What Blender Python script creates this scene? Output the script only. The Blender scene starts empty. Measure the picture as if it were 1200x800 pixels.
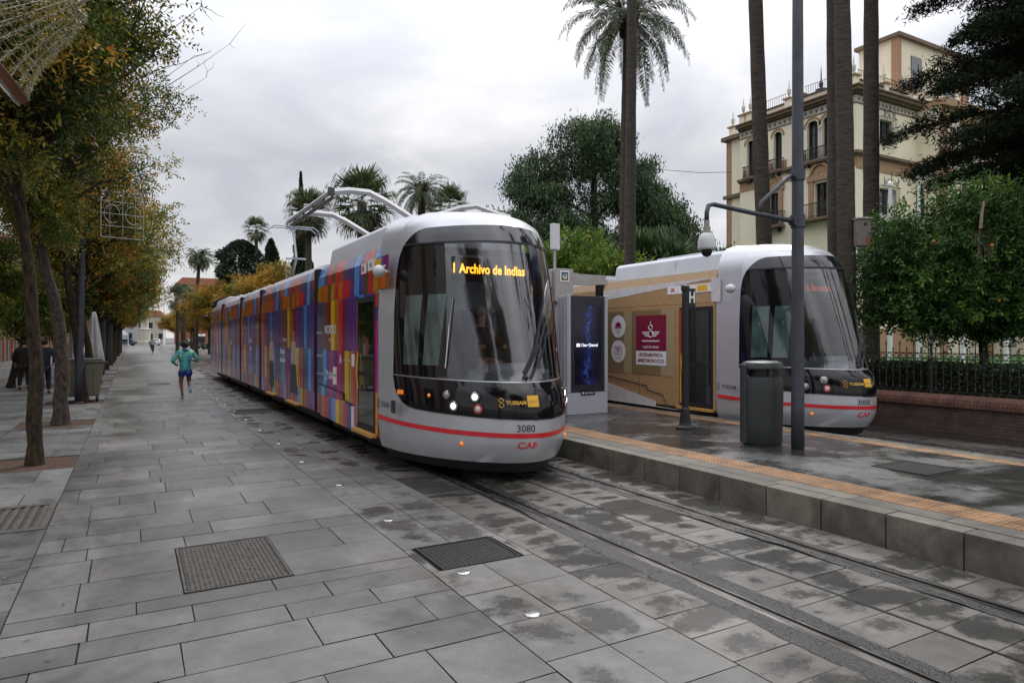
import bpy, bmesh, math, random
import numpy as np
from mathutils import Vector, Matrix
random.seed(7); rng = np.random.default_rng(7)
scene = bpy.context.scene
COL = scene.collection
R = math.radians

# ------------------------------------------------------------------ camera
YAW = math.atan(445/790.0)
cam_d = bpy.data.cameras.new('camera'); cam = bpy.data.objects.new('camera', cam_d); COL.objects.link(cam)
cam.location = (0, 0, 1.85); cam.rotation_euler = (R(90), 0, -YAW)
cam_d.sensor_width = 36.0; cam_d.lens = 36*790/1200.0; cam_d.shift_y = -5/1200.0
cam_d.clip_start = 0.05; cam_d.clip_end = 2000
scene.camera = cam

# ------------------------------------------------------------------ sky
world = bpy.data.worlds.new('World'); scene.world = world; world.use_nodes = True
nt = world.node_tree; nt.nodes.clear()
def WN(t, **k):
    n = nt.nodes.new(t)
    for a, b in k.items(): setattr(n, a, b)
    return n
SUN_EL, SUN_AZ = R(48), R(48)          # azimuth measured from +Y towards +X
tc = WN('ShaderNodeTexCoord'); sep = WN('ShaderNodeSeparateXYZ'); nt.links.new(tc.outputs['Generated'], sep.inputs[0])
zc = WN('ShaderNodeMath', operation='MAXIMUM'); zc.inputs[1].default_value = 0.0; nt.links.new(sep.outputs[2], zc.inputs[0])
za = WN('ShaderNodeMath', operation='ADD'); za.inputs[1].default_value = 0.22; nt.links.new(zc.outputs[0], za.inputs[0])
dv = []
for i in (0, 1):
    d = WN('ShaderNodeMath', operation='DIVIDE'); nt.links.new(sep.outputs[i], d.inputs[0]); nt.links.new(za.outputs[0], d.inputs[1]); dv.append(d)
cmb = WN('ShaderNodeCombineXYZ'); nt.links.new(dv[0].outputs[0], cmb.inputs[0]); nt.links.new(dv[1].outputs[0], cmb.inputs[1])
n1 = WN('ShaderNodeTexNoise'); n1.inputs['Scale'].default_value = 1.9; n1.inputs['Detail'].default_value = 9; n1.inputs['Roughness'].default_value = 0.55; n1.inputs['Distortion'].default_value = 0.5
nt.links.new(cmb.outputs[0], n1.inputs['Vector'])
n2 = WN('ShaderNodeTexNoise'); n2.inputs['Scale'].default_value = 0.42; n2.inputs['Detail'].default_value = 3
nt.links.new(cmb.outputs[0], n2.inputs['Vector'])
ad = WN('ShaderNodeMath', operation='ADD'); nt.links.new(n1.outputs['Fac'], ad.inputs[0]); nt.links.new(n2.outputs['Fac'], ad.inputs[1])
# bright thin patch of cloud where the sun sits behind the overcast
sd = Vector((math.sin(SUN_AZ)*math.cos(R(27)), math.cos(SUN_AZ)*math.cos(R(27)), math.sin(R(27))))
dot = WN('ShaderNodeVectorMath', operation='DOT_PRODUCT'); dot.inputs[1].default_value = sd; nt.links.new(tc.outputs['Generated'], dot.inputs[0])
mr = WN('ShaderNodeMapRange'); mr.inputs['From Min'].default_value = 0.80; mr.inputs['From Max'].default_value = 1.0; mr.inputs['To Min'].default_value = 0; mr.inputs['To Max'].default_value = 0.10
nt.links.new(dot.outputs['Value'], mr.inputs['Value'])
ad2 = WN('ShaderNodeMath', operation='ADD'); nt.links.new(ad.outputs[0], ad2.inputs[0]); nt.links.new(mr.outputs[0], ad2.inputs[1])
hf = WN('ShaderNodeMath', operation='MULTIPLY'); hf.inputs[1].default_value = 0.5; nt.links.new(ad2.outputs[0], hf.inputs[0])
cr = WN('ShaderNodeValToRGB'); el = cr.color_ramp.elements
el[0].position = 0.41; el[0].color = (0.36, 0.375, 0.42, 1)
el[1].position = 0.66; el[1].color = (0.66, 0.655, 0.655, 1)
for p, c in ((0.48, (0.42, 0.43, 0.465)), (0.535, (0.475, 0.48, 0.505)), (0.59, (0.55, 0.55, 0.565))):
    e = el.new(p); e.color = (*c, 1)
nt.links.new(hf.outputs[0], cr.inputs[0])
# warm band of clearer light low over the horizon
hr = WN('ShaderNodeMapRange'); hr.inputs['From Min'].default_value = 0.0; hr.inputs['From Max'].default_value = 0.16; hr.inputs['To Min'].default_value = 0.6; hr.inputs['To Max'].default_value = 0
nt.links.new(zc.outputs[0], hr.inputs['Value'])
mx = WN('ShaderNodeMixRGB'); mx.inputs[2].default_value = (0.60, 0.57, 0.545, 1); nt.links.new(hr.outputs[0], mx.inputs[0]); nt.links.new(cr.outputs[0], mx.inputs[1])
sky = WN('ShaderNodeTexSky', sky_type='NISHITA', sun_disc=False, sun_elevation=SUN_EL, sun_rotation=SUN_AZ)
sks = WN('ShaderNodeVectorMath', operation='SCALE'); sks.inputs['Scale'].default_value = 0.08; nt.links.new(sky.outputs[0], sks.inputs[0])
mx2 = WN('ShaderNodeMixRGB'); mx2.inputs[0].default_value = 0.93; nt.links.new(sks.outputs[0], mx2.inputs[1]); 
# overcast skies are brighter towards the zenith
zr = WN('ShaderNodeMapRange'); zr.inputs['From Min'].default_value = 0.25; zr.inputs['From Max'].default_value = 1.0; zr.inputs['To Min'].default_value = 1.0; zr.inputs['To Max'].default_value = 3.9
nt.links.new(zc.outputs[0], zr.inputs['Value']); zs = WN('ShaderNodeVectorMath', operation='SCALE'); nt.links.new(mx.outputs[0], zs.inputs[0]); nt.links.new(zr.outputs[0], zs.inputs['Scale']); nt.links.new(zs.outputs[0], mx2.inputs[2])
bg = WN('ShaderNodeBackground'); bg.inputs[1].default_value = 1.0; nt.links.new(mx2.outputs[0], bg.inputs[0])
wo = WN('ShaderNodeOutputWorld'); nt.links.new(bg.outputs[0], wo.inputs[0])

# ------------------------------------------------------------------ veiled sun
sl = bpy.data.lights.new('sun', 'SUN'); sl.energy = 1.4; sl.angle = R(18); sl.color = (1, 0.96, 0.9)
so = bpy.data.objects.new('sun', sl); COL.objects.link(so)
sdir = Vector((math.sin(SUN_AZ)*math.cos(SUN_EL), math.cos(SUN_AZ)*math.cos(SUN_EL), math.sin(SUN_EL)))
so.rotation_euler = (-sdir).to_track_quat('-Z', 'Y').to_euler(); so.location = (0, 0, 40)
vs = scene.view_settings; vs.view_transform = 'Standard'; vs.look = 'None'; vs.exposure = 0.50; vs.gamma = 1; vs.use_curve_mapping = False
scene.cycles.max_bounces = 8; scene.cycles.transparent_max_bounces = 16
scene.cycles.use_denoising = True

# ------------------------------------------------------------------ materials
def lk(t, a, b): t.links.new(a, b)
def mat(name, col, rough=0.6, metal=0.0, var=0.12, scale=6.0, bump=0.0, bscale=60.0, coat=0.0, rvar=0.0, emit=None, estr=1.0, spec=0.5, stretch=None, col2=None):
    m = bpy.data.materials.new(name); m.use_nodes = True; t = m.node_tree
    b = t.nodes['Principled BSDF']
    b.inputs['Roughness'].default_value = rough; b.inputs['Metallic'].default_value = metal
    b.inputs['Coat Weight'].default_value = coat; b.inputs['Coat Roughness'].default_value = 0.04
    b.inputs['Specular IOR Level'].default_value = spec
    c = t.nodes.new('ShaderNodeTexCoord')
    src = c.outputs['Object']
    if stretch:
        mp = t.nodes.new('ShaderNodeMapping'); mp.inputs['Scale'].default_value = stretch; lk(t, src, mp.inputs[0]); src = mp.outputs[0]
    n = t.nodes.new('ShaderNodeTexNoise'); n.inputs['Scale'].default_value = scale; n.inputs['Detail'].default_value = 6; n.inputs['Roughness'].default_value = 0.6
    lk(t, src, n.inputs['Vector'])
    r = t.nodes.new('ShaderNodeValToRGB'); e = r.color_ramp.elements
    e[0].position = 0.3; e[1].position = 0.7
    c2 = col2 if col2 else tuple(min(1, x*(1+var)) for x in col)
    e[0].color = (*[x*(1-var) for x in col], 1); e[1].color = (*c2, 1)
    lk(t, n.outputs['Fac'], r.inputs[0]); lk(t, r.outputs[0], b.inputs['Base Color'])
    if rvar:
        mr_ = t.nodes.new('ShaderNodeMapRange'); mr_.inputs['To Min'].default_value = max(0.02, rough-rvar); mr_.inputs['To Max'].default_value = min(1, rough+rvar)
        mr_.inputs['From Min'].default_value = .3; mr_.inputs['From Max'].default_value = .7
        lk(t, n.outputs['Fac'], mr_.inputs['Value']); lk(t, mr_.outputs[0], b.inputs['Roughness'])
    if bump:
        n2_ = t.nodes.new('ShaderNodeTexNoise'); n2_.inputs['Scale'].default_value = bscale; n2_.inputs['Detail'].default_value = 4; lk(t, src, n2_.inputs['Vector'])
        bp = t.nodes.new('ShaderNodeBump'); bp.inputs['Strength'].default_value = bump; bp.inputs['Distance'].default_value = 0.02
        lk(t, n2_.outputs['Fac'], bp.inputs['Height']); lk(t, bp.outputs[0], b.inputs['Normal'])
    if emit:
        b.inputs['Emission Color'].default_value = (*emit, 1); b.inputs['Emission Strength'].default_value = estr
    return m

def leaf_mat(name, rough=0.55, trans=0.35):
    m = bpy.data.materials.new(name); m.use_nodes = True; t = m.node_tree; t.nodes.clear()
    a = t.nodes.new('ShaderNodeAttribute'); a.attribute_name = 'col'
    p = t.nodes.new('ShaderNodeBsdfPrincipled'); p.inputs['Roughness'].default_value = rough; p.inputs['Specular IOR Level'].default_value = 0.35
    tr = t.nodes.new('ShaderNodeBsdfTranslucent'); mixn = t.nodes.new('ShaderNodeMixShader'); mixn.inputs[0].default_value = trans
    o = t.nodes.new('ShaderNodeOutputMaterial')
    lk(t, a.outputs['Color'], p.inputs['Base Color']); lk(t, a.outputs['Color'], tr.inputs[0])
    lk(t, p.outputs[0], mixn.inputs[1]); lk(t, tr.outputs[0], mixn.inputs[2]); lk(t, mixn.outputs[0], o.inputs[0])
    return m

def glass_mat(name, tint, ior=1.5, rough=0.02, refl=1.0):
    m = bpy.data.materials.new(name); m.use_nodes = True; t = m.node_tree; t.nodes.clear()
    tr = t.nodes.new('ShaderNodeBsdfTransparent'); tr.inputs[0].default_value = (*tint, 1)
    g = t.nodes.new('ShaderNodeBsdfGlossy'); g.inputs['Roughness'].default_value = rough; g.inputs[0].default_value = (refl, refl, refl, 1)
    fr = t.nodes.new('ShaderNodeFresnel'); fr.inputs[0].default_value = ior
    c = t.nodes.new('ShaderNodeTexCoord'); nz = t.nodes.new('ShaderNodeTexNoise'); nz.inputs['Scale'].default_value = 1.4; nz.inputs['Detail'].default_value = 1
    lk(t, c.outputs['Object'], nz.inputs['Vector'])
    bp = t.nodes.new('ShaderNodeBump'); bp.inputs['Strength'].default_value = 0.12; bp.inputs['Distance'].default_value = 0.05; lk(t, nz.outputs['Fac'], bp.inputs['Height'])
    lk(t, bp.outputs[0], g.inputs['Normal']); lk(t, bp.outputs[0], fr.inputs['Normal'])
    mixn = t.nodes.new('ShaderNodeMixShader'); o = t.nodes.new('ShaderNodeOutputMaterial')
    lk(t, fr.outputs[0], mixn.inputs[0]); lk(t, tr.outputs[0], mixn.inputs[1]); lk(t, g.outputs[0], mixn.inputs[2]); lk(t, mixn.outputs[0], o.inputs[0])
    return m

def stone_mat(name, dry, wet, wetness=0.5, wscale=0.9, pattern='noise', rdry=0.55, rwet=0.16, grime=(0.1, 0.085, 0.06)):
    """granite slab: per-slab tone (face attribute 'tone'), speckle, damp patches that are darker and glossier"""
    m = bpy.data.materials.new(name); m.use_nodes = True; t = m.node_tree; N = t.nodes; b = N['Principled BSDF']
    geo = N.new('ShaderNodeNewGeometry'); P = geo.outputs['Position']
    at = N.new('ShaderNodeAttribute'); at.attribute_name = 'tone'
    sp = N.new('ShaderNodeTexNoise'); sp.inputs['Scale'].default_value = 170; sp.inputs['Detail'].default_value = 2; lk(t, P, sp.inputs['Vector'])
    bigm = N.new('ShaderNodeTexNoise'); bigm.inputs['Scale'].default_value = wscale; bigm.inputs['Detail'].default_value = 7; bigm.inputs['Roughness'].default_value = 0.62; bigm.inputs['Distortion'].default_value = 0.6
    if pattern == 'stretch':
        mp = N.new('ShaderNodeMapping'); mp.inputs['Scale'].default_value = (1, .35, 1); lk(t, P, mp.inputs[0]); lk(t, mp.outputs[0], bigm.inputs['Vector'])
    else: lk(t, P, bigm.inputs['Vector'])
    med = N.new('ShaderNodeTexNoise'); med.inputs['Scale'].default_value = 5; med.inputs['Detail'].default_value = 8; med.inputs['Roughness'].default_value = .7; lk(t, P, med.inputs['Vector'])
    if pattern == 'slab':      # damp centre of every slab: UV distance from the slab centre, ragged by noise
        uv = N.new('ShaderNodeUVMap'); uv.uv_map = 'UVMap'
        ln = N.new('ShaderNodeVectorMath'); ln.operation = 'LENGTH'; lk(t, uv.outputs[0], ln.inputs[0])
        lnm = N.new('ShaderNodeMath'); lnm.operation = 'MULTIPLY'; lnm.inputs[1].default_value = .45; lk(t, ln.outputs['Value'], lnm.inputs[0])
        a1 = N.new('ShaderNodeMath'); a1.operation = 'MULTIPLY_ADD'; a1.inputs[1].default_value = 1.3; lk(t, med.outputs['Fac'], a1.inputs[0]); lk(t, lnm.outputs[0], a1.inputs[2])
        a2 = N.new('ShaderNodeMath'); a2.operation = 'MULTIPLY_ADD'; a2.inputs[1].default_value = -2.6; lk(t, bigm.outputs['Fac'], a2.inputs[0]); lk(t, a1.outputs[0], a2.inputs[2])
        a3 = N.new('ShaderNodeMath'); a3.operation = 'MULTIPLY_ADD'; a3.inputs[1].default_value = -0.5; lk(t, at.outputs['Fac'], a3.inputs[0]); lk(t, a2.outputs[0], a3.inputs[2])
        wr = N.new('ShaderNodeMapRange'); wr.inputs['From Min'].default_value = wetness+.17; wr.inputs['From Max'].default_value = wetness-.13; lk(t, a3.outputs[0], wr.inputs['Value'])
    else:
        a2 = N.new('ShaderNodeMath'); a2.operation = 'MULTIPLY_ADD'; a2.inputs[1].default_value = 0.35; lk(t, med.outputs['Fac'], a2.inputs[0]); lk(t, bigm.outputs['Fac'], a2.inputs[2])
        wr = N.new('ShaderNodeMapRange'); wr.inputs['From Min'].default_value = 0.72-wetness*.2-.05; wr.inputs['From Max'].default_value = 0.72-wetness*.2+.10; lk(t, a2.outputs[0], wr.inputs['Value'])
    # dry colour = dry * tone * speckle
    tn = N.new('ShaderNodeMapRange'); tn.inputs['To Min'].default_value = 0.74; tn.inputs['To Max'].default_value = 1.22; lk(t, at.outputs['Fac'], tn.inputs['Value'])
    sm = N.new('ShaderNodeMapRange'); sm.inputs['From Min'].default_value = .3; sm.inputs['From Max'].default_value = .7; sm.inputs['To Min'].default_value = 0.72; sm.inputs['To Max'].default_value = 1.28; lk(t, sp.outputs['Fac'], sm.inputs['Value'])
    mm = N.new('ShaderNodeMath'); mm.operation = 'MULTIPLY'; lk(t, tn.outputs[0], mm.inputs[0]); lk(t, sm.outputs[0], mm.inputs[1])
    md = N.new('ShaderNodeMapRange'); md.inputs['From Min'].default_value = .3; md.inputs['From Max'].default_value = .7; md.inputs['To Min'].default_value = 0.8; md.inputs['To Max'].default_value = 1.15; lk(t, med.outputs['Fac'], md.inputs['Value'])
    mm2 = N.new('ShaderNodeMath'); mm2.operation = 'MULTIPLY'; lk(t, mm.outputs[0], mm2.inputs[0]); lk(t, md.outputs[0], mm2.inputs[1])
    mc = N.new('ShaderNodeMixRGB'); mc.inputs[1].default_value = (*dry, 1); mc.inputs[2].default_value = (*wet, 1); lk(t, wr.outputs[0], mc.inputs[0])
    # rusty brown grime in places
    gz = N.new('ShaderNodeTexNoise'); gz.inputs['Scale'].default_value = 0.55; gz.inputs['Detail'].default_value = 8; gz.inputs['Roughness'].default_value = .7
    mp2 = N.new('ShaderNodeMapping'); mp2.inputs['Location'].default_value = (31, 7, 3); lk(t, P, mp2.inputs[0]); lk(t, mp2.outputs[0], gz.inputs['Vector'])
    gr = N.new('ShaderNodeMapRange'); gr.inputs['From Min'].default_value = .55; gr.inputs['From Max'].default_value = .75; gr.inputs['To Max'].default_value = .6; lk(t, gz.outputs['Fac'], gr.inputs['Value'])
    mg = N.new('ShaderNodeMixRGB'); mg.inputs[2].default_value = (*grime, 1); lk(t, gr.outputs[0], mg.inputs[0]); lk(t, mc.outputs[0], mg.inputs[1])
    sc = N.new('ShaderNodeVectorMath'); sc.operation = 'SCALE'; lk(t, mg.outputs[0], sc.inputs[0]); lk(t, mm2.outputs[0], sc.inputs['Scale'])
    # old gum, drips and grit: small dark and pale specks
    vo = N.new('ShaderNodeTexVoronoi'); vo.inputs['Scale'].default_value = 3.2; vo.inputs['Randomness'].default_value = 1; lk(t, P, vo.inputs['Vector'])
    vr = N.new('ShaderNodeMapRange'); vr.inputs['From Min'].default_value = .045; vr.inputs['From Max'].default_value = .075; vr.inputs['To Min'].default_value = .55; vr.inputs['To Max'].default_value = 1; lk(t, vo.outputs['Distance'], vr.inputs['Value'])
    vo2 = N.new('ShaderNodeTexVoronoi'); vo2.inputs['Scale'].default_value = 11; lk(t, P, vo2.inputs['Vector'])
    vr2 = N.new('ShaderNodeMapRange'); vr2.inputs['From Min'].default_value = .05; vr2.inputs['From Max'].default_value = .09; vr2.inputs['To Min'].default_value = 1.28; vr2.inputs['To Max'].default_value = 1; lk(t, vo2.outputs['Distance'], vr2.inputs['Value'])
    vm = N.new('ShaderNodeMath'); vm.operation = 'MULTIPLY'; lk(t, vr.outputs[0], vm.inputs[0]); lk(t, vr2.outputs[0], vm.inputs[1])
    st = N.new('ShaderNodeTexNoise'); st.inputs['Scale'].default_value = 1.7; st.inputs['Detail'].default_value = 10; st.inputs['Roughness'].default_value = .75; mp3 = N.new('ShaderNodeMapping'); mp3.inputs['Location'].default_value = (3, 17, 9); lk(t, P, mp3.inputs[0]); lk(t, mp3.outputs[0], st.inputs['Vector'])
    sr = N.new('ShaderNodeMapRange'); sr.inputs['From Min'].default_value = .36; sr.inputs['From Max'].default_value = .62; sr.inputs['To Min'].default_value = .70; sr.inputs['To Max'].default_value = 1.12; lk(t, st.outputs['Fac'], sr.inputs['Value'])
    vm2 = N.new('ShaderNodeMath'); vm2.operation = 'MULTIPLY'; lk(t, vm.outputs[0], vm2.inputs[0]); lk(t, sr.outputs[0], vm2.inputs[1])
    sc2 = N.new('ShaderNodeVectorMath'); sc2.operation = 'SCALE'; lk(t, sc.outputs[0], sc2.inputs[0]); lk(t, vm2.outputs[0], sc2.inputs['Scale'])
    lk(t, sc2.outputs[0], b.inputs['Base Color'])
    rr = N.new('ShaderNodeMapRange'); rr.inputs['To Min'].default_value = rdry; rr.inputs['To Max'].default_value = rwet; lk(t, wr.outputs[0], rr.inputs['Value'])
    lk(t, rr.outputs[0], b.inputs['Roughness'])
    bp = N.new('ShaderNodeBump'); bp.inputs['Strength'].default_value = 0.25; bp.inputs['Distance'].default_value = 0.004; lk(t, sp.outputs['Fac'], bp.inputs['Height'])
    bp2 = N.new('ShaderNodeBump'); bp2.inputs['Strength'].default_value = 0.3; bp2.inputs['Distance'].default_value = 0.01; lk(t, med.outputs['Fac'], bp2.inputs['Height']); lk(t, bp.outputs[0], bp2.inputs['Normal'])
    lk(t, bp2.outputs[0], b.inputs['Normal'])
    return m

def brick_mat(name, c1, c2, mortar, scale=1.0, bw=0.25, bh=0.06, axis='xz', msize=0.012):
    m = bpy.data.materials.new(name); m.use_nodes = True; t = m.node_tree; N = t.nodes; b = N['Principled BSDF']; b.inputs['Roughness'].default_value = .85
    geo = N.new('ShaderNodeNewGeometry'); s = N.new('ShaderNodeSeparateXYZ'); lk(t, geo.outputs['Position'], s.inputs[0])
    ad_ = N.new('ShaderNodeMath'); ad_.operation = 'ADD'; lk(t, s.outputs[0], ad_.inputs[0]); lk(t, s.outputs[1], ad_.inputs[1])
    cb = N.new('ShaderNodeCombineXYZ'); lk(t, ad_.outputs[0], cb.inputs[0]); lk(t, s.outputs[2], cb.inputs[1])
    br = N.new('ShaderNodeTexBrick'); br.inputs['Scale'].default_value = scale; br.inputs['Brick Width'].default_value = bw; br.inputs['Row Height'].default_value = bh
    br.inputs['Mortar Size'].default_value = msize; br.inputs['Mortar Smooth'].default_value = .3; br.inputs['Color1'].default_value = (*c1, 1); br.inputs['Color2'].default_value = (*c2, 1); br.inputs['Mortar'].default_value = (*mortar, 1)
    lk(t, cb.outputs[0], br.inputs['Vector'])
    n = N.new('ShaderNodeTexNoise'); n.inputs['Scale'].default_value = 3.5; n.inputs['Detail'].default_value = 8; n.inputs['Roughness'].default_value = .7; lk(t, geo.outputs['Position'], n.inputs['Vector'])
    mr_ = N.new('ShaderNodeMapRange'); mr_.inputs['From Min'].default_value = .3; mr_.inputs['From Max'].default_value = .7; mr_.inputs['To Min'].default_value = .45; mr_.inputs['To Max'].default_value = 1.35; lk(t, n.outputs['Fac'], mr_.inputs['Value'])
    sc = N.new('ShaderNodeVectorMath'); sc.operation = 'SCALE'; lk(t, br.outputs['Color'], sc.inputs[0]); lk(t, mr_.outputs[0], sc.inputs['Scale']); lk(t, sc.outputs[0], b.inputs['Base Color'])
    bp = N.new('ShaderNodeBump'); bp.inputs['Strength'].default_value = .5; bp.inputs['Distance'].default_value = .01; lk(t, br.outputs['Fac'], bp.inputs['Height']); bp.invert = True; lk(t, bp.outputs[0], b.inputs['Normal'])
    return m

# ------------------------------------------------------------------ mesh helpers
class MB:
    def __init__(s): s.v = []; s.f = []; s.m = []; s.t = None; s.uv = None
    def add(s, vs, fs, mi=0):
        o = len(s.v); s.v += [tuple(p) for p in vs]
        for f in fs: s.f.append(tuple(i+o for i in f)); s.m.append(mi)
        return s
    def box(s, a, b, mi=0, rot=0, piv=None):
        (x0, y0, z0), (x1, y1, z1) = a, b
        vs = [(x0,y0,z0),(x1,y0,z0),(x1,y1,z0),(x0,y1,z0),(x0,y0,z1),(x1,y0,z1),(x1,y1,z1),(x0,y1,z1)]
        if rot:
            px, py = piv if piv else ((x0+x1)/2, (y0+y1)/2); c_, s_ = math.cos(rot), math.sin(rot)
            vs = [(px+(x-px)*c_-(y-py)*s_, py+(x-px)*s_+(y-py)*c_, z) for x, y, z in vs]
        return s.add(vs, [(0,3,2,1),(4,5,6,7),(0,1,5,4),(1,2,6,5),(2,3,7,6),(3,0,4,7)], mi)
    def cbox(s, c, d, mi=0, rot=0):
        return s.box((c[0]-d[0]/2, c[1]-d[1]/2, c[2]-d[2]/2), (c[0]+d[0]/2, c[1]+d[1]/2, c[2]+d[2]/2), mi, rot)
    def quad(s, a, b, c, d, mi=0): return s.add([a, b, c, d], [(0,1,2,3)], mi)
    def tube(s, pts, r, n=8, mi=0, cap=True, sx=1.0):
        pts = [Vector(p) for p in pts]; k = len(pts)
        if not hasattr(r, '__len__'): r = [r]*k
        rings = []; up = None
        for i, p in enumerate(pts):
            t = (pts[min(i+1, k-1)]-pts[max(i-1, 0)]).normalized()
            if up is None:
                up = Vector((0, 0, 1)) if abs(t.z) < .9 else Vector((1, 0, 0))
            a = t.cross(up).normalized(); up = a.cross(t).normalized()
            rings.append([p + (a*math.cos(2*math.pi*j/n)*sx + up*math.sin(2*math.pi*j/n))*r[i] for j in range(n)])
        vs = [q for rg in rings for q in rg]
        fs = [(i*n+j, i*n+(j+1) % n, (i+1)*n+(j+1) % n, (i+1)*n+j) for i in range(k-1) for j in range(n)]
        if cap: fs += [tuple(range(n-1, -1, -1)), tuple((k-1)*n+j for j in range(n))]
        return s.add(vs, fs, mi)
    def cyl(s, p, q, r, n=12, mi=0): return s.tube([p, q], r, n, mi)
    def lathe(s, prof, c=(0,0,0), n=20, mi=0, sx=1, sy=1):
        k = len(prof); vs = [(c[0]+r*math.cos(2*math.pi*j/n)*sx, c[1]+r*math.sin(2*math.pi*j/n)*sy, c[2]+z) for r, z in prof for j in range(n)]
        fs = [(i*n+j, i*n+(j+1) % n, (i+1)*n+(j+1) % n, (i+1)*n+j) for i in range(k-1) for j in range(n)]
        fs += [tuple(range(n-1, -1, -1)), tuple((k-1)*n+j for j in range(n))]
        return s.add(vs, fs, mi)
    def sphere(s, c, r, n=10, mi=0, sc=(1,1,1)):
        prof = [(max(1e-4, math.sin(math.pi*i/n))*r, -math.cos(math.pi*i/n)*r*sc[2]) for i in range(n+1)]
        return s.lathe(prof, c, n*2 if n < 9 else 16, mi, sc[0], sc[1])
    def prism(s, poly, f0, f1, mi=0):
        n = len(poly); vs = [f0(p) for p in poly]+[f1(p) for p in poly]
        return s.add(vs, [tuple(range(n-1, -1, -1)), tuple(range(n, 2*n))]+[(i, (i+1) % n, n+(i+1) % n, n+i) for i in range(n)], mi)
    def build(s, name, mats, parent=None, loc=(0,0,0), smooth=False, bevel=0, autosm=None):
        me = bpy.data.meshes.new(name); me.from_pydata(s.v, [], s.f)
        for m in (mats if isinstance(mats, (list, tuple)) else [mats]): me.materials.append(m)
        if any(s.m): me.polygons.foreach_set('material_index', s.m)
        if s.t is not None:
            a = me.attributes.new('tone', 'FLOAT', 'FACE'); a.data.foreach_set('value', s.t)
        if s.uv is not None:
            u = me.uv_layers.new(name='UVMap'); u.data.foreach_set('uv', [c for q in s.uv for p in q for c in p])
        if smooth: me.polygons.foreach_set('use_smooth', [True]*len(me.polygons))
        me.update()
        if autosm is not None:
            me.polygons.foreach_set('use_smooth', [True]*len(me.polygons)); me.set_sharp_from_angle(angle=R(autosm))
        o = bpy.data.objects.new(name, me); COL.objects.link(o); o.location = loc
        if parent: o.parent = parent
        if bevel:
            b = o.modifiers.new('bevel', 'BEVEL'); b.width = bevel; b.segments = 2; b.limit_method = 'ANGLE'; b.angle_limit = R(40)
        return o

def tag(o, label, cat, group=None, kind=None):
    o['label'] = label; o['category'] = cat
    if group: o['group'] = group
    if kind: o['kind'] = kind
    return o
def struct(o): o['kind'] = 'structure'; return o
def thing(name, loc, label, cat, group=None, rz=0):
    o = bpy.data.objects.new(name, None); COL.objects.link(o); o.location = loc; o.rotation_euler = (0, 0, rz); o.empty_display_size = .2
    return tag(o, label, cat, group)
def copy_tree(o, parent=None):
    c = o.copy(); COL.objects.link(c)
    if parent: c.parent = parent
    for ch in list(o.children): copy_tree(ch, c)
    return c
def dup(o, loc, label, rz=None, group=None, scale=None):
    c = copy_tree(o); c.location = loc; c['label'] = label
    if rz is not None: c.rotation_euler = (0, 0, rz)
    if scale: c.scale = scale if hasattr(scale, '__len__') else (scale,)*3
    if group: c['group'] = group
    return c

_tx = {}
def text_geo(s, size=1.0, bold=0.0, spacing=1.0, center=True):
    k = (s, size, bold, spacing, center)
    if k in _tx: return _tx[k]
    cu = bpy.data.curves.new('t', 'FONT'); cu.body = s; cu.size = size; cu.resolution_u = 3; cu.offset = bold; cu.space_character = spacing
    if center: cu.align_x = 'CENTER'; cu.align_y = 'CENTER'
    ob = bpy.data.objects.new('t', cu); COL.objects.link(ob)
    dg = bpy.context.evaluated_depsgraph_get(); me = bpy.data.meshes.new_from_object(ob.evaluated_get(dg))
    vs = [tuple(v.co) for v in me.vertices]; fs = [tuple(p.vertices) for p in me.polygons]
    bpy.data.objects.remove(ob); bpy.data.curves.remove(cu); bpy.data.meshes.remove(me)
    _tx[k] = (vs, fs); return vs, fs
def put_text(mb, s, size, fn, bold=0.0, mi=0, spacing=1.0):
    vs, fs = text_geo(s, size, bold, spacing); mb.add([fn(v[0], v[1]) for v in vs], fs, mi)

# quads given as (N,4,3) array with a colour per quad -> one leafy mesh
def leaf_object(name, quads, cols, m, parent=None, loc=(0,0,0)):
    quads = np.asarray(quads, dtype=np.float32); n = len(quads)
    me = bpy.data.meshes.new(name); me.vertices.add(n*4); me.loops.add(n*4); me.polygons.add(n)
    me.vertices.foreach_set('co', quads.reshape(-1)); me.loops.foreach_set('vertex_index', np.arange(n*4, dtype=np.int32))
    me.polygons.foreach_set('loop_start', np.arange(n, dtype=np.int32)*4); me.polygons.foreach_set('loop_total', np.full(n, 4, dtype=np.int32))
    me.update(calc_edges=True)
    a = me.attributes.new('col', 'FLOAT_COLOR', 'FACE'); c = np.ones((n, 4), dtype=np.float32); c[:, :3] = cols; a.data.foreach_set('color', c.reshape(-1))
    me.materials.append(m)
    o = bpy.data.objects.new(name, me); COL.objects.link(o); o.location = loc
    if parent: o.parent = parent
    return o
def unit(a): return a/np.maximum(np.linalg.norm(a, axis=-1, keepdims=True), 1e-9)
def leaves(c, d, n, L, W):
    """rhombic leaves: centre c, long axis d, normal n, lengths L, widths W"""
    d = unit(d); s = unit(np.cross(d, n)); L = np.asarray(L).reshape(-1, 1); W = np.asarray(W).reshape(-1, 1)
    return np.stack([c-d*L/2, c+s*W/2-d*L*.05, c+d*L/2, c-s*W/2-d*L*.05], axis=1)
def pick(cols, n, p=None, jit=.25):
    cols = np.asarray(cols); i = rng.choice(len(cols), n, p=p)
    return np.clip(cols[i]*(1+rng.uniform(-jit, jit, (n, 1))), 0, 1)
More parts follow.
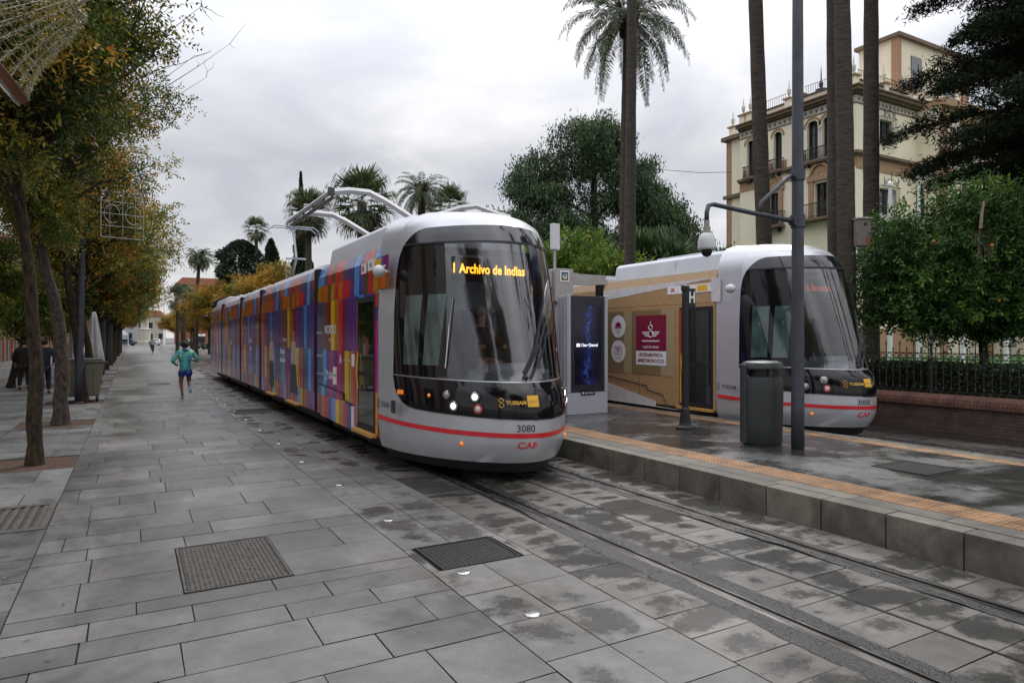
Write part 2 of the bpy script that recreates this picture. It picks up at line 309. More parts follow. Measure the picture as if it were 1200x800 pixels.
# ================================================================== THE SETTING
M = {}
M['joint'] = mat('joint_dirt', (0.035, 0.032, 0.03), .9, var=.3)
M['path'] = stone_mat('granite_path', (0.155, 0.150, 0.142), (0.090, 0.088, 0.085), 0.35, .5, 'stretch', .5, .32)
M['side'] = stone_mat('granite_sidewalk', (0.115, 0.117, 0.115), (0.05, 0.05, 0.05), 0.05, .8, 'noise', .6, .4)
M['damp'] = stone_mat('granite_damp', (0.165, 0.16, 0.15), (0.072, 0.070, 0.067), -.78, .8, 'slab', .45, .22)
M['damp2'] = stone_mat('granite_wet_track', (0.17, 0.158, 0.14), (0.062, 0.059, 0.054), -.58, 1.0, 'slab', .42, .15)
M['plat'] = stone_mat('platform_slabs', (0.125, 0.122, 0.117), (0.042, 0.041, 0.039), 0.5, .75, 'noise', .42, .1, grime=(.085, .065, .045))
M['kerb'] = stone_mat('kerb_granite', (0.17, 0.155, 0.125), (0.085, 0.078, 0.065), 0.3, 1.4, 'noise', .75, .55)
M['tram2way'] = stone_mat('far_track_paving', (0.075, 0.068, 0.06), (0.03, 0.029, 0.027), .5, .6, 'stretch', .5, .14)
M['steel'] = mat('rail_steel', (0.30, 0.28, 0.26), .26, 1.0, var=.25, scale=4, stretch=(8, .6, 1), rvar=.12)
M['groove'] = mat('rail_groove', (0.012, 0.012, 0.013), .35, var=.3)
M['bitumen'] = mat('rail_bitumen', (0.035, 0.034, 0.036), .32, var=.35, scale=9, bump=.5, bscale=60, rvar=.15)
M['soil'] = mat('leaf_littered_soil', (0.055, 0.03, 0.02), .95, var=.6, scale=30, bump=1, bscale=80, col2=(.10, .05, .028))
M['iron'] = mat('cast_iron', (0.035, 0.034, 0.034), .42, .6, var=.4, scale=20, bump=.3)
M['oldiron'] = mat('weathered_iron', (0.075, 0.068, 0.06), .6, .35, var=.4, scale=14, bump=.4)
M['stud'] = mat('stud_steel', (0.55, 0.55, 0.54), .25, .9, var=.2, scale=30)

# base earth to the horizon
b = MB(); b.quad((-900, -300, -.05), (900, -300, -.05), (900, 1500, -.05), (-900, 1500, -.05)); struct(b.build('ground', mat('far_ground', (0.10, 0.10, 0.095), .8, var=.2, scale=.2)))
b = MB(); b.quad((-14, -16, -.012), (14.4, -16, -.012), (14.4, 230, -.012), (-14, 230, -.012)); struct(b.build('paving_bed', M['joint']))

# --- the wide path (X -0.72 .. 2.05), rows of random depth as in the photo
rows = [8.63, 8.01, 7.41, 6.96, 6.60, 6.0, 5.39, 5.15, 4.84, 4.54]; rows = rows[::-1]
near = []; y = 4.54
while y > -6: y -= random.choice([.3, .36, .45, .6]); near.append(y)
rows = near[::-1]+rows; y = 8.63
while y < 200: y += random.choice([.36, .45, .45, .6, .6]); rows.append(y)
MH1 = (0.33, 1.09, 5.40, 6.59)          # manhole in the path
MH3 = (2.2, 2.98, 17.3, 18.0); MH2 = (2.15, 2.87, 4.93, 5.56)
def cut(xs, lo, hi):
    r = []
    for a, c in zip(xs[:-1], xs[1:]):
        for p, q in ((a, min(c, lo)), (max(a, hi), c)):
            if q-p > .05: r.append((p, q))
    return r
def slabs2(name, m, rows, segs, z=0.0, gap=.009, tilt=.0012, tone=(0, 1)):
    b = MB(); T = []; U = []
    for k in range(len(rows)-1):
        y0, y1 = rows[k]+gap/2, rows[k+1]-gap/2
        for a, c in segs(k, rows[k], rows[k+1]):
            a += gap/2; c -= gap/2
            if c-a < .02: continue
            t = [random.uniform(-tilt, tilt) for _ in range(4)]
            J_ = lambda: random.uniform(-.0022, .0022)
            b.quad((a+J_(), y0+J_(), z+t[0]), (c+J_(), y0+J_(), z+t[1]), (c+J_(), y1+J_(), z+t[2]), (a+J_(), y1+J_(), z+t[3]))
            T.append(random.uniform(*tone)); U.append([(-1, -1), (1, -1), (1, 1), (-1, 1)])
    b.t = T; b.uv = U
    return struct(b.build(name, m))
def path_segs(k, y0, y1):
    off = [-.14, .02, .38, -.32][k % 4] + random.uniform(-.06, .06)
    xs = [-.72]; x = off-.9
    while x < 2.05:
        if x > -.55 and x < 1.85: xs.append(x)
        x += random.choice([.6, .75, .9, 1.2])
    xs.append(2.05)
    if y0 < MH1[3]-.02 and y1 > MH1[2]+.02: return cut(xs, MH1[0]-.005, MH1[1]+.005)
    return list(zip(xs[:-1], xs[1:]))
slabs2('path', M['path'], rows, path_segs)
r2 = [-6+.45*i for i in range(460)]
# --- strip with the studs, then the strip along the track
r3 = [4.93-.56*i for i in range(19, 0, -1)]+[4.93, 5.56]+[5.56+.56*i for i in range(1, 360)]
def strip_segs(k, y0, y1):
    xs = [2.05, 2.5, 2.99]
    for mh in (MH2, MH3):
        if y0 < mh[3]-.02 and y1 > mh[2]+.02: return cut(xs, mh[0]-.03, mh[1]+.03)
    return list(zip(xs[:-1], xs[1:]))
slabs2('track_side_paving', M['damp'], r3, strip_segs)
# --- slabs beside and between the rails
rt = [2.06+.335*i for i in range(-24, 600)]
def tr_segs(k, y0, y1):
    L = [(2.99, 3.55)] if k % 2 else [(2.99, 3.55)]
    return L + [(3.86, 4.42), (4.42, 4.99), (5.28, 5.76)]
slabs2('track_paving', M['damp2'], rt, tr_segs, gap=.008)
# far track and its surround
rf = [-14+.6*i for i in range(380)]
slabs2('far_track_paving', M['tram2way'], rf, lambda k, a, c: [(9.86, 10.40), (10.66, 11.22), (11.22, 11.78), (12.06, 12.9), (12.9, 13.78)])
slabs2('median_paving', M['damp'], [44+.6*i for i in range(270)], lambda k, a, c: [(5.78+.58*i, 5.78+.58*(i+1)) for i in range(7)])
# --- left sidewalk with square tree pits
PITS = [11.38+5.35*i for i in range(30)]
GR = (7.87, 9.12)
rl = []; y = -8.0
while y < 7.2: rl.append(y); y += .62
rl += [7.87, 9.12, 9.7, 10.5]
for p in PITS: rl += [p, p+1.22, p+1.22+.72, p+1.22+1.5, p+1.22+2.3, p+1.22+3.2]
rl = sorted(set(rl))
def side_segs(k, y0, y1):
    xs = [-9.0]; x = -9.0
    while x < -2.2: x += random.choice([.6, .8, .9, 1.2]); xs.append(min(x, -2.1))
    if xs[-1] < -2.1: xs.append(-2.1)
    segs = list(zip(xs[:-1], xs[1:]))
    if any(abs(y0-p) < .01 for p in PITS): return segs
    if abs(y0-GR[0]) < .01: return segs+[(-2.1, -1.62)]
    return segs+[(-2.1, -1.45), (-1.45, -.72)] if k % 2 else segs+[(-2.1, -1.1), (-1.1, -.72)]
slabs2('sidewalk', M['side'], rl, side_segs, z=.002)
b = MB()
for p in PITS:
    b.quad((-2.09, p, -.008), (-.735, p, -.008), (-.735, p+1.22, -.008), (-2.09, p+1.22, -.008))
struct(b.build('tree_pit_soil', M['soil']))
# strip of dark stone crossing the sidewalk lengthwise on the left
# rails: head, groove and a ragged bitumen joint on both sides
def rail(name, X):
    b = MB()
    for a, c, z, mi in ((-.035, .03, .004, 0), (.03, .072, -.006, 1), (.072, .09, .003, 0)):
        b.quad((X+a, -14, z), (X+c, -14, z), (X+c, 225, z), (X+a, 225, z), mi)
    for sgn in (-1, 1):
        y = -14.0; w = .1; inner = X-.036 if sgn < 0 else X+.091
        vs = []
        while y < 225:
            st = .12 if y < 14 else (1.0 if y < 60 else 8)
            w = min(.19 if sgn < 0 else .16, max(.05, w+random.uniform(-.022, .022)))
            vs.append((y, w)); y += st
        for (y0, w0), (y1, w1) in zip(vs[:-1], vs[1:]):
            b.quad((inner, y0, .0035), (inner+sgn*w0, y0, .0022), (inner+sgn*w1, y1, .0022), (inner, y1, .0035), 2) if sgn > 0 else b.quad((inner+sgn*w0, y0, .0022), (inner, y0, .0035), (inner, y1, .0035), (inner+sgn*w1, y1, .0022), 2)
    return struct(b.build(name, [M['steel'], M['groove'], M['bitumen']]))
for i, X in enumerate((3.70, 5.14, 10.50, 11.94)): rail('track_rail', X)
b = MB()
for X in (4.42,):
    y = -14
    while y < 60:
        b.quad((X-.012, y, .004), (X+.012, y, .004), (X+random.uniform(.006, .02), y+.5, .004), (X-random.uniform(.006, .02), y+.5, .004)); y += .5
struct(b.build('centre_joint', M['groove']))

# --- platform between the tracks
PY0, PY1 = -15, 40
b = MB(); b.box((5.80, PY0, -.05), (9.83, PY1, .285)); struct(b.build('platform', M['joint']))
def pl_segs(k, y0, y1):
    o = random.choice([0, .3]); xs = [6.64]
    x = 6.64+random.choice([.5, .8])
    while x < 9.0: xs.append(x); x += random.choice([.6, .8, .9])
    xs.append(9.33)
    return list(zip(xs[:-1], xs[1:]))
rp = [PY0+.62*i for i in range(89)]
slabs2('platform_paving', M['plat'], rp, pl_segs, z=.30, gap=.006, tilt=.001)
rk = [2.3+.88*i for i in range(-19, 42)]
slabs2('platform_edge_paving', M['kerb'], rk, lambda k, a, c: [(5.975, 6.21), (9.60, 9.66)], z=.30, gap=.008)
# kerb stones, 0.64 m each, both edges, joints as real gaps
b = MB(); T = []
kj = [4.19+.64*i for i in range(-30, 57)]
for a, c in zip(kj[:-1], kj[1:]):
    for x0, x1 in ((5.765, 5.97), (9.66, 9.85)):
        dx = random.uniform(-.004, .004); b.box((x0+dx, a+.006, -.04), (x1, c-.006, .30+random.uniform(-.002, .002))); T += [random.random()]*6
b.t = T; o = struct(b.build('kerb', M['kerb'], bevel=.006))
# rusty yellow tactile strips made of little domes set in tiles
tm = mat('tactile_ochre', (0.24, 0.125, 0.055), .55, var=.5, scale=3.5, bump=.3, rvar=.15, col2=(.38, .215, .10))
b = MB()
y = PY0
while y < PY1:
    for x0, x1 in ((6.215, 6.425), (6.431, 6.635)): b.box((x0, y+.003, .28), (x1, y+.207, .302))
    for x0, x1 in ((9.34, 9.465), (9.47, 9.595)): b.box((x0, y+.003, .28), (x1, y+.207, .302))
    y += .21
struct(b.build('tactile_strip', tm))
b = MB(); y = -1.0
while y < 16:
    for i in range(8):
        x = 6.24+.053*i
        b.lathe([(.017, 0), (.014, .005)], (x, y, .302), 6)
    y += .053
struct(b.build('tactile_domes', tm))

# --- manholes, drain grate, studs
def manhole(name, rect, label, m, pitch, halves=1, rz=0, group=None, z=.002, bars=False):
    x0, x1, y0, y1 = rect; cx, cy = (x0+x1)/2, (y0+y1)/2
    t = thing(name, (cx, cy, z), label, 'manhole cover', group, rz)
    w, d = (x1-x0)/2, (y1-y0)/2
    b = MB()
    for a, c in (((-w, -d), (w, -d+.02)), ((-w, d-.02), (w, d)), ((-w, -d+.02), (-w+.02, d-.02)), ((w-.02, -d+.02), (w, d-.02))): b.box((*a, -.012), (*c, .006))
    b.build('frame', m, t)
    for h in range(halves):
        ya = -d+.027+(2*d-.054)/halves*h+.003; yb = -d+.027+(2*d-.054)/halves*(h+1)-.003
        b = MB(); b.box((-w+.027, ya, -.01), (w-.027, yb, .001))
        yy = ya+pitch/2; r = 0
        while yy < yb-.01:
            xx = -w+.045
            while xx < w-.03:
                if bars: b.box((xx-.006, yy-pitch*.34, .001), (xx+.006, yy+pitch*.34, .007))
                else: b.lathe([(pitch*.3, 0), (pitch*.22, .005)], (xx, yy, .001), 6)
                xx += pitch*(.62 if bars else 1)
            yy += pitch; r += 1
        b.build('cover', m, t)
    return t
manhole('manhole_cover', MH1, 'large rectangular two-part iron manhole cover in the foreground path', M['oldiron'], .055, 2, bars=True)
manhole('manhole_cover', MH2, 'dark studded manhole cover between path and track in the foreground', M['iron'], .042)
manhole('manhole_cover', MH3, 'dark manhole cover in the paving beside the second tram module, level with the runner', M['iron'], .06)
manhole('manhole_cover', (7.75, 8.45, 4.3, 4.95), 'dark square manhole cover set in the wet platform right of the grey pole', M['iron'], .05, z=.303)
manhole('manhole_cover', (0.5, 1.3, 29.6, 30.6), 'flat manhole cover far down the path beyond the runner', M['oldiron'], .09)
t = thing('drain_grate', (-1.16, 8.5, .002), 'rusty slotted drain grate full of fallen leaves at the left edge of the foreground', 'drain grate')
b = MB()
for a, c in (((-.45, -.61), (.43, -.5)), ((-.45, .5), (.43, .61)), ((-.45, -.5), (-.4, .5)), ((.37, -.5), (.43, .5))): b.box((*a, -.01), (*c, .004))
b.build('frame', M['oldiron'], t)
b = MB()
for i in range(9): b.box((-.36+.085*i, -.48, -.03), (-.315+.085*i, .48, .001))
b.build('grate_bars', M['oldiron'], t)
st = None; k = 0
for X, Y in [(2.33, 3.86), (2.27, 4.81), (2.26, 6.56), (2.26, 8.42), (2.2, 10.26)]+[(2.22, 12.2+1.95*i) for i in range(9)]:
    lab = 'round flat steel stud set in the paving strip along the track'
    if st is None:
        b = MB(); b.lathe([(.062, 0), (.058, .007), (.035, .011), (.01, .012)], (0, 0, 0), 20); st = b.build('paving_stud', M['stud'], smooth=True, loc=(X, Y, .001)); tag(st, lab, 'paving stud', 'steel studs in the paving strip')
    else:
        c = st.copy(); COL.objects.link(c); c.location = (X, Y, .001)

# fallen leaves and tiny litter
n = 1500
c = np.zeros((n, 3)); c[:, 0] = rng.choice([-1, 1], n)*rng.exponential(.8, n)-1.0; c[:, 1] = rng.uniform(3, 40, n); c[:, 2] = .012
k = c[:, 0] > 2; c[k, 0] = -1.2
L = rng.uniform(.012, .04, n); d = rng.normal(0, 1, (n, 3)); d[:, 2] *= .15
nn = rng.normal(0, .2, (n, 3)); nn[:, 2] = 1
o = leaf_object('fallen_leaves', leaves(c, d, nn, L, L*.45), pick([(.2, .12, .03), (.12, .05, .02), (.3, .24, .1)], n), leaf_mat('dry_leaf', .8, .1)); tag(o, 'small dry yellow and brown leaves scattered on the sidewalk', 'leaves', kind='stuff')

# --- brick wall with coping, railing on top, raised lawn and hedge behind
WX = 13.8
M['wallbrick'] = brick_mat('old_brick', (.105, .055, .04), (.07, .04, .03), (.05, .04, .033), 1, .24, .058)
t = thing('garden_wall', (WX, 20, 0), 'low dark red brick wall with a rounded coping along the far track', 'wall')
b = MB(); b.box((0, -34, -.05), (.34, 40, .50)); b.box((-.05, -34, -.05), (-.002, 40, .12)); b.build('brick_base', M['wallbrick'], t)
b = MB(); b.box((-.04, -34, .503), (.38, 40, .55)); b.tube([(.17, -34, .57), (.17, 40, .57)], .16, 12, sx=1); b.build('coping', brick_mat('coping_brick', (.16, .06, .04), (.10, .045, .03), (.04, .03, .025), 1, .07, 5, msize=.01), t)
ironb = mat('railing_iron', (0.022, 0.024, 0.022), .5, .3, var=.3, scale=10)
t = thing('garden_railing', (WX+.17, 20, .68), 'ornate black wrought iron railing standing on the brick wall', 'railing')
b = MB(); y = -22.0
def ringf(b, c, r, w=.008, n=12):
    b.tube([(c[0], c[1]+r*math.cos(2*math.pi*i/n), c[2]+r*math.sin(2*math.pi*i/n)) for i in range(n+1)], w, 4, cap=False)
i = 0
while y < 16:
    near_ = y < -2
    b.tube([(0, y, .1), (0, y, .86), (0, y, 1.0 if i % 2 else .9)], [.011, .011, .009], 6)
    b.tube([(0, y, 1.0 if i % 2 else .9), (0, y, 1.04 if i % 2 else .93), (0, y, 1.12 if i % 2 else .97)], [.008, .02, .002], 5)
    if near_:
        b.sphere((0, y, .45), .02, 6); b.sphere((0, y, .16), .022, 6)
        ringf(b, (0, y+.0725, .79), .048); ringf(b, (0, y+.0725, .04), .04)
    y += .145; i += 1
for z in (.1, .10-.1, .735, .85): b.box((-.012, -22, z-.008), (.012, 16, z+.008))
b.build('railing_panel', ironb, t)
yp = -20.2
for kk in range(12):
    b = MB(); b.lathe([(.06, -.05), (.06, .02), (.03, .05), (.028, .7), (.05, .74), (.028, .8), (.028, 1.0), (.05, 1.04), (.02, 1.12), (.045, 1.2), (.01, 1.34)], (0, yp, 0), 8)
    for s_ in (-1, 1): b.tube([(0, yp, 1.15), (0, yp+s_*.1, 1.17), (0, yp+s_*.16, 1.08), (0, yp+s_*.12, .98), (0, yp+s_*.05, .95)], .009, 5)
    b.build('post', ironb, t); yp += 2.62
lawn = mat('lawn_green', (0.035, 0.10, 0.012), .9, var=.3, scale=12, bump=.6)
b = MB(); b.box((WX+.4, -16, 0), (90, 140, .56)); struct(b.build('lawn', lawn))
# ================================================================== TREES AND PLANTS
LM = leaf_mat('leaf_green'); LMd = leaf_mat('leaf_dark', .6, .15)
bark = mat('bark_dark', (0.016, 0.013, 0.010), .95, var=.55, scale=22, bump=1.0, bscale=40, stretch=(1, 1, .3), col2=(.07, .05, .032), spec=.2)
bark2 = mat('bark_grey', (0.045, 0.037, 0.031), .95, var=.5, scale=20, bump=1.0, bscale=22, stretch=(1, 1, .5), col2=(.11, .09, .075), spec=.2)
palmbark = mat('palm_bark', (0.035, 0.029, 0.024), .92, var=.5, scale=7, bump=1.0, bscale=16, stretch=(.6, .6, 3.2), col2=(.075, .06, .046))

def wobble(p, q, n, amp):
    p, q = Vector(p), Vector(q); out = []
    for i in range(n+1):
        t = i/n; e = math.sin(math.pi*t)
        out.append(p.lerp(q, t)+Vector((random.uniform(-amp, amp)*e, random.uniform(-amp, amp)*e, random.uniform(-amp, amp)*.4*e)))
    return out
def barktube(b, pts, r, n=10, amp=.1):
    # rough outline: radii vary
    b.tube(pts, [x*random.uniform(1-amp, 1+amp) for x in r], n)

GREENS = [(.040, .075, .012), (.065, .10, .014), (.12, .14, .018), (.24, .20, .025), (.36, .22, .025), (.34, .15, .02)]
def street_tree(name, loc, label, trunk_pts, r0, crown, nbr, per, cols, p, leaf=(.092, .034), bare=0, parent_group=None, seed=1, ms=10, twmin=.3, droop=.5, cat='tree', bk=None, density=1.0, minz=None):
    """crown: list of (cx,cy,cz,rx,ry,rz) lobes, local to the tree"""
    random.seed(seed); g = np.random.default_rng(seed)
    t = thing(name, loc, label, cat, parent_group)
    b = MB(); pts = [Vector(q) for q in trunk_pts]
    fine = []
    for a, c in zip(pts[:-1], pts[1:]):
        fine += wobble(a, c, 5, .02)[:-1]
    fine.append(pts[-1]); k = len(fine)
    rr = [r0*(1.25 if i == 0 else (1-.45*i/k)) for i in range(k)]
    b.tube(fine, [x*random.uniform(.93, 1.07) for x in rr], ms)
    top = fine[-1]; tips = []; dirs = []
    for i in range(nbr):
        lobe = crown[i % len(crown)]
        v = g.normal(0, 1, 3); v /= np.linalg.norm(v); rad = g.uniform(.35, 1)**.5
        e = Vector((lobe[0]+v[0]*lobe[3]*rad, lobe[1]+v[1]*lobe[4]*rad, lobe[2]+v[2]*lobe[5]*rad))
        if minz and e.z < minz: e.z = minz+random.uniform(0, .6)
        s0 = fine[max(0, int(k*random.uniform(.72, .99))-1)] if e.z < top.z+.8 else top
        L = (e-s0).length
        mid = s0.lerp(e, .5)+Vector((0, 0, L*.12))
        br = [s0, s0.lerp(mid, .5)+Vector((random.uniform(-.05, .05)*L, random.uniform(-.05, .05)*L, .03*L)), mid, mid.lerp(e, .5)+Vector((random.uniform(-.06, .06)*L, random.uniform(-.06, .06)*L, .02*L)), e]
        rb = min(r0*.36, .022*L+.01)
        b.tube(br, [rb, rb*.8, rb*.6, rb*.35, .008], 5)
        tips.append(e); dirs.append((e-mid).normalized())
        tips.append(br[3]+Vector((random.uniform(-.3, .3), random.uniform(-.3, .3), random.uniform(-.2, .3)))); dirs.append(dirs[-1])
        tips.append(mid+Vector((random.uniform(-.4, .4), random.uniform(-.4, .4), random.uniform(-.2, .4)))); dirs.append(dirs[-1])
    for i in range(bare):
        lobe = crown[i % len(crown)]
        a = R(random.uniform(-60, 60)); e = Vector((lobe[0]+math.cos(a)*lobe[3]*random.uniform(1.05, 1.55), lobe[1]+math.sin(a)*lobe[4], lobe[2]+random.uniform(-.2, 1.2)*lobe[5]))
        s0 = top; pl = wobble(s0, e, 6, .16)
        b.tube(pl, [.03, .025, .018, .013, .01, .006, .003], 4)
        for q in range(7):
            w0 = pl[random.randint(2, 6)]; w1 = w0+Vector((random.uniform(-.1, .7), random.uniform(-.4, .4), random.uniform(-.2, .55)))
            b.tube(wobble(w0, w1, 3, .05), [.006, .005, .004, .002], 3)
    b.build('trunk', bk or bark, t, autosm=50)
    # foliage: sprays of pinnate leaves hanging from the tips
    T = np.array([tuple(q) for q in tips]); Dn = np.array([tuple(q) for q in dirs])
    nl = int(len(T)*per)
    idx = g.integers(0, len(T), nl)
    base = T[idx]+g.normal(0, .20, (nl, 3))*np.array([1, 1, .9])*(1 if leaf[0] < .2 else 1.8)
    rd = Dn[idx]*.4+g.normal(0, .8, (nl, 3)); rd[:, 2] -= droop; rd = unit(rd)
    toneg = g.uniform(0, 1, len(T))[idx]
    nlf = ms
    qs = []; cs = []
    carr = np.asarray(cols); csel = g.choice(len(cols), len(T), p=p)[idx]
    mixm = g.uniform(0, 1, nl) < .35; csel = np.where(mixm, g.choice(len(cols), nl, p=p), csel)
    for j in range(5):
        pos = base+rd*(leaf[0]*.75)*(j+.5)
        side = unit(np.cross(rd, g.normal(0, 1, (nl, 3))))
        for s_ in (-1, 1):
            dd = rd*.55+side*s_; nn = g.normal(0, .5, (nl, 3)); nn[:, 2] += .8
            L = leaf[0]*g.uniform(.7, 1.2, nl); qs.append(leaves(pos+unit(dd)*leaf[0]*.5, dd, nn, L, leaf[1]*g.uniform(.8, 1.25, nl)))
            cs.append(np.clip(carr[csel]*g.uniform(.65, 1.35, (nl, 1)), 0, 1))
    leaf_object('crown', np.concatenate(qs), np.concatenate(cs), LM, t)
    return t

PG = [.26, .27, .22, .15, .08, .02]
GRP = 'street trees in the row along the sidewalk'
T1 = street_tree('street_tree', (-1.24, 11.98, 0), 'nearest street tree on the left, dark peeling trunk standing in the first soil pit', [(0, 0, 0), (.02, 0, 1.5), (-.08, 0, 3.0), (-.22, -.1, 4.3)], .102,
    [(-.3, 0, 5.6, 1.5, 1.7, 1.7), (.35, .2, 7.3, 1.45, 1.7, 1.8), (-1.5, .2, 7.0, 1.7, 1.7, 1.9), (-.3, 0, 9.2, 2.0, 1.8, 1.6)], 84, 40, GREENS, PG, bare=26, seed=3, ms=14, parent_group=GRP)
T2 = street_tree('street_tree', (-1.33, 17.2, 0), 'second street tree on the left, thick grey trunk in the second soil pit', [(0, 0, 0), (.03, 0, 1.3), (-.08, 0, 2.5), (-.34, 0, 3.7), (-.7, .1, 4.6)], .145,
    [(0, 0, 5.2, 1.5, 1.6, 1.4), (.5, .3, 7.2, 1.9, 1.9, 1.8), (-1.3, 0, 6.6, 1.8, 1.8, 1.9), (-.2, 0, 9.6, 1.9, 1.9, 1.6)], 78, 36, GREENS, PG, bare=16, seed=5, ms=14, bk=bark2, parent_group=GRP)
YEL = [(.045, .075, .012), (.09, .12, .015), (.20, .18, .02), (.38, .25, .022), (.45, .22, .02), (.42, .15, .02)]
PY = [.20, .26, .24, .17, .09, .04]
T3 = street_tree('street_tree', (-1.3, 27.9, 0), 'street tree with a thin leaning trunk just behind the folded white parasols', [(0.1, 0, 0), (-.05, 0, 1.6), (-.35, 0, 3.2), (-.3, .1, 3.9)], .13,
    [(.1, 0, 4.9, 2.0, 2.0, 1.5), (1.0, .3, 5.4, 2.0, 2.1, 1.7), (-1.5, 0, 6.0, 1.9, 1.8, 1.9)], 56, 22, YEL, PY, leaf=(.11, .042), seed=11, parent_group=GRP)
far = []
ORD = ['second', 'third', 'fourth', 'fifth', 'sixth', 'seventh', 'eighth', 'ninth', 'tenth', 'eleventh', 'twelfth', 'thirteenth', 'fourteenth', 'fifteenth', 'sixteenth']
T4 = street_tree('street_tree', (-1.3, 33.3, 0), 'yellowing street tree, first of the row beyond the folded parasols', [(0, 0, 0), (0, 0, 1.8), (.05, 0, 3.2)], .15,
    [(0, 0, 4.7, 2.1, 2.0, 1.5), (.9, 0, 5.0, 2.2, 2.1, 1.7), (-1.0, 0, 5.6, 1.9, 1.8, 1.9)], 54, 20, YEL, PY, leaf=(.14, .055), seed=21, parent_group=GRP, ms=8)
for i in range(11):
    Y = 38.6+5.35*i*1.15; s_ = random.uniform(.9, 1.1)
    dup(T4, (-1.3+random.uniform(-.1, .1), Y, 0), 'yellowing street tree, %s of the row beyond the folded parasols' % ORD[i], rz=random.uniform(-.5, .5)+(math.pi if i % 3 == 1 else 0)*0, scale=(s_, s_, s_*random.uniform(.95, 1.1)))
dup(T3, (-1.3, 22.6, 0), 'street tree beside the grey lamp post, its crown above the wheelie bin', rz=.6, scale=(1.0, 1.0, 1.12))

# orange trees of the second row on the left
OR = [(.06, .10, .012), (.10, .15, .015), (.20, .22, .02), (.32, .26, .03), (.035, .06, .01)]
O1 = street_tree('orange_tree', (-4.3, 22.5, 0), 'round yellow-green orange tree at the left edge of the photo with a slanting dark trunk', [(-.3, 0, 0), (-.1, 0, 1.1), (.25, 0, 2.0)], .13,
    [(0, 0, 3.1, 1.7, 1.7, 1.0), (0.1, 0, 3.9, 1.4, 1.4, 1.0)], 70, 26, OR, [.24, .26, .22, .14, .14], leaf=(.10, .045), seed=31, parent_group='orange trees in the second row on the left', ms=8, droop=.2, minz=2.45)
for i, (X, Y, w) in enumerate([(-3.6, 30.5, 'showing between the two nearest trunks'), (-4.4, 38.5, 'behind the walkers in dark clothes'), (-3.9, 47, 'behind the second nearest trunk'), (-4.2, 56, 'behind the grey lamp post'), (-6.6, 27.5, 'nearest the white and red facade'), (-7.2, 36, 'farthest left beside the facade')]):
    dup(O1, (X, Y, 0), 'round yellow-green orange tree '+w, rz=i*1.3, scale=random.uniform(.92, 1.1))

# ------------------------------------------------------------------ palms
def frond(g, L, th, ph, droop, nl, lw, ll, base=(0, 0, 0), fold=.5, twist=0):
    """feather frond as quads; th azimuth, ph start elevation"""
    n = 12; pts = [np.array(base, float)]; el = ph; seg = L/n
    for i in range(n):
        d = np.array([math.cos(th)*math.cos(el), math.sin(th)*math.cos(el), math.sin(el)]); pts.append(pts[-1]+d*seg); el -= droop/n*(1+i*.12)
        el = max(el, -1.45)
    pts = np.array(pts); tt = np.linspace(.12, 1, nl)*n
    i0 = np.clip(tt.astype(int), 0, n-1); fr = (tt-i0)[:, None]
    P = pts[i0]*(1-fr)+pts[i0+1]*fr; T = unit(pts[i0+1]-pts[i0])
    S = unit(np.cross(T, np.array([0, 0, 1.0]))+1e-6); U = np.cross(S, T)
    q = []
    for s_ in (-1, 1):
        d = unit(T*.75+S*s_*1.0+U*(-fold+g.normal(0, .25, (nl, 1)))+g.normal(0, .10, (nl, 3)))
        l_ = ll*np.sin(np.clip(np.linspace(.18, 1.0, nl), 0, 1)*math.pi*.86+.25)*g.uniform(.85, 1.1, nl); l_ = np.maximum(l_, ll*.3)
        nn = U+g.normal(0, .2, (nl, 3))
        q.append(leaves(P+d*l_[:, None]/2, d, nn, l_, np.full(nl, lw)))
    # rachis
    r = []
    for i in range(n):
        w = .022*(1-i/n)+.006; s0 = unit(np.cross(pts[i+1]-pts[i], np.array([0, 0, 1.0]))+1e-6)*w
        r.append([pts[i]-s0, pts[i]+s0, pts[i+1]+s0*.8, pts[i+1]-s0*.8])
    return np.concatenate(q+[np.array(r)]), len(r)
PGc = [(.055, .08, .032), (.075, .10, .042), (.045, .062, .025), (.11, .12, .06)]
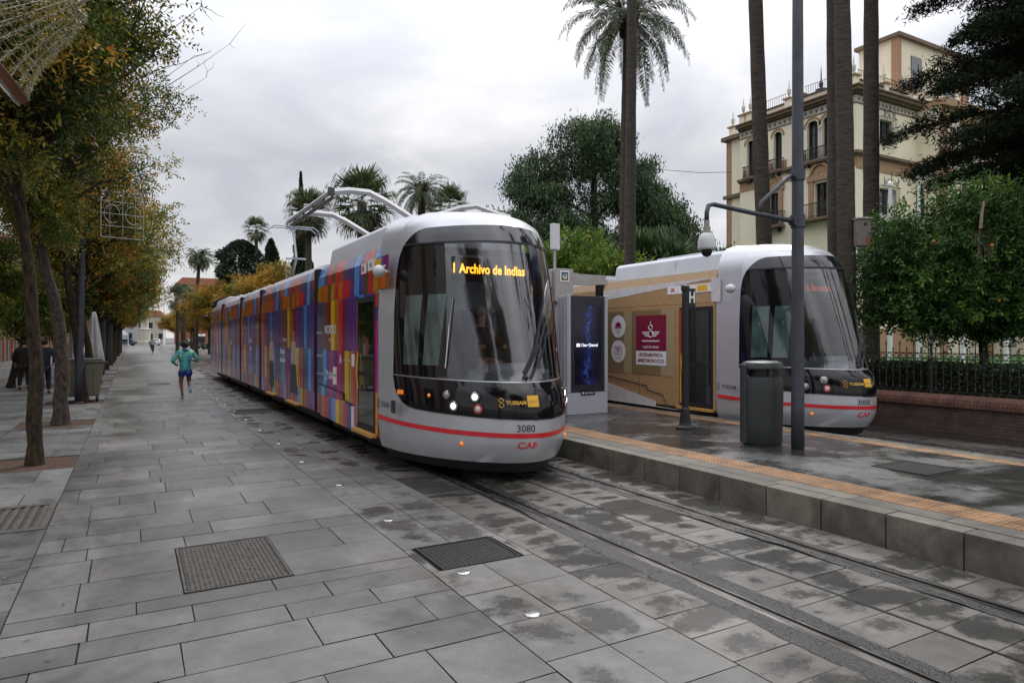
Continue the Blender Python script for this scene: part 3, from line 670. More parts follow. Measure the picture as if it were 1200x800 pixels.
def feather_palm(name, loc, label, trunk, r0, r1, nf, L, seed, group=None, ll=.42, lw=.028, nl=60, boss=.42, cat='palm', lo=-.9, wedge=None):
    g = np.random.default_rng(seed); random.seed(seed)
    t = thing(name, loc, label, cat, group)
    b = MB(); pts = [Vector(q) for q in trunk]; fine = []
    for a, c in zip(pts[:-1], pts[1:]): fine += [a.lerp(c, j/10) for j in range(10)]
    fine.append(pts[-1]); k = len(fine)
    b.tube(fine, [(r0+(r1-r0)*i/k)*random.uniform(.96, 1.04)*(1.25 if i == 0 else 1) for i in range(k)], 14)
    b.build('trunk', palmbark, t, smooth=True)
    top = pts[-1]
    b = MB()
    for i in range(60):
        a = random.uniform(0, 6.28); z = random.uniform(-.9, .35); rr = boss*math.cos(max(-1.2, min(1.2, z*1.2)))
        p = top+Vector((math.cos(a)*rr*.75, math.sin(a)*rr*.75, z)); b.tube([p, p+Vector((math.cos(a)*.16, math.sin(a)*.16, .22))], [.07, .03], 5)
    b.sphere(tuple(top+Vector((0, 0, -.2))), boss*.9, 8, sc=(1, 1, 1.4)); b.build('frond_bases', bark, t)
    Q = []; C = []
    for i in range(nf):
        u = (i+.5)/nf; ph = math.asin(lo*.75+(1-lo*.75)*(u**.8)) if False else lo+(1.35-lo)*u; th = i*2.39996+g.uniform(-.2, .2)
        q, nr = frond(g, L*g.uniform(.88, 1.08)*(1-.12*u), th, ph, 1.35-ph*.15 if ph > 0 else .9, nl, lw, ll, base=(top.x+math.cos(th)*boss*.4, top.y+math.sin(th)*boss*.4, top.z))
        Q.append(q); c = pick(PGc, len(q), jit=.3)*g.uniform(.75, 1.2)
        if ph < -.7 and g.random() < .5: c = c*np.array([2.2, 1.5, 1.0])
        c[-nr:] = (.09, .10, .045); C.append(c)
    leaf_object('fronds', np.concatenate(Q), np.concatenate(C), LMd, t)
    return t
def fan_palm(name, loc, label, H, r0, r1, nf, L, seed, group=None, skirt=.3, cat='palm', nseg=22, col=None):
    g = np.random.default_rng(seed); random.seed(seed); t = thing(name, loc, label, cat, group)
    b = MB(); b.tube([(0, 0, H*i/12) for i in range(13)], [(r0+(r1-r0)*i/12)*random.uniform(.95, 1.05) for i in range(13)], 12); b.build('trunk', palmbark, t, smooth=True)
    Q = []; C = []
    cc = np.array(col or [(.065, .09, .035), (.09, .115, .05), (.14, .155, .075)])
    for i in range(nf):
        u = (i+.5)/nf; ph = -1.25+2.6*u; th = i*2.39996+g.uniform(-.25, .25)
        d = np.array([math.cos(th)*math.cos(ph), math.sin(th)*math.cos(ph), math.sin(ph)]); pet = L*.5
        p0 = np.array([0, 0, H-.15+.35*u]); p1 = p0+d*pet*g.uniform(.8, 1.1); S = unit(np.cross(d, [0, 0, 1.0])+1e-6); U = np.cross(S, d)
        Q.append(np.array([[p0-S*.02, p0+S*.02, p1+S*.015, p1-S*.015]])); C.append(np.array([[.07, .07, .03]]))
        a = np.linspace(-1.5, 1.5, nseg); dd = d*np.cos(a)[:, None]+S*np.sin(a)[:, None]; dd[:, 2] -= .12; dd += g.normal(0, .06, dd.shape); dd = unit(dd)
        l_ = L*.62*(1-.22*np.abs(a)/1.5)*g.uniform(.85, 1.1, nseg)
        q = leaves(p1+dd*l_[:, None]*.5, dd, np.tile(U, (nseg, 1))+g.normal(0, .15, (nseg, 3)), l_, np.full(nseg, L*.075)); Q.append(q)
        # drooping tips
        e = p1+dd*l_[:, None]*.92; d2 = dd*.5+np.array([0, 0, -1.0]); Q.append(leaves(e+unit(d2)*L*.1, d2, np.tile(U, (nseg, 1)), np.full(nseg, L*.26), np.full(nseg, L*.03)))
        ci = cc[g.integers(0, len(cc))]*g.uniform(.7, 1.3)
        if u < skirt*.6: ci = np.array([.10, .085, .05])*g.uniform(.7, 1.2)
        C.append(np.tile(ci, (2*nseg, 1))*g.uniform(.8, 1.2, (2*nseg, 1)))
    leaf_object('fronds', np.concatenate(Q), np.concatenate(C), LMd, t)
    return t
PA = feather_palm('date_palm', (17.12, 21.34, .5), 'tall date palm whose full crown shows against the clouds, behind a mossy trunk', [(0, 0, 0), (.05, 0, 5), (.13, 0, 10), (.25, 0, 14.2)], .22, .16, 54, 3.4, 5, ll=.5, lw=.032, nl=70, group='tall palms along the garden railing')
PB = feather_palm('date_palm', (15.75, 19.26, .5), 'tall palm with a mossy trunk in front of the date palm, crown out of frame', [(0, 0, 0), (.03, 0, 6), (.1, 0, 12), (.2, 0, 19.5)], .215, .16, 40, 3.2, 6, nl=34, lw=.05, group='tall palms along the garden railing')
def tall(loc, lab, rot, sc, lean):
    c = dup(PB, loc, lab, rz=rot, scale=sc); c.rotation_euler = (lean[0], lean[1], rot); return c
tall((16.45, 13.65, .5), 'slim leaning palm trunk left of the grey pole, in front of the pale villa', 0, (1.1, 1.1, 1.02), (0, R(-3.6)))
tall((15.0, 10.45, .5), 'darker left one of the two thick palm trunks right of the grey pole', 1.2, (.98, .98, .95), (0, R(.2)))
tall((14.7, 9.95, .5), 'mossy right one of the two thick palm trunks, carrying a small bird box', 2.2, (1.0, 1.0, .95), (0, R(.4)))
tall((19.5, 12.45, .5), 'straight palm trunk between the bird box trunk and the two flags', .6, (1.12, 1.12, 1.0), (0, 0))

# mid distance palms and conifers behind the trams
fan_palm('fan_palm', (10.9, 36, 0), 'fan palm with a shaggy round crown behind the charging arms', 9.2, .3, .26, 34, 1.85, 41)
fan_palm('fan_palm', (20.6, 46, 0), 'small fan palm just above the silver roof of the front tram', 11.5, .2, .17, 34, 1.6, 43)
feather_palm('date_palm', (17.0, 42.6, 0), 'silvery feather palm above the tram roof right of the fan palm', [(0, 0, 0), (0, 0, 5), (0, 0, 11.7)], .3, .26, 50, 2.4, 45, ll=.4, lw=.04, nl=40)
fan_palm('fan_palm', (9.6, 43, 0), 'fan palm crown half hidden behind the charging pole', 9.6, .25, .2, 40, 1.5, 46)
feather_palm('date_palm', (5.4, 72, 0), 'lone tall date palm over the end of the street', [(0, 0, 0), (0, 0, 5), (.3, 0, 9.7)], .20, .15, 40, 1.75, 47, ll=.45, lw=.06, nl=26, boss=.3)
fan_palm('fan_palm', (4.4, 84, 0), 'grey-green fan palm in the distance left of the lone palm, lower', 6.2, .2, .16, 26, 1.5, 48, col=[(.09, .12, .09), (.11, .14, .10)])
feather_palm('date_palm', (5.3, 88, 0), 'small feather palm in the distance just left of the lone date palm', [(0, 0, 0), (0, 0, 3), (0, 0, 7.5)], .2, .18, 26, 1.7, 49, ll=.4, lw=.07, nl=20, boss=.3)
fan_palm('fan_palm', (9.4, 62, 0), 'slender fan palm between the round evergreen and the cypresses', 11.2, .16, .13, 30, 1.1, 50)
fan_palm('fan_palm', (7.3, 68, 0), 'thin fan palm left of the round evergreen', 9.0, .15, .12, 26, 1.0, 51)

def cone_tree(name, loc, label, H, R0, seed, cols, group=None, cat='tree', z0=.5, leaf=.16, n=9000, power=.8, blob=None, elong=3.0):
    g = np.random.default_rng(seed); t = thing(name, loc, label, cat, group)
    b = MB(); b.tube([(0, 0, 0), (0, 0, H*.5), (0, 0, H*.93)], [R0*.14+.05, R0*.1+.03, .02], 8); b.build('trunk', bark, t)
    u = g.uniform(0, 1, n)**.9; z = z0+(H-z0)*u; a = g.uniform(0, 6.283, n)
    prof = (np.clip((1-u), 0, 1)**power) if blob is None else np.sqrt(np.clip(1-(2*u-1)**2, 0, 1))
    bump = 1+.18*np.sin(a*3+z*1.1)+.14*np.sin(a*5-z*2.3)+.1*np.sin(z*4+a)
    r = R0*prof*bump*g.uniform(.45, 1, n)**.5
    c = np.stack([r*np.cos(a), r*np.sin(a), z], 1); d = np.stack([np.cos(a)*.5, np.sin(a)*.5, np.full(n, .9 if blob is None else .2)], 1)+g.normal(0, .45, (n, 3))
    L = leaf*g.uniform(.7, 1.4, n)*elong/2
    leaf_object('crown', leaves(c, d, g.normal(0, 1, (n, 3)), L, L/elong), pick(cols, n, jit=.4), LMd, t)
    return t
DK = [(.012, .024, .012), (.018, .032, .016), (.026, .042, .02)]
cone_tree('cypress', (10.9, 51.3, 0), 'tall thin pointed cypress rising above the charging arms', 14.1, .75, 61, DK, n=14000, leaf=.14)
cone_tree('cypress', (9.6, 56, 0), 'broad dark cypress left of the tall thin one', 9.6, 1.9, 62, DK, n=14000, leaf=.2, power=.7)
cone_tree('cypress', (11.7, 55, 0), 'dark cypress hidden partly behind the charging pole', 10.2, 1.6, 63, DK, n=12000, leaf=.2, power=.6)
cone_tree('cypress', (10.4, 47, 0), 'low dark cypress right behind the charging pole', 7.4, 1.3, 64, DK, n=9000, leaf=.2, power=.6)
cone_tree('evergreen_tree', (8.3, 63, 0), 'round-topped dark evergreen left of the cypresses', 10.3, 2.1, 65, DK, n=14000, leaf=.22, blob=1, z0=3)
cone_tree('evergreen_tree', (9.2, 92, 0), 'dark evergreen behind the autumn trees at the far end of the tram', 8.2, 1.9, 66, DK, n=8000, leaf=.3, blob=1, z0=3)

# autumn trees behind the far end of the tram and down the street on the right
AUT = [(.34, .18, .02), (.42, .25, .025), (.22, .18, .02), (.45, .17, .02), (.08, .10, .018)]
AP = [.26, .26, .2, .12, .16]
A1 = street_tree('autumn_tree', (8.6, 52, 0), 'golden autumn tree directly behind the middle of the tram roof', [(0, 0, 0), (0, 0, 1.7), (.1, 0, 3.2)], .18,
    [(0, 0, 5.2, 3.0, 2.4, 1.7), (1.2, 0, 6.0, 2.2, 2.2, 1.5), (-1.6, 0, 4.4, 2.0, 2.0, 1.4)], 70, 30, AUT, AP, leaf=(.15, .06), seed=71, ms=8, parent_group='autumn trees right of the street')
for i, (X, Y, s_, w) in enumerate([(6.9, 63, 1.0, 'at the rear end of the tram'), (8.4, 72, 1.0, 'second beyond the rear end of the tram'), (7.3, 80, .85, 'below the lone date palm'), (9.0, 93, 1.0, 'right of the cyclist in the distance'), (7.6, 106, 1.0, 'behind the parked scooters'), (8.4, 122, 1.0, 'third from the end of the street on the right'), (7.2, 140, 1.0, 'second from the end of the street on the right'), (9.2, 160, 1.1, 'at the far end of the street on the right')]):
    dup(A1, (X, Y, 0), 'golden autumn tree '+w, rz=i*1.1, scale=s_)

# big drooping cedar, glossy shrubs and low fan palms behind the second tram
CED = [(.036, .07, .027), (.055, .098, .038), (.08, .12, .048), (.022, .044, .019)]
g = np.random.default_rng(81); random.seed(81)
t = thing('cedar_tree', (26.6, 36.2, 0), 'huge dark green drooping cedar behind the shelter and the tall palms', 'tree')
b = MB(); b.tube(wobble((0, 0, 0), (0, 0, 15), 8, .2), [.55-.055*i for i in range(9)], 10)
Qc = []; Cc = []
lobes = [(-3.2, 2, 12.2, 2.4, 1.9), (-.5, 0, 14.6, 2.4, 2.1), (-4.8, 2.6, 8.6, 2.6, 1.8), (-1.5, 1, 10.2, 3.4, 2.4), (2.2, -1.2, 12.0, 2.4, 2.0), (4.4, -2.4, 8.0, 2.6, 1.8), (1.0, -.4, 7.0, 3.6, 2.4), (-2.6, 1.4, 5.6, 3.2, 1.8), (5.2, -3, 5.2, 2.4, 1.5), (6.6, -3.8, 6.6, 1.7, 1.3), (3.4, -2, 10.0, 2.4, 1.6), (7.4, -4.2, 4.2, 1.6, 1.2), (-4.2, 2.2, 4.4, 2.6, 1.5), (3.0, -1.6, 4.0, 3.0, 1.6),  (-5.9, 3.2, 7.2, 1.6, 1.2), (.8, 0, 15.0, 1.7, 1.3)]
lobes = [(lx*.98, ly, lz, r_, h_) for lx, ly, lz, r_, h_ in lobes]
for lx, ly, lz, r_, h_ in lobes:
    b.tube(wobble((0, 0, max(2, lz-2.5)), (lx, ly, lz), 5, .25), [.16, .13, .1, .07, .05, .03], 6)
    for k in range(60):
        v = g.normal(0, 1, 3); v /= np.linalg.norm(v); q = np.array([lx, ly, lz])+v*np.array([r_, r_, h_])*g.uniform(.45, 1)
        if k % 3 == 0: b.tube([(lx, ly, lz), tuple((np.array([lx, ly, lz])+q)/2+np.array([0, 0, .2])), tuple(q)], [.04, .03, .012], 4)
        nn_ = 210; c = q+g.normal(0, 1, (nn_, 3))*np.array([.36, .36, .26]); c[:, 2] -= np.abs(g.normal(0, .35, nn_))
        d = g.normal(0, .4, (nn_, 3)); d[:, 2] -= .8
        Qc.append(leaves(c, d, g.normal(0, 1, (nn_, 3)), g.uniform(.16, .36, nn_), g.uniform(.05, .10, nn_))); Cc.append(pick(CED, nn_, jit=.35)*g.uniform(.7, 1.35))
b.build('trunk', bark, t); leaf_object('crown', np.concatenate(Qc), np.concatenate(Cc), LMd, t)
SH = [(.07, .14, .016), (.13, .21, .02), (.30, .34, .03), (.04, .08, .012)]
S1 = street_tree('shrub', (15.7, 23.6, .5), 'bright yellow-green glossy shrub behind the shelter, left of the white box', [(0, 0, 0), (0, 0, 1.2), (0, 0, 2.0)], .09,
    [(0, 0, 3.0, 1.5, 1.3, 1.5), (.6, 0, 4.0, 1.0, 1.0, 1.2), (-1.0, .5, 3.6, 1.0, 1.0, 1.0)], 70, 24, SH, [.34, .3, .16, .2], leaf=(.12, .055), seed=91, ms=8, cat='shrub', droop=-.3, parent_group='glossy shrubs behind the shelter')
S1.scale = (1.15, 1.15, 1.12)
dup(S1, (16.6, 21.3, .5), 'bright yellow-green glossy shrub behind the shelter, right of the white box', rz=2, scale=.95)
dup(S1, (15.6, 27.6, .5), 'yellow-green shrub behind the right shoulder of the front tram', rz=4, scale=1.0)
F1 = fan_palm('fan_palm', (20.6, 24.6, .5), 'low bushy fan palm left of the tall palm trunks, behind the second tram', 4.6, .25, .22, 44, 2.0, 95, col=[(.05, .085, .03), (.07, .11, .045)])
dup(F1, (22.4, 25.0, .5), 'low bushy fan palm right of the tall palm trunks, behind the second tram', rz=2)
cone_tree('evergreen_tree', (31, 33.5, .3), 'dark bush mass between the cedar and the villa', 6.6, 2.6, 97, CED, n=14000, leaf=.2, blob=1, z0=.4)
cone_tree('evergreen_tree', (30.5, 45.0, .3), 'dark tree at the right foot of the cedar', 7.0, 3.4, 98, CED, n=12000, leaf=.24, blob=1, z0=.2)
for i, (x_, y_, h_, r_) in enumerate([(16.5, 34, 5, 2.4), (20, 33, 4.6, 2.5), (24, 31.5, 4.2, 2.4), (28, 30, 3.9, 2.4)]):
    cone_tree('evergreen_bush', (x_, y_, .3), 'dark evergreen bush in the belt behind the second tram, %s from the left' % ['first', 'second', 'third', 'fourth'][i], h_, r_, 100+i, CED, n=8000, leaf=.2, blob=1, z0=0, group='dark bushes behind the second tram')

# orange tree behind the railing on the right
ORG = [(.038, .09, .018), (.065, .135, .025), (.14, .25, .035), (.022, .05, .014)]
OT = street_tree('orange_tree', (17.5, 8.4, .5), 'dense orange tree bearing a few fruits behind the railing on the right', [(0, 0, 0), (.03, 0, .9), (0, .05, 1.6)], .12,
    [(-1.9, 1.0, 2.5, 1.1, 1.1, 1.0), (-1.2, .6, 3.4, 1.2, 1.2, 1.0), (-.1, .1, 3.9, 1.5, 1.2, 1.0), (1.2, -.6, 3.6, 1.5, 1.3, 1.2), (2.4, -1.4, 3.8, 1.4, 1.2, 1.1), (-.9, .4, 2.1, 1.4, 1.1, .9), (.7, -.4, 2.2, 1.7, 1.2, 1.0), (2.6, -1.5, 2.4, 1.4, 1.1, 1.0)], 200, 34, ORG, [.3, .34, .16, .2], leaf=(.11, .052), seed=111, ms=10, droop=.1, minz=1.75)
b = MB(); fr = mat('orange_fruit', (.55, .16, .01), .5, var=.2)
for i in range(8):
    a = random.uniform(-2.4, 3.0); b.sphere((a*.87+random.uniform(-.2, .2)-.75, -a*.5-random.uniform(.7, 1.2)-.2, random.uniform(1.9, 4.2)), .038, 6)
b.build('fruit', fr, OT, smooth=True)

# dark drooping conifer filling the top right
t = thing('conifer_tree', (22.4, 7.5, .5), 'very dark conifer with long feathery boughs filling the upper right corner', 'tree')
g = np.random.default_rng(121); random.seed(121); b = MB(); b.tube(wobble((0, 0, 0), (0, 0, 16), 8, .1), [.45-.04*i for i in range(9)], 10)
Qc = []; Cc = []
NC = [(.010, .019, .007), (.016, .027, .009), (.006, .011, .005), (.028, .042, .014)]
for i in range(96):
    z = 5.2+10.4*(i/96)+g.uniform(-.8, .8); a = i*2.39996; L = (5.5-(z-5)*.20)*g.uniform(.72, 1.08)
    d0 = np.array([math.cos(a), math.sin(a), 0]); s0 = np.array([-math.sin(a), math.cos(a), 0])
    pts = [np.array([0, 0, z])+d0*L*u+np.array([0, 0, .9*math.sin(u*2.2)*L*.16-.10*L*u*u]) for u in np.linspace(0, 1, 8)]
    b.tube([tuple(p_) for p_ in pts], [.07-.008*j for j in range(8)], 5)
    for u in np.linspace(.18, 1, 17):
        f_ = u*7; k = min(6, int(f_)); p0 = pts[k]*(1-(f_-k))+pts[k+1]*(f_-k)
        for s_ in (-1, 1):
            l2 = (.42*L*(1.12-u)+.25)*g.uniform(.6, 1.1); dd = d0*.55+s0*s_*.8+np.array([0, 0, g.uniform(-.28, .1)]); dd /= np.linalg.norm(dd)
            e = p0+dd*l2
            b.tube([tuple(p0), tuple(e)], [.014, .005], 3)
            nn_ = int(44+74*l2); uu = g.uniform(.05, 1, nn_)[:, None]; c = p0+(e-p0)*uu+g.normal(0, .10, (nn_, 3)); dr = dd*.5+g.normal(0, .65, (nn_, 3))
            Qc.append(leaves(c, dr, g.normal(0, 1, (nn_, 3)), g.uniform(.12, .24, nn_), g.uniform(.022, .042, nn_))); Cc.append(pick(NC, nn_, jit=.3))
b.build('trunk', bark, t); leaf_object('crown', np.concatenate(Qc), np.concatenate(Cc), leaf_mat('needle_dark', 1.0, .05), t)

# clipped hedge behind the railing
g = np.random.default_rng(131); n = 60000
c = np.stack([g.uniform(16.0, 16.9, n), g.uniform(-3, 22, n), g.uniform(.56, 1.22, n)], 1)
k = g.integers(0, 3, n); c[k == 0, 0] = 16.0+g.normal(0, .04, (k == 0).sum()); c[k == 1, 2] = 1.22+g.normal(0, .04, (k == 1).sum())
o = thing('hedge', (0, 0, 0), 'low dark clipped hedge behind the railing, in front of the villa', 'hedge')
leaf_object('foliage', leaves(c, g.normal(0, 1, (n, 3)), g.normal(0, 1, (n, 3)), g.uniform(.05, .09, n), g.uniform(.03, .045, n)), pick([(.018, .034, .012), (.028, .05, .016), (.012, .022, .008)], n), LMd, o)
b = MB(); b.box((16.1, -3, .55), (16.8, 22, 1.12)); b.build('stems', bark, o)
# ================================================================== TRAMS
M['silver'] = mat('silver_paint', (0.52, 0.53, 0.56), .32, .45, var=.06, scale=3, coat=.4)
M['roofsil'] = mat('roof_paint', (0.56, 0.58, 0.62), .38, .25, var=.06, scale=1.2, coat=.2)
M['blackgl'] = mat('black_gloss', (0.006, 0.006, 0.007), .05, var=.2, coat=0.0, spec=.45)
M['visor'] = mat('visor_gloss', (0.012, 0.013, 0.018), .10, .0, var=.1, coat=.4)
M['rubber'] = mat('black_rubber', (0.010, 0.010, 0.011), .6, var=.3)
M['trim'] = mat('grey_trim', (0.35, 0.36, 0.38), .35, .5)
M['red'] = mat('red_stripe', (0.62, 0.02, 0.03), .3, coat=.3)
M['amber'] = mat('amber_lens', (0.75, 0.17, 0.02), .2, coat=1, emit=(1, .25, .02), estr=.25)
M['lampw'] = mat('lit_headlight', (0.9, 0.9, 0.85), .15, coat=1, emit=(1, .98, .92), estr=1.2)
M['lampoff'] = mat('headlight_glass', (0.35, 0.35, 0.37), .1, .3, coat=1)
M['lampred'] = mat('red_ring', (0.5, 0.02, 0.02), .2, coat=1)
M['chrome'] = mat('chrome', (0.6, 0.6, 0.62), .15, 1.0)
M['led'] = mat('led_amber', (0.1, 0.03, 0), .5, emit=(1, .36, .02), estr=2.6)
M['ledred'] = mat('led_red', (0.1, 0.02, 0), .5, emit=(1, .12, .03), estr=.3)
M['gold'] = mat('gold_decal', (0.55, 0.30, 0.05), .4)
M['yellow'] = mat('yellow_decal', (0.75, 0.42, 0.02), .4)
M['white'] = mat('white_decal', (0.75, 0.75, 0.76), .4, var=.03)
M['dark'] = mat('dark_print', (0.03, 0.03, 0.035), .5)
M['wsglass'] = glass_mat('windscreen_glass', (.74, .76, .80), 2.0, .012)
M['dglass'] = glass_mat('door_glass', (.16, .18, .17), 1.6, .02)
M['inner'] = mat('cab_lining', (0.42, 0.44, 0.50), .6)
M['innerdark'] = mat('saloon_lining', (0.045, 0.047, 0.05), .7)
M['dash'] = mat('dashboard', (0.55, 0.57, 0.60), .5)
M['seat'] = mat('seat_fabric', (0.06, 0.075, 0.10), .9)
M['skin'] = mat('skin_warm', (0.35, 0.19, 0.13), .55)
M['maroon'] = mat('maroon_print', (0.20, 0.01, 0.04), .35, coat=.2)

PZ = [.27, .38, .50, .65, .85, 1.0, 1.15, 1.32, 1.75, 2.2, 2.7, 3.13, 3.25, 3.36, 3.45, 3.55, 3.62, 3.66]
PF = [.30, .22, .17, .15, .15, .16, .20, .34, .46, .58, .72, .85, .92, 1.0, 1.10, 1.30, 1.52, 1.90]
PW = [1.25, 1.285, 1.31, 1.325, 1.325, 1.325, 1.325, 1.325, 1.325, 1.325, 1.305, 1.27, 1.25, 1.225, 1.18, 1.08, .97, .78]
EXP = 1.75; YR = 2.5; YPIL = 1.97
def _s(z, arr): return float(np.interp(z, PZ, arr))
def plan(z): 
    f = _s(z, PF); return f, _s(z, PW), min(2.38, YR-.02-f)
def surf(ph, z, off=0.0):
    f, w, L = plan(z); w += off; f -= off
    s, c = math.sin(ph), abs(math.cos(ph))
    return (w*math.copysign(abs(s)**(2/EXP), s), f+L*(1-c**(2/EXP)), z)
def ph_at_y(y, z):
    f, w, L = plan(z); v = max(0, min(1, 1-(y-f)/L)); return math.acos(v**(EXP/2))
def ph_at_x(x, z):
    f, w, L = plan(z); v = max(-1, min(1, x/w)); return math.copysign(math.asin(abs(v)**(EXP/2)), v)
def patch(b, pa, pb, zlo, zhi, n=48, m=12, off=0.0, mi=0, thick=0, power=1.0):
    """surface patch: pa(z), pb(z) bounding angles; zlo(t), zhi(t) bounding heights"""
    vs = []
    for i in range(n+1):
        t = i/n
        for j in range(m+1):
            z = zlo(t)+(zhi(t)-zlo(t))*j/m; ph = pa(z)+(pb(z)-pa(z))*t
            vs.append(surf(ph, z, off))
    fs = [(i*(m+1)+j, (i+1)*(m+1)+j, (i+1)*(m+1)+j+1, i*(m+1)+j+1) for i in range(n) for j in range(m)]
    b.add(vs, fs, mi)
def onfront(x, z, off=.004):
    return surf(ph_at_x(x, z), z, off)

def wrap_plaid():
    m = bpy.data.materials.new('plaid_wrap'); m.use_nodes = True; t = m.node_tree; N = t.nodes; b = N['Principled BSDF']
    b.inputs['Roughness'].default_value = .22; b.inputs['Coat Weight'].default_value = .5; b.inputs['Coat Roughness'].default_value = .06
    c = N.new('ShaderNodeTexCoord'); s = N.new('ShaderNodeSeparateXYZ'); lk(t, c.outputs['Object'], s.inputs[0])
    def ramp(cols, scale, shift):
        mu = N.new('ShaderNodeMath'); mu.operation = 'MULTIPLY_ADD'; mu.inputs[1].default_value = scale; mu.inputs[2].default_value = shift; lk(t, s.outputs[1], mu.inputs[0])
        fr_ = N.new('ShaderNodeMath'); fr_.operation = 'FRACT'; lk(t, mu.outputs[0], fr_.inputs[0])
        r = N.new('ShaderNodeValToRGB'); r.color_ramp.interpolation = 'CONSTANT'; e = r.color_ramp.elements
        n = len(cols); e[0].position = 0; e[0].color = (*cols[0], 1); e[1].position = 1/n; e[1].color = (*cols[1], 1)
        for i in range(2, n): x = e.new(i/n); x.color = (*cols[i], 1)
        lk(t, fr_.outputs[0], r.inputs[0]); return r.outputs[0]
    PU, DB, LB, RD, OR_, YE, BR, MA, WI, GY, TE, OC = (.10, .03, .16), (.04, .05, .20), (.10, .25, .55), (.42, .035, .05), (.42, .10, .02), (.60, .36, .03), (.10, .05, .03), (.30, .02, .14), (.17, .015, .04), (.07, .06, .08), (.03, .10, .13), (.32, .17, .03)
    top = [OR_, RD, PU, LB, DB, PU, GY, RD, RD, BR, RD, PU, LB, LB]
    top2 = [OR_, OC, RD, BR, DB, LB, PU, RD, RD, OR_, RD, OC, BR, OR_]
    mid = [PU, DB, DB, LB, DB, PU, PU, WI, RD, OC, YE, WI, BR, GY, PU, DB]
    mid2 = [DB, PU, LB, DB, GY, RD, OC, YE, WI, MA, PU, MA, DB, LB, TE, DB]
    low = [PU, RD, LB, MA, DB, RD, OC, YE, LB, PU, RD, OR_]
    L = 3.9
    cols = [ramp(low, 1/3.0, .1), ramp(mid2, 1/L, .42), ramp(mid, 1/L, .38), ramp(top2, 1/3.4, .35), ramp(top, 1/3.4, .2)]
    def step(th):
        q = N.new('ShaderNodeMath'); q.operation = 'GREATER_THAN'; q.inputs[1].default_value = th; lk(t, s.outputs[2], q.inputs[0]); return q.outputs[0]
    cur = cols[0]
    # row heights shift from column to column a little
    for cc, th in zip(cols[1:], (.78, 1.62, 2.50, 2.80)):
        mx_ = N.new('ShaderNodeMixRGB'); lk(t, step(th), mx_.inputs[0]); lk(t, cur, mx_.inputs[1]); lk(t, cc, mx_.inputs[2]); cur = mx_.outputs[0]
    # fine threads inside the blocks
    w = N.new('ShaderNodeMath'); w.operation = 'MULTIPLY'; w.inputs[1].default_value = 17.0; lk(t, s.outputs[1], w.inputs[0])
    fl = N.new('ShaderNodeMath'); fl.operation = 'FLOOR'; lk(t, w.outputs[0], fl.inputs[0])
    wn = N.new('ShaderNodeTexWhiteNoise'); wn.noise_dimensions = '1D'; lk(t, fl.outputs[0], wn.inputs['W'])
    mr_ = N.new('ShaderNodeMapRange'); mr_.inputs['To Min'].default_value = .72; mr_.inputs['To Max'].default_value = 1.18; lk(t, wn.outputs['Value'], mr_.inputs['Value'])
    hs = N.new('ShaderNodeHueSaturation'); hs.inputs['Saturation'].default_value = 1.06; hs.inputs['Value'].default_value = 1.38; lk(t, cur, hs.inputs['Color']); cur = hs.outputs[0]
    sc = N.new('ShaderNodeVectorMath'); sc.operation = 'SCALE'; lk(t, cur, sc.inputs[0]); lk(t, mr_.outputs[0], sc.inputs['Scale']); lk(t, sc.outputs[0], b.inputs['Base Color'])
    return m
def wrap_straw():
    m = bpy.data.materials.new('basket_wrap'); m.use_nodes = True; t = m.node_tree; N = t.nodes; b = N['Principled BSDF']
    b.inputs['Roughness'].default_value = .35; b.inputs['Coat Weight'].default_value = .3
    c = N.new('ShaderNodeTexCoord'); s = N.new('ShaderNodeSeparateXYZ'); lk(t, c.outputs['Object'], s.inputs[0])
    cb = N.new('ShaderNodeCombineXYZ'); lk(t, s.outputs[1], cb.inputs[0]); lk(t, s.outputs[2], cb.inputs[1])
    # basket weave: blocks alternate between horizontal and vertical reeds
    ck = N.new('ShaderNodeTexChecker'); ck.inputs['Scale'].default_value = 7.0; lk(t, cb.outputs[0], ck.inputs['Vector'])
    w1 = N.new('ShaderNodeTexWave'); w1.inputs['Scale'].default_value = 9; w1.inputs['Distortion'].default_value = 3; w1.bands_direction = 'X'; lk(t, cb.outputs[0], w1.inputs['Vector'])
    w2 = N.new('ShaderNodeTexWave'); w2.inputs['Scale'].default_value = 9; w2.inputs['Distortion'].default_value = 3; w2.bands_direction = 'Y'; lk(t, cb.outputs[0], w2.inputs['Vector'])
    mw = N.new('ShaderNodeMixRGB'); lk(t, ck.outputs['Fac'], mw.inputs[0]); lk(t, w1.outputs[0], mw.inputs[1]); lk(t, w2.outputs[0], mw.inputs[2])
    r = N.new('ShaderNodeValToRGB'); e = r.color_ramp.elements; e[0].color = (.26, .155, .07, 1); e[1].color = (.52, .34, .17, 1); e[0].position = .15; e[1].position = .75
    lk(t, mw.outputs[0], r.inputs[0]); lk(t, r.outputs[0], b.inputs['Base Color'])
    return m
M['plaid'] = wrap_plaid(); M['straw'] = wrap_straw()
M['olive'] = mat('olive_print', (0.22, 0.155, 0.075), .4, var=.2, scale=40, stretch=(1, 1, 6), coat=.2)
M['beige'] = mat('beige_print', (0.36, 0.28, 0.16), .4, var=.2, scale=40, stretch=(1, 1, 6), coat=.2)
M['swoosh'] = mat('white_swoosh', (0.62, 0.60, 0.60), .35, coat=.3)
M['ochre'] = mat('step_ochre', (0.50, 0.27, 0.06), .5)

def side_text(b, s, size, y, z, x, dirn, bold=0, mi=0, spacing=1.0):
    # text on the left flank (x negative, seen from -X): reading direction runs towards the nose (-Y)
    put_text(b, s, size, lambda u, v: (x, y-u, z+v), bold, mi, spacing)

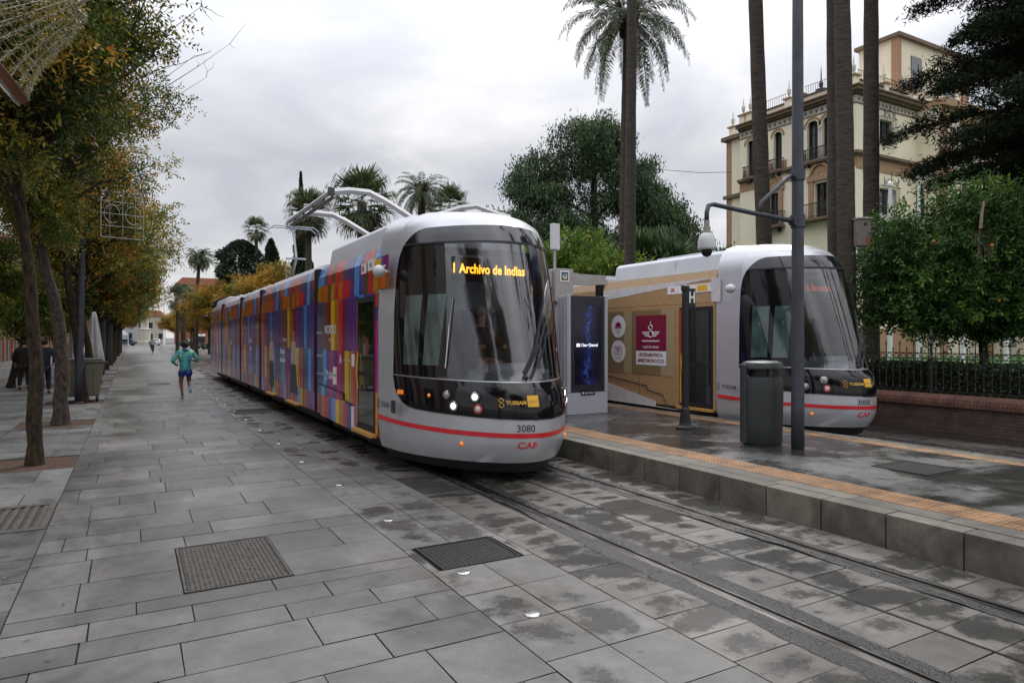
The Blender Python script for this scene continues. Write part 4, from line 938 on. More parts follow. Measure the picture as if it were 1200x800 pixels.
def tram(name, X, label, wrap, number, lit, plaid):
    t = thing(name, (X, 7.0, 0), label, 'tram')
    # ---- nose and cab
    ZW = lambda tt: 1.335-.05*math.sin(math.pi*tt)          # height of the windscreen foot
    def zb(tt, r=.42, A=4.4):
        d = min(tt, 1-tt)*A; z = .925-.11*math.sin(math.pi*tt)
        if d < r: z += r*(1-math.sqrt(max(0, 1-(1-d/r)**2)))
        return min(z, ZW(tt)-.02)
    def zt(tt, r=.55, A=4.4):
        d = min(tt, 1-tt)*A; z = 3.33+.03*math.sin(math.pi*tt)
        if d < r: z -= r*(1-math.sqrt(max(0, 1-(1-d/r)**2)))
        return z
    pl = lambda z: -ph_at_y(YPIL, z); pr = lambda z: ph_at_y(YPIL, z)
    b = MB()
    patch(b, pl, pr, lambda q: .27, zb, 110, 14)
    patch(b, pl, pr, zt, lambda q: 3.66, 110, 12)
    # closing dome
    ring = [surf(pl(3.66)+(pr(3.66)-pl(3.66))*i/60, 3.66) for i in range(61)]
    inner = [(x*.6, y+(YR-y)*.45, 3.685) for x, y, z in ring]; back = [(x*.9, YR, 3.69) for x, y, z in ring]
    o = len(ring); b.add(ring+inner+back, [(i, i+1, o+i+1, o+i) for i in range(60)]+[(o+i, o+i+1, 2*o+i+1, 2*o+i) for i in range(60)])
    for sgn in (-1, 1):      # door pillar behind the black glass
        vs = []; K = 40
        for j in range(K+1):
            z = .27+(3.66-.27)*j/K; p = surf(sgn*ph_at_y(YPIL, z), z); w = max(abs(p[0]), _s(z, PW))
            vs += [p, (sgn*w, YR-.02, z)]
        fs = [(2*j, 2*j+1, 2*j+3, 2*j+2) for j in range(K)]
        b.add(vs, fs if sgn > 0 else [f[::-1] for f in fs])
    fl_ = [surf(pl(.27)+(pr(.27)-pl(.27))*i/40, .271, -.002) for i in range(41)]; b.add(fl_+[(1.25, YR-.02, .271), (-1.25, YR-.02, .271)], [tuple(range(43))])
    shell = b.build('cab_shell', M['silver'], t, smooth=True)
    b = MB(); patch(b, pl, pr, zb, lambda q: ZW(q)-.010, 90, 8, off=.0); b.build('nose_panel', M['blackgl'], t, smooth=True)
    b = MB(); patch(b, pl, pr, lambda q: ZW(q)-.010, lambda q: ZW(q)+.010, 90, 1, off=-.006); b.build('trim_line', M['trim'], t, smooth=True)
    # light outline where silver meets black
    b = MB(); patch(b, pl, pr, lambda q: zb(q)-.006, lambda q: zb(q)+.006, 110, 1, off=.004); b.build('edge_moulding', M['chrome'], t, smooth=True)
    wl = lambda z: ph_at_x(-(.955-(z-1.33)*.055), z); wr_ = lambda z: ph_at_x((.955-(z-1.33)*.055), z)
    def side_zt(q_of):   # top of the side glass follows the shell arch
        return q_of
    b = MB()
    tl = lambda z: (wl(z)-pl(z))/(pr(z)-pl(z))
    f0 = tl(2.6)
    patch(b, pl, wl, lambda q: ZW(q*f0)+.010, lambda q: min(3.12, zt(q*f0)), 34, 22)
    b.build('side_glass', M['blackgl'], t, smooth=True); b = MB()
    patch(b, wr_, pr, lambda q: ZW(1-(1-q)*f0)+.010, lambda q: min(3.12, zt(1-(1-q)*f0)), 34, 22)
    sg = b.build('side_glass', M['blackgl'], t, smooth=True)
    # framed driver's side windows
    for sgn in (-1, 1):
        for (ya, yb, za, zc_) in ((1.46, 1.74, 1.48, 2.42), (1.14, 1.38, 1.48, 2.42)):
            fn = (lambda a: (lambda z: sgn*ph_at_y(a, z)))
            b = MB(); 
            if sgn < 0: patch(b, fn(yb), fn(ya), lambda q: za, lambda q: zc_, 6, 8, off=.006)
            else: patch(b, fn(ya), fn(yb), lambda q: za, lambda q: zc_, 6, 8, off=.006)
            b.build('side_window', M['sideteal'], t, smooth=True)
    b = MB(); patch(b, wl, wr_, lambda q: ZW(f0+q*(1-2*f0))+.010, lambda q: 3.12, 60, 30); ws = b.build('windscreen', M['wsglass'], t, smooth=True)
    b = MB()
    patch(b, lambda z: wl(z)-.012, lambda z: wl(z)+.07, lambda q: 1.335, lambda q: 3.12, 3, 20, off=.005)
    b.build('windscreen_pillar', M['rubber'], t, smooth=True); b = MB()
    patch(b, lambda z: wr_(z)-.07, lambda z: wr_(z)+.012, lambda q: 1.335, lambda q: 3.12, 3, 20, off=.005)
    b.build('windscreen_pillar', M['rubber'], t, smooth=True)
    b = MB(); patch(b, pl, pr, lambda q: min(3.125, zt(q)), zt, 90, 6, off=.004)
    patch(b, pl, pr, lambda q: min(3.105, zt(q)), lambda q: min(3.13, zt(q)), 90, 1, off=.018, mi=1)
    b.build('visor', [M['visor'], M['rubber']], t, smooth=True)
    # red stripe with the numbers
    b = MB()
    patch(b, lambda z: -ph_at_y(2.45, z), lambda z: ph_at_y(2.45, z), lambda q: .595+.09*abs(2*q-1)**2, lambda q: .655+.095*abs(2*q-1)**2, 110, 2, off=.004)
    b.build('red_stripe', M['red'], t, smooth=True)
    b = MB(); put_text(b, number, .125, lambda u, v: onfront(-.17+u*.9, .715+v, .005), .001); b.build('fleet_number', M['dark'], t)
    b = MB(); put_text(b, 'CAF', .115, lambda u, v: onfront(-.14+u*1.15, .50+v, .005), .003); 
    b.build('maker_mark', M['red'], t)
    b = MB(); put_text(b, 'TUSSAM', .062, lambda u, v: onfront(-.27+u*.98, 1.035+v, .005), .003)
    for sg_ in (1, -1):   # looping S emblem
        pts = [onfront(-.43+.024*math.sin(a*sg_), 1.035+.030*(a-3.14)/1.6, .008) for a in np.linspace(0, 6.28, 20)]
        b.tube(pts, .005, 4)
    b.build('operator_mark', M['gold'], t)
    b = MB(); patch(b, lambda z: ph_at_x(-.145, z), lambda z: ph_at_x(.0, z), lambda q: .985, lambda q: 1.125, 6, 4, off=.005); 
    put_text(b, 'NODO', .04, lambda u, v: onfront(-.07+u, 1.05+v, .008), .002, 1); b.build('yellow_badge', [M['yellow'], M['gold']], t)
    for sgn in (-1,):
        b = MB(); sx = lambda off: -(1.325+off)
        put_text(b, 'TUSSAM', .10, lambda u, v: (-1.329, 2.15-u*.95, .90+v), .002)
        for sg_ in (1, -1): b.tube([(-1.33, 2.42+.028*math.sin(a*sg_), .90+.034*(a-3.14)/1.6) for a in np.linspace(0, 6.28, 20)], .004, 4)
        b.build('operator_mark', M['darkgrey'], t); b = MB(); b.box((-1.331, 1.70, .82), (-1.322, 1.86, .99)); b.build('info_plate', M['dark'], t)
    # headlamps: two by two on each side
    for sgn in (-1, 1):
        cl = b = MB()
        for (x, z, r, mi) in ((.90, 1.115, .052, 'lampoff'), (.665, 1.10, .062, 'lampw' if lit else 'lampoff'), (.85, .975, .062, 'lampw' if lit else 'lampoff'), (.645, .95, .060, 'lampred')):
            p = Vector(onfront(sgn*x, z, .0)); q = Vector(onfront(sgn*(x-.02), z, 0)); q2 = Vector(onfront(sgn*(x+.02), z, 0))
            tx = (q2-q).normalized(); nrm = Vector((0, 0, 1)).cross(tx).normalized()
            if nrm.y > 0: nrm = -nrm
            b = MB(); b.tube([p-nrm*.03, p+nrm*.010, p+nrm*.014], [r+.016, r+.016, r+.006], 20, cap=True); hl = b.build('headlight', M['rubber'], t, smooth=False)
            b = MB(); b.tube([p+nrm*.0145, p+nrm*.018], [r, r*.9], 20); b.build('reflector', M['chrome'] if mi != 'lampred' else M['lampred'], hl)
            b = MB(); b.tube([p+nrm*.0185, p+nrm*.028, p+nrm*.031], [r*.68, r*.5, r*.2], 16); b.build('lens', M[mi] if mi != 'lampred' else M['lampoff2'], hl, smooth=True)
        p = Vector(onfront(sgn*.78, .50, 0)); b = MB(); b.sphere(tuple(p), .032, 8); b.build('turn_indicator', M['amber'], t, smooth=True)
        b = MB(); patch(b, (lambda z: -ph_at_y(1.84, z)) if sgn < 0 else (lambda z: ph_at_y(1.70, z)), (lambda z: -ph_at_y(1.70, z)) if sgn < 0 else (lambda z: ph_at_y(1.84, z)), lambda q: 1.075, lambda q: 1.135, 3, 3, off=.012)
        b.build('turn_indicator', M['amber'], t)
        b = MB(); p = surf(sgn*ph_at_y(1.22, 1.09), 1.09); b.sphere(p, .026, 6); b.build('turn_indicator', M['amber'], t, smooth=True)
        # rear view camera pod on the platform-less side
        if sgn > 0: continue
        b = MB(); zc_ = 2.76; p = Vector((sgn*1.30, 2.02, zc_)); b.tube([p, p+Vector((sgn*.10, -.02, 0))], .02, 8)
        c0 = p+Vector((sgn*.16, -.03, 0)); b.sphere(tuple(c0), .085, 8, sc=(1.0, 1.25, 1.0)); b.build('camera_pod', M['pod'], t, smooth=True)
    # windscreen wiper
    b = MB(); sf = lambda x, z, o_=.03: onfront(x, z, o_)
    b.tube([sf(-.12, 1.33), sf(.18, 1.75, .05), sf(.36, 2.05, .05)], [.02, .016, .012], 6)
    b.tube([sf(-.02, 1.33), sf(.22, 1.66, .05), sf(.42, 2.0, .05)], [.018, .013, .011], 6)
    b.tube([sf(-.10, 1.40, .02), sf(.14, 1.75, .02), sf(.44, 2.35, .02)], [.018, .018, .014], 6); b.sphere(sf(-.08, 1.335, .02), .03, 6)
    b.build('wiper', M['rubber'], t)
    # ---- inside of the cab
    b = MB(); fp = lambda z, o_: [surf(-1.5+3.0*i/30, z, o_) for i in range(31)]
    r0_ = fp(1.27, -.07); b.add(r0_+[(1.2, 2.3, 1.27), (-1.2, 2.3, 1.27)], [tuple(range(33))])
    b.box((-.50, .72, 1.275), (.50, 1.15, 1.42), 1); b.box((-.40, .80, 1.421), (.30, 1.1, 1.50), 1)
    b.box((-1.17, 2.34, 1.28), (1.17, 2.38, 3.2), 0); b.box((-.72, 1.75, 3.10), (.72, 2.28, 3.13), 0)
    b.box((.45, 2.30, 1.3), (.95, 2.339, 2.9), 1); b.box((-1.0, 2.30, 1.6), (-.5, 2.339, 2.7), 2)
    b.build('cab_interior', [M['inner'], M['dash'], M['seat']], t)
    b = MB(); b.box((-.28, 1.75, 1.3), (.28, 1.88, 2.25)); b.box((-.28, 1.3, 1.3), (.28, 1.75, 1.45)); b.build('driver_seat', M['seat'], t, bevel=.03)
    if lit:
        b = MB(); f3 = lambda u, v: (.18+u*1.0, .93-.02, 2.86+v)
        b.box((-.74, 1.14, 2.60), (.50, 1.17, 2.92)); b.build('display_board', M['dark'], t)
        b = MB(); put_text(b, '1 Archivo de Indias', .175, lambda u, v: (-.19+u*.80, 1.135, 2.76+v), .0045, 0, 1.02); b.build('destination_text', M['led'], t)
    else:
        b = MB(); b.box((-.74, 1.14, 2.60), (.50, 1.17, 2.92)); b.build('display_board', M['dark'], t)
        b = MB(); put_text(b, '1 S. Bernardo', .17, lambda u, v: (-.15+u*.80, 1.135, 2.76+v), .003, 0, 1.0); b.build('destination_text', M['ledred'], t)
    b = MB(); b.tube([surf(wl(2.35)+.13, 2.35, .02), surf(wl(2.0)+.10, 2.0, .03), surf(wl(1.45)+.07, 1.45, .02)], .011, 6); b.build('grab_rail', M['chrome'], t)
    # ---- undercarriage skirt
    b = MB(); ringb = [(x*.93, y+.10, .268) for x, y, z in [surf(-1.5+3.0*i/30, .40) for i in range(31)]]
    low = [(x*.95, y+.10, .13) for x, y, z in ringb]; b.add(ringb+low, [(i, i+1, 31+i+1, 31+i) for i in range(30)]+[tuple(range(31, 62))]); b.build('nose_skirt', M['rubber'], t)
    # ---- carriages (y local: world minus seven)
    mods = [(YR, 6.12), (6.42, 12.58), (12.90, 16.52), (16.86, 21.84), (22.14, 26.4)]
    sil = M['roofsil']
    for i, (a, c) in enumerate(mods):
        b = MB(); prof = [(1.26, .36), (1.322, .42), (1.322, 2.50), (1.312, 2.505), (1.312, 2.53), (1.318, 2.535), (1.295, 2.98), (1.24, 3.16)]
        rear = c
        P_ = [(x, z) for x, z in prof]+[(-x, z) for x, z in reversed(prof)]
        b.prism(P_, lambda p: (p[0], a, p[1]), lambda p: (p[0], rear, p[1])); 
        if i == 4:      # tapered tail cab
            pass
        body = b.build('carriage_body', wrap, t)
        # roof fairing
        b = MB(); ra, rc = (a, c-.25)
        pf = [(1.16, 3.165), (1.10, 3.50), (1.02, 3.56)] if i in (0,) else ([(1.10, 3.165), (1.02, 3.32), (.96, 3.35)] if i != 4 else [(1.12, 3.165), (1.05, 3.46), (.95, 3.5)])
        P_ = pf+[(-x, z) for x, z in reversed(pf)]
        b.prism(P_, lambda p: (p[0], ra+(.012 if i == 0 else .35), p[1]), lambda p: (p[0], rc, p[1]))
        rb = b.build('roof_cover', sil, body, bevel=.02)
        b = MB(); yy = ra+1.3
        while yy < rc-.5:
            for s_ in (-1, 1): b.box((s_*1.135-.012, yy, 3.17), (s_*1.135+.012, yy+.012, 3.48 if i == 0 else 3.2))
            yy += 1.6
        b.box((-.5, ra+.9, pf[-1][1]+.002), (.5, min(rc-.3, ra+2.6), pf[-1][1]+.12)); b.build('roof_unit', sil, body, bevel=.02)
        # lower apron panels, grooves
        b = MB(); 
        for s_ in (-1, 1):
            for yy in np.arange(a+.9, c-.5, 1.35): b.box((s_*1.3235-.0015, yy, .45), (s_*1.3235+.0015, yy+.008, 2.49))
        b.build('panel_joint', M['rubber'], body)
        b = MB(); b.box((-1.05, a+.1, .16), (1.05, c-.1, .355)); b.build('underframe', M['rubber'], body)
        if i in (0, 2, 4):
            ax = [a+2.0, a+3.1] if i == 0 else [(a+c)/2-.8, (a+c)/2+.8]
            for y_ in ax:
                for s_ in (-1, 1):
                    b = MB(); b.cyl((s_*.66, y_, .29), (s_*.80, y_, .29), .28, 24); b.build('wheel', M['oldiron'], body)
        if i < 4:
            b = MB(); n0, n1 = c, mods[i+1][0]; k = 9
            for j in range(k):
                y0 = n0+(n1-n0)*j/k; w = 1.285 if j % 2 else 1.31; b.box((-w, y0, .40), (w, n0+(n1-n0)*(j+1)/k-.001, 3.10 if j % 2 else 3.16))
            b.build('gangway', M['rubber'], t)
    # tail end cab of the tram (mirrored nose, simplified to the same surface)
    def tailp(p): return (-p[0], 26.42+(YR-p[1]), p[2])
    b = MB(); tmp = MB(); patch(tmp, lambda z: -1.55, lambda z: 1.55, lambda q: .33, lambda q: 1.0, 40, 6); patch(tmp, lambda z: -1.55, lambda z: 1.55, lambda q: 3.3, lambda q: 3.66, 40, 5)
    nlo = 41*7; flo = [f for f in tmp.f if max(f) < nlo]; fhi = [tuple(i-nlo for i in f) for f in tmp.f if min(f) >= nlo]
    b.add([tailp(p) for p in tmp.v[:nlo]], flo); b.build('tail_skirt', M['silver'], t, smooth=True); b = MB(); b.add([tailp(p) for p in tmp.v[nlo:]], fhi)
    rg = [tailp(surf(-1.55+3.1*i/40, 3.66)) for i in range(41)]; b.add(rg, [tuple(range(41))])
    tc_ = b.build('tail_shell', M['silver'], t, smooth=True)
    b = MB(); tmp = MB(); patch(tmp, lambda z: -1.55, lambda z: 1.55, lambda q: 1.0, lambda q: 3.3, 40, 14); b.add([tailp(p) for p in tmp.v], tmp.f); b.build('tail_glass', M['blackgl'], t, smooth=True)
    b = MB(); b.sphere((-1.42, 27.6, 2.8), .09, 6); b.build('camera_pod', M['rubber'], t)
    # ---- entrance doors on the left flank
    def door(ya, yb, z0=.44, z1=2.46, glass=True, par=t):
        b = MB(); x = -1.324
        b.box((x-.010, ya, z0), (x+.02, ya+.07, z1)); b.box((x-.010, yb-.07, z0), (x+.02, yb, z1)); b.box((x-.010, ya+.071, z1-.08), (x+.02, yb-.071, z1)); b.box((x-.010, ya+.071, z0), (x+.02, yb-.071, z0+.10))
        b.box((x-.010, ya+.071, 1.26), (x+.02, yb-.071, 1.32))
        d = b.build('door', M['rubber'], par)
        b = MB(); b.quad((x-.004, ya+.06, z0+.05), (x-.004, yb-.06, z0+.05), (x-.004, yb-.06, z1-.05), (x-.004, ya+.06, z1-.05)); b.build('door_glass', M['doorblack'], d)
        b = MB(); b.box((x-.09, ya-.02, .385), (x+.01, yb+.02, .435)); b.build('step', M['ochre'], d)
        b = MB(); b.tube([(x-.02, yb-.10, 1.05), (x-.04, yb-.10, 1.3), (x-.02, yb-.10, 1.62)], .011, 6); b.build('handle', M['yellow'] , d)
        b = MB(); zz = np.linspace(.52, 2.4, 4); 
        for j, cm in enumerate((M['yellow'], M['orangep'], M['redp'])):
            pass
        b.box((x-.012, yb-.055, .50), (x-.0105, yb-.02, 1.10), 0); b.box((x-.012, yb-.055, 1.10), (x-.0105, yb-.02, 1.5), 1); b.box((x-.012, yb-.055, 1.5), (x-.0105, yb-.02, 2.42), 2)
        b.build('edge_strip', [M['yellow'], M['orangep'], M['redp']], d)
    door(2.56, 3.48)
    if plaid:
        x = -1.3265
        b = MB(); b.box((x-.002, 2.45, .44), (x, 2.555, 1.05), 0); b.box((x-.002, 2.45, 1.05), (x, 2.555, 2.1), 1); b.box((x-.002, 2.45, 2.1), (x, 2.555, 2.3), 2); b.box((x-.002, 2.45, 2.3), (x, 2.555, 2.50), 3)
        b.build('colour_strip', [M['orangep'], M['magenta'], M['purple'], M['redp']], t)
        b = MB(); b.box((-1.3285, YPIL, 2.54), (-1.3185, YR, 3.0)); b.build('wrap_band', wrap, t)
        # funding plates above the door
        b = MB(); fx = lambda u, v: (-1.3305, 3.08-u, 2.93+v)
        b.quad((-1.329, 3.25, 2.82), (-1.329, 2.98, 2.82), (-1.326, 2.98, 2.97), (-1.326, 3.25, 2.97), 0)
        b.quad((-1.329, 2.92, 2.84), (-1.329, 2.10, 2.84), (-1.326, 2.10, 3.0), (-1.326, 2.92, 3.0), 0)
        b.quad((-1.3315, 2.58, 2.86), (-1.3315, 2.30, 2.86), (-1.3285, 2.30, 2.98), (-1.3285, 2.58, 2.98), 1)
        put_text(b, '50', .11, lambda u, v: (-1.331, 3.16-u, 2.89+v), .004, 2); put_text(b, 'T', .11, lambda u, v: (-1.331, 2.2-u, 2.92+v), .004, 2); put_text(b, 'UE', .08, lambda u, v: (-1.331, 2.78-u, 2.92+v), .002, 3)
        b.build('funding_plate', [M['white'], M['yellow'], M['redp'], M['purple']], t)
        # white lettering over the wrap
        b = MB()
        X_ = -1.3262
        side_text(b, 'NO8DO', .22, 5.15, 1.98, X_, -1, .004); side_text(b, 'SEVILLA', .06, 5.15, 1.80, X_, -1)
        side_text(b, 'AYUNTAMIENTO', .06, 5.95, 1.93, X_, -1); side_text(b, 'FINANCIADO POR', .055, 5.9, 1.50, X_, -1)
        side_text(b, 'TUSSAM', .16, 5.10, 1.16, X_, -1, .004); side_text(b, 'Ayuntamiento de Sevilla', .05, 5.9, 1.17, X_, -1)
        side_text(b, 'A', .22, 4.45, 1.47, X_, -1, .006); side_text(b, 'Junta de Andalucia', .05, 4.05, 1.47, X_, -1)
        b.box((X_-.001, 4.70, 1.02), (X_, 4.95, 1.33)); b.box((X_-.001, 3.62, 1.38), (X_, 3.78, 1.58))
        pts = [(X_-.003, 5.42+.03*math.sin(a), 1.16+.05*(a-3.14)/1.6) for a in np.linspace(0, 6.28, 16)]; b.tube(pts, .006, 4)
        side_text(b, 'NO8DO', .06, 4.82, 1.18, X_-.003, -1, 0, 1)
        b.build('lettering', [M['white'], M['dark']], t)
        b = MB(); side_text(b, 'El teatro', .17, 9.55, 1.52, X_, -1, .006); side_text(b, 'vuela alto', .17, 9.55, 1.32, X_, -1, .006); side_text(b, 'Surf', .30, 9.2, 2.0, X_, -1, .012) if False else None
        side_text(b, 'Descubre', .12, 9.3, 1.80, X_, -1); side_text(b, 'El arte', .19, 14.5, 1.75, X_, -1, .006); side_text(b, 'vuela', .19, 14.5, 1.52, X_, -1, .006); side_text(b, 'El baile', .19, 19.1, 1.65, X_, -1, .006); side_text(b, 'El cine', .19, 24.6, 1.5, X_, -1, .006)
        b.build('slogan', M['white'], t)
        # skirt flap over the bogie, stepped like a stair
        b = MB(); fl = [(3.85, .98-.30), (4.15, .72), (4.15, .82), (6.0, .93), (6.0, .40), (3.85, .33)]
        fl = [(3.72, .36), (3.72, .74), (4.22, .80), (4.22, .90), (5.75, .96), (5.75, .40)]
        b.prism(fl, lambda p: (-1.352, p[0], p[1]), lambda p: (-1.328, p[0], p[1])); b.build('bogie_flap', [wrap], t)
        b = MB(); fl2 = [(3.70, .755), (4.20, .815), (4.20, .915), (5.95, .985), (5.95, .965), (4.235, .90), (4.235, .80), (3.70, .735)]
        b.prism(fl2, lambda p: (-1.345, p[0], p[1]), lambda p: (-1.3255, p[0], p[1])); b.box((-1.353, 3.62, .35), (-1.327, 3.715, .74), 1); b.build('flap_joint', [M['rubber'], M['white']], t)
        # dark figures printed on the doors of the second car
        for (ya, yb, za, cm) in ((7.6, 9.0, .62, 'figdark'), (10.4, 11.6, .60, 'figdark')):
            b = MB(); yc = (ya+yb)/2
            for (w0, z0_, z1_, mm) in ((.42, za, 1.25, 0), (.34, 1.25, 1.75, 1), (.12, 1.75, 2.0, 2)):
                pts = [(yc-w0, z0_), (yc+w0*.9, z0_), (yc+w0*.6, z1_), (yc-w0*.5, z1_)]
                b.prism(pts, lambda p: (-1.3275, p[0], p[1]), lambda p: (-1.3255, p[0], p[1]), mm)
            b.build('printed_figure', [M['figdark'], M['white2'], M['skin']], t)
            b = MB(); b.box((-1.40, ya+.1, .40), (-1.31, yb-.1, .435)); b.build('step', M['ochre'], t)
            b = MB()
            for y_ in (ya, (ya+yb)/2, yb): b.box((-1.3285, y_-.006, .45), (-1.3255, y_+.006, 2.46))
            b.box((-1.3285, ya, 2.455), (-1.3255, yb, 2.47)); b.build('door_outline', M['rubber'], t)
        # pantograph lifted to the charging rail
        px, pz = 0.0, 3.36
        p = MB(); p.box((-.45, 14.2, 3.36), (.45, 15.9, 3.47)); pn = p.build('pantograph', M['trim'], t, bevel=.01)
        b = MB(); b.tube([(0, 15.6, 3.5), (0, 14.5, 4.25), (0, 14.45, 4.3), (0, 14.9, 5.30)], [.05, .045, .04, .03], 8)
        b.tube([(-.3, 14.5, 4.28), (.3, 14.5, 4.28)], .03, 6); b.build('arm', M['panto'], pn)
        b = MB()
        for y_ in (14.7, 15.1): b.tube([(-.75, y_, 5.18), (-.6, y_, 5.30), (.6, y_, 5.30), (.75, y_, 5.18)], .022, 6)
        b.tube([(0, 14.6, 5.27), (0, 15.2, 5.27)], .025, 6); b.build('contact_head', M['panto'], pn)
    else:
        x = -1.3265; b = MB()
        b.box((x-.002, 3.62, 1.02), (x, 4.05, 2.44), 1); b.box((x-.002, 4.05, 1.02), (x, 6.0, 2.44), 0); b.box((x-.0024, 5.02, 1.02), (x-.0002, 5.30, 2.44), 1)
        b.build('olive_panel', [M['olive'], M['beige']], t)
        b = MB(); b.box((-1.3285, YPIL+.4, 2.54), (-1.3185, YR+.1, 3.0)); 
        b.prism([(2.5, .33), (6.1, .36), (6.1, .80), (4.2, .46), (4.2, .36)], lambda p: (-1.345, p[0], p[1]), lambda p: (-1.3265, p[0], p[1]))
        # upper swoosh
        def zx(z): return -(1.3205-(z-2.535)*.0517)-.003
        sw = [(2.41, 3.10), (6.1, 2.74), (6.1, 2.98), (2.41, 3.13)]
        b.prism([(2.41, 3.02), (6.1, 2.72), (6.1, 2.97), (2.41, 3.0201)], lambda p: (zx(p[1]), p[0], p[1]), lambda p: (zx(p[1])+.002, p[0], p[1]))
        b.build('white_swoosh', M['swoosh'], t)
        b = MB(); b.box((x-.006, 3.88, 1.55), (x-.003, 4.86, 2.33), 0); b.box((x-.006, 3.88, 1.24), (x-.003, 4.86, 1.549), 1); X_ = x-.008
        yc = 4.37
        put_text(b, 'royal air maroc', .085, lambda u, v: (X_, yc-u, 1.64+v), .002, 1)
        for j, (wv, zz) in enumerate(((.30, 1.97), (.26, 1.93), (.20, 1.89))):
            for s_ in (-1, 1): b.prism([(yc+s_*.06, zz), (yc+s_*wv, zz), (yc+s_*(wv-.04), zz-.025), (yc+s_*.06, zz-.025)], lambda p: (X_-.001, p[0], p[1]), lambda p: (X_+.001, p[0], p[1]), 1)
        b.tube([(X_, yc+.07*math.cos(a), 1.92+.07*math.sin(a)) for a in np.linspace(0, 6.28, 18)], .010, 4, 1)
        b.tube([(X_, yc-.07, 2.08), (X_, yc-.04, 2.02), (X_, yc+.04, 2.02), (X_, yc+.07, 2.08), (X_, yc, 2.12), (X_, yc-.07, 2.08)], .010, 4, 1); b.tube([(X_, yc, 2.12), (X_, yc, 2.20)], .008, 4, 1)
        b.tube([(X_, yc-.28+.02*i, 1.765+.018*math.sin(i*2.1)) for i in range(29)], .008, 4, 1)
        put_text(b, '#DREAMAFRICA', .105, lambda u, v: (X_, yc-u, 1.46+v), .003, 2); put_text(b, '#MEETMOROCCO', .105, lambda u, v: (X_, yc-u, 1.33+v), .003, 2)
        b.build('airline_poster', [M['maroon'], M['white'], M['maroon']], t)
        for zz, kind in ((2.10, 0), (1.52, 1)):
            b = MB(); yc = 5.50; n_ = 28; ring_ = [(yc+.26*math.cos(2*math.pi*i/n_), zz+.26*math.sin(2*math.pi*i/n_)) for i in range(n_)]
            b.prism(ring_, lambda p: (x-.006, p[0], p[1]), lambda p: (x-.003, p[0], p[1]), 0)
            if kind == 0:
                b.prism([(yc+.11*math.cos(a), zz-.01+.11*math.sin(a)) for a in np.linspace(0, math.pi, 14)], lambda p: (x-.009, p[0], p[1]), lambda p: (x-.0065, p[0], p[1]), 1); b.box((x-.009, yc-.13, zz-.045), (x-.0065, yc+.13, zz-.025), 1)
                put_text(b, 'GOOD\nFOOD', .045, lambda u, v: (x-.008, yc-u, zz-.13+v), 0, 1)
            else:
                b.tube([(x-.008, yc+sy, zz+.03+sz) for sy, sz in ((-.13, -.09), (.13, -.09), (.13, .09), (-.13, .09), (-.13, -.09))], .006, 4, 1)
                put_text(b, 'MORE\nFREE', .06, lambda u, v: (x-.008, yc-u, zz+.03+v), .001, 1); put_text(b, 'LUGGAGE', .045, lambda u, v: (x-.008, yc-u, zz-.16+v), 0, 1)
            b.build('round_badge', [M['white'], M['maroon']], t)
        b = MB(); zb_ = lambda v: zx(2.85+v)-.004
        b.quad((-1.3165, 3.86, 2.75), (-1.3165, 2.50, 2.75), (-1.308, 2.50, 2.92), (-1.308, 3.86, 2.92), 0)
        b.quad((-1.3185, 3.0, 2.775), (-1.3185, 2.72, 2.775), (-1.311, 2.72, 2.895), (-1.311, 3.0, 2.895), 1)
        put_text(b, '50', .10, lambda u, v: (-1.3175-v*-.05, 3.7-u, 2.835+v), .004, 2); put_text(b, 'T', .10, lambda u, v: (-1.3185+v*.05, 2.6-u, 2.835+v), .004, 2)
        b.build('funding_plate', [M['white'], M['yellow'], M['redp']], t)
        b = MB(); b.tube([(-1.328, 3.78, .30), (-1.328, 4.0, .62), (-1.328, 4.5, .70), (-1.328, 4.5, .78), (-1.328, 6.1, .95)], .012, 4); b.build('flap_joint', M['rubber'], t)
    return t
M['sideteal'] = mat('side_window_glass', (0.045, 0.075, 0.07), .05, var=.6, scale=2.2, coat=1)
M['darkgrey'] = mat('dark_grey_print', (0.06, 0.06, 0.07), .5)
M['pod'] = mat('light_pod', (0.55, 0.56, 0.58), .4)
M['lampoff2'] = mat('red_lamp_centre', (0.55, 0.5, 0.5), .1, coat=1)
M['orangep'] = mat('orange_print', (0.62, 0.26, 0.03), .35); M['redp'] = mat('red_print', (0.60, 0.03, 0.03), .35)
M['magenta'] = mat('magenta_print', (0.50, 0.01, 0.20), .35); M['purple'] = mat('purple_print', (0.10, 0.03, 0.22), .35)
M['doorblack'] = mat('dark_door_glass', (0.006, 0.008, 0.008), .03, coat=1, spec=.8)
M['figdark'] = mat('printed_dark', (0.02, 0.018, 0.02), .3, var=.4, scale=4); M['white2'] = mat('printed_pale', (0.5, 0.42, 0.35), .4, var=.3, scale=5)
M['panto'] = mat('pantograph_grey', (0.34, 0.37, 0.40), .45, .4)
TA = tram('tram', 4.42, 'front tram wrapped in multicoloured plaid, with lit headlights, at the kerb of the platform', M['plaid'], '3080', True, True)
TB = tram('tram', 11.22, 'tram in straw basket print with a maroon airline poster beyond the platform', M['straw'], '3050', False, False)
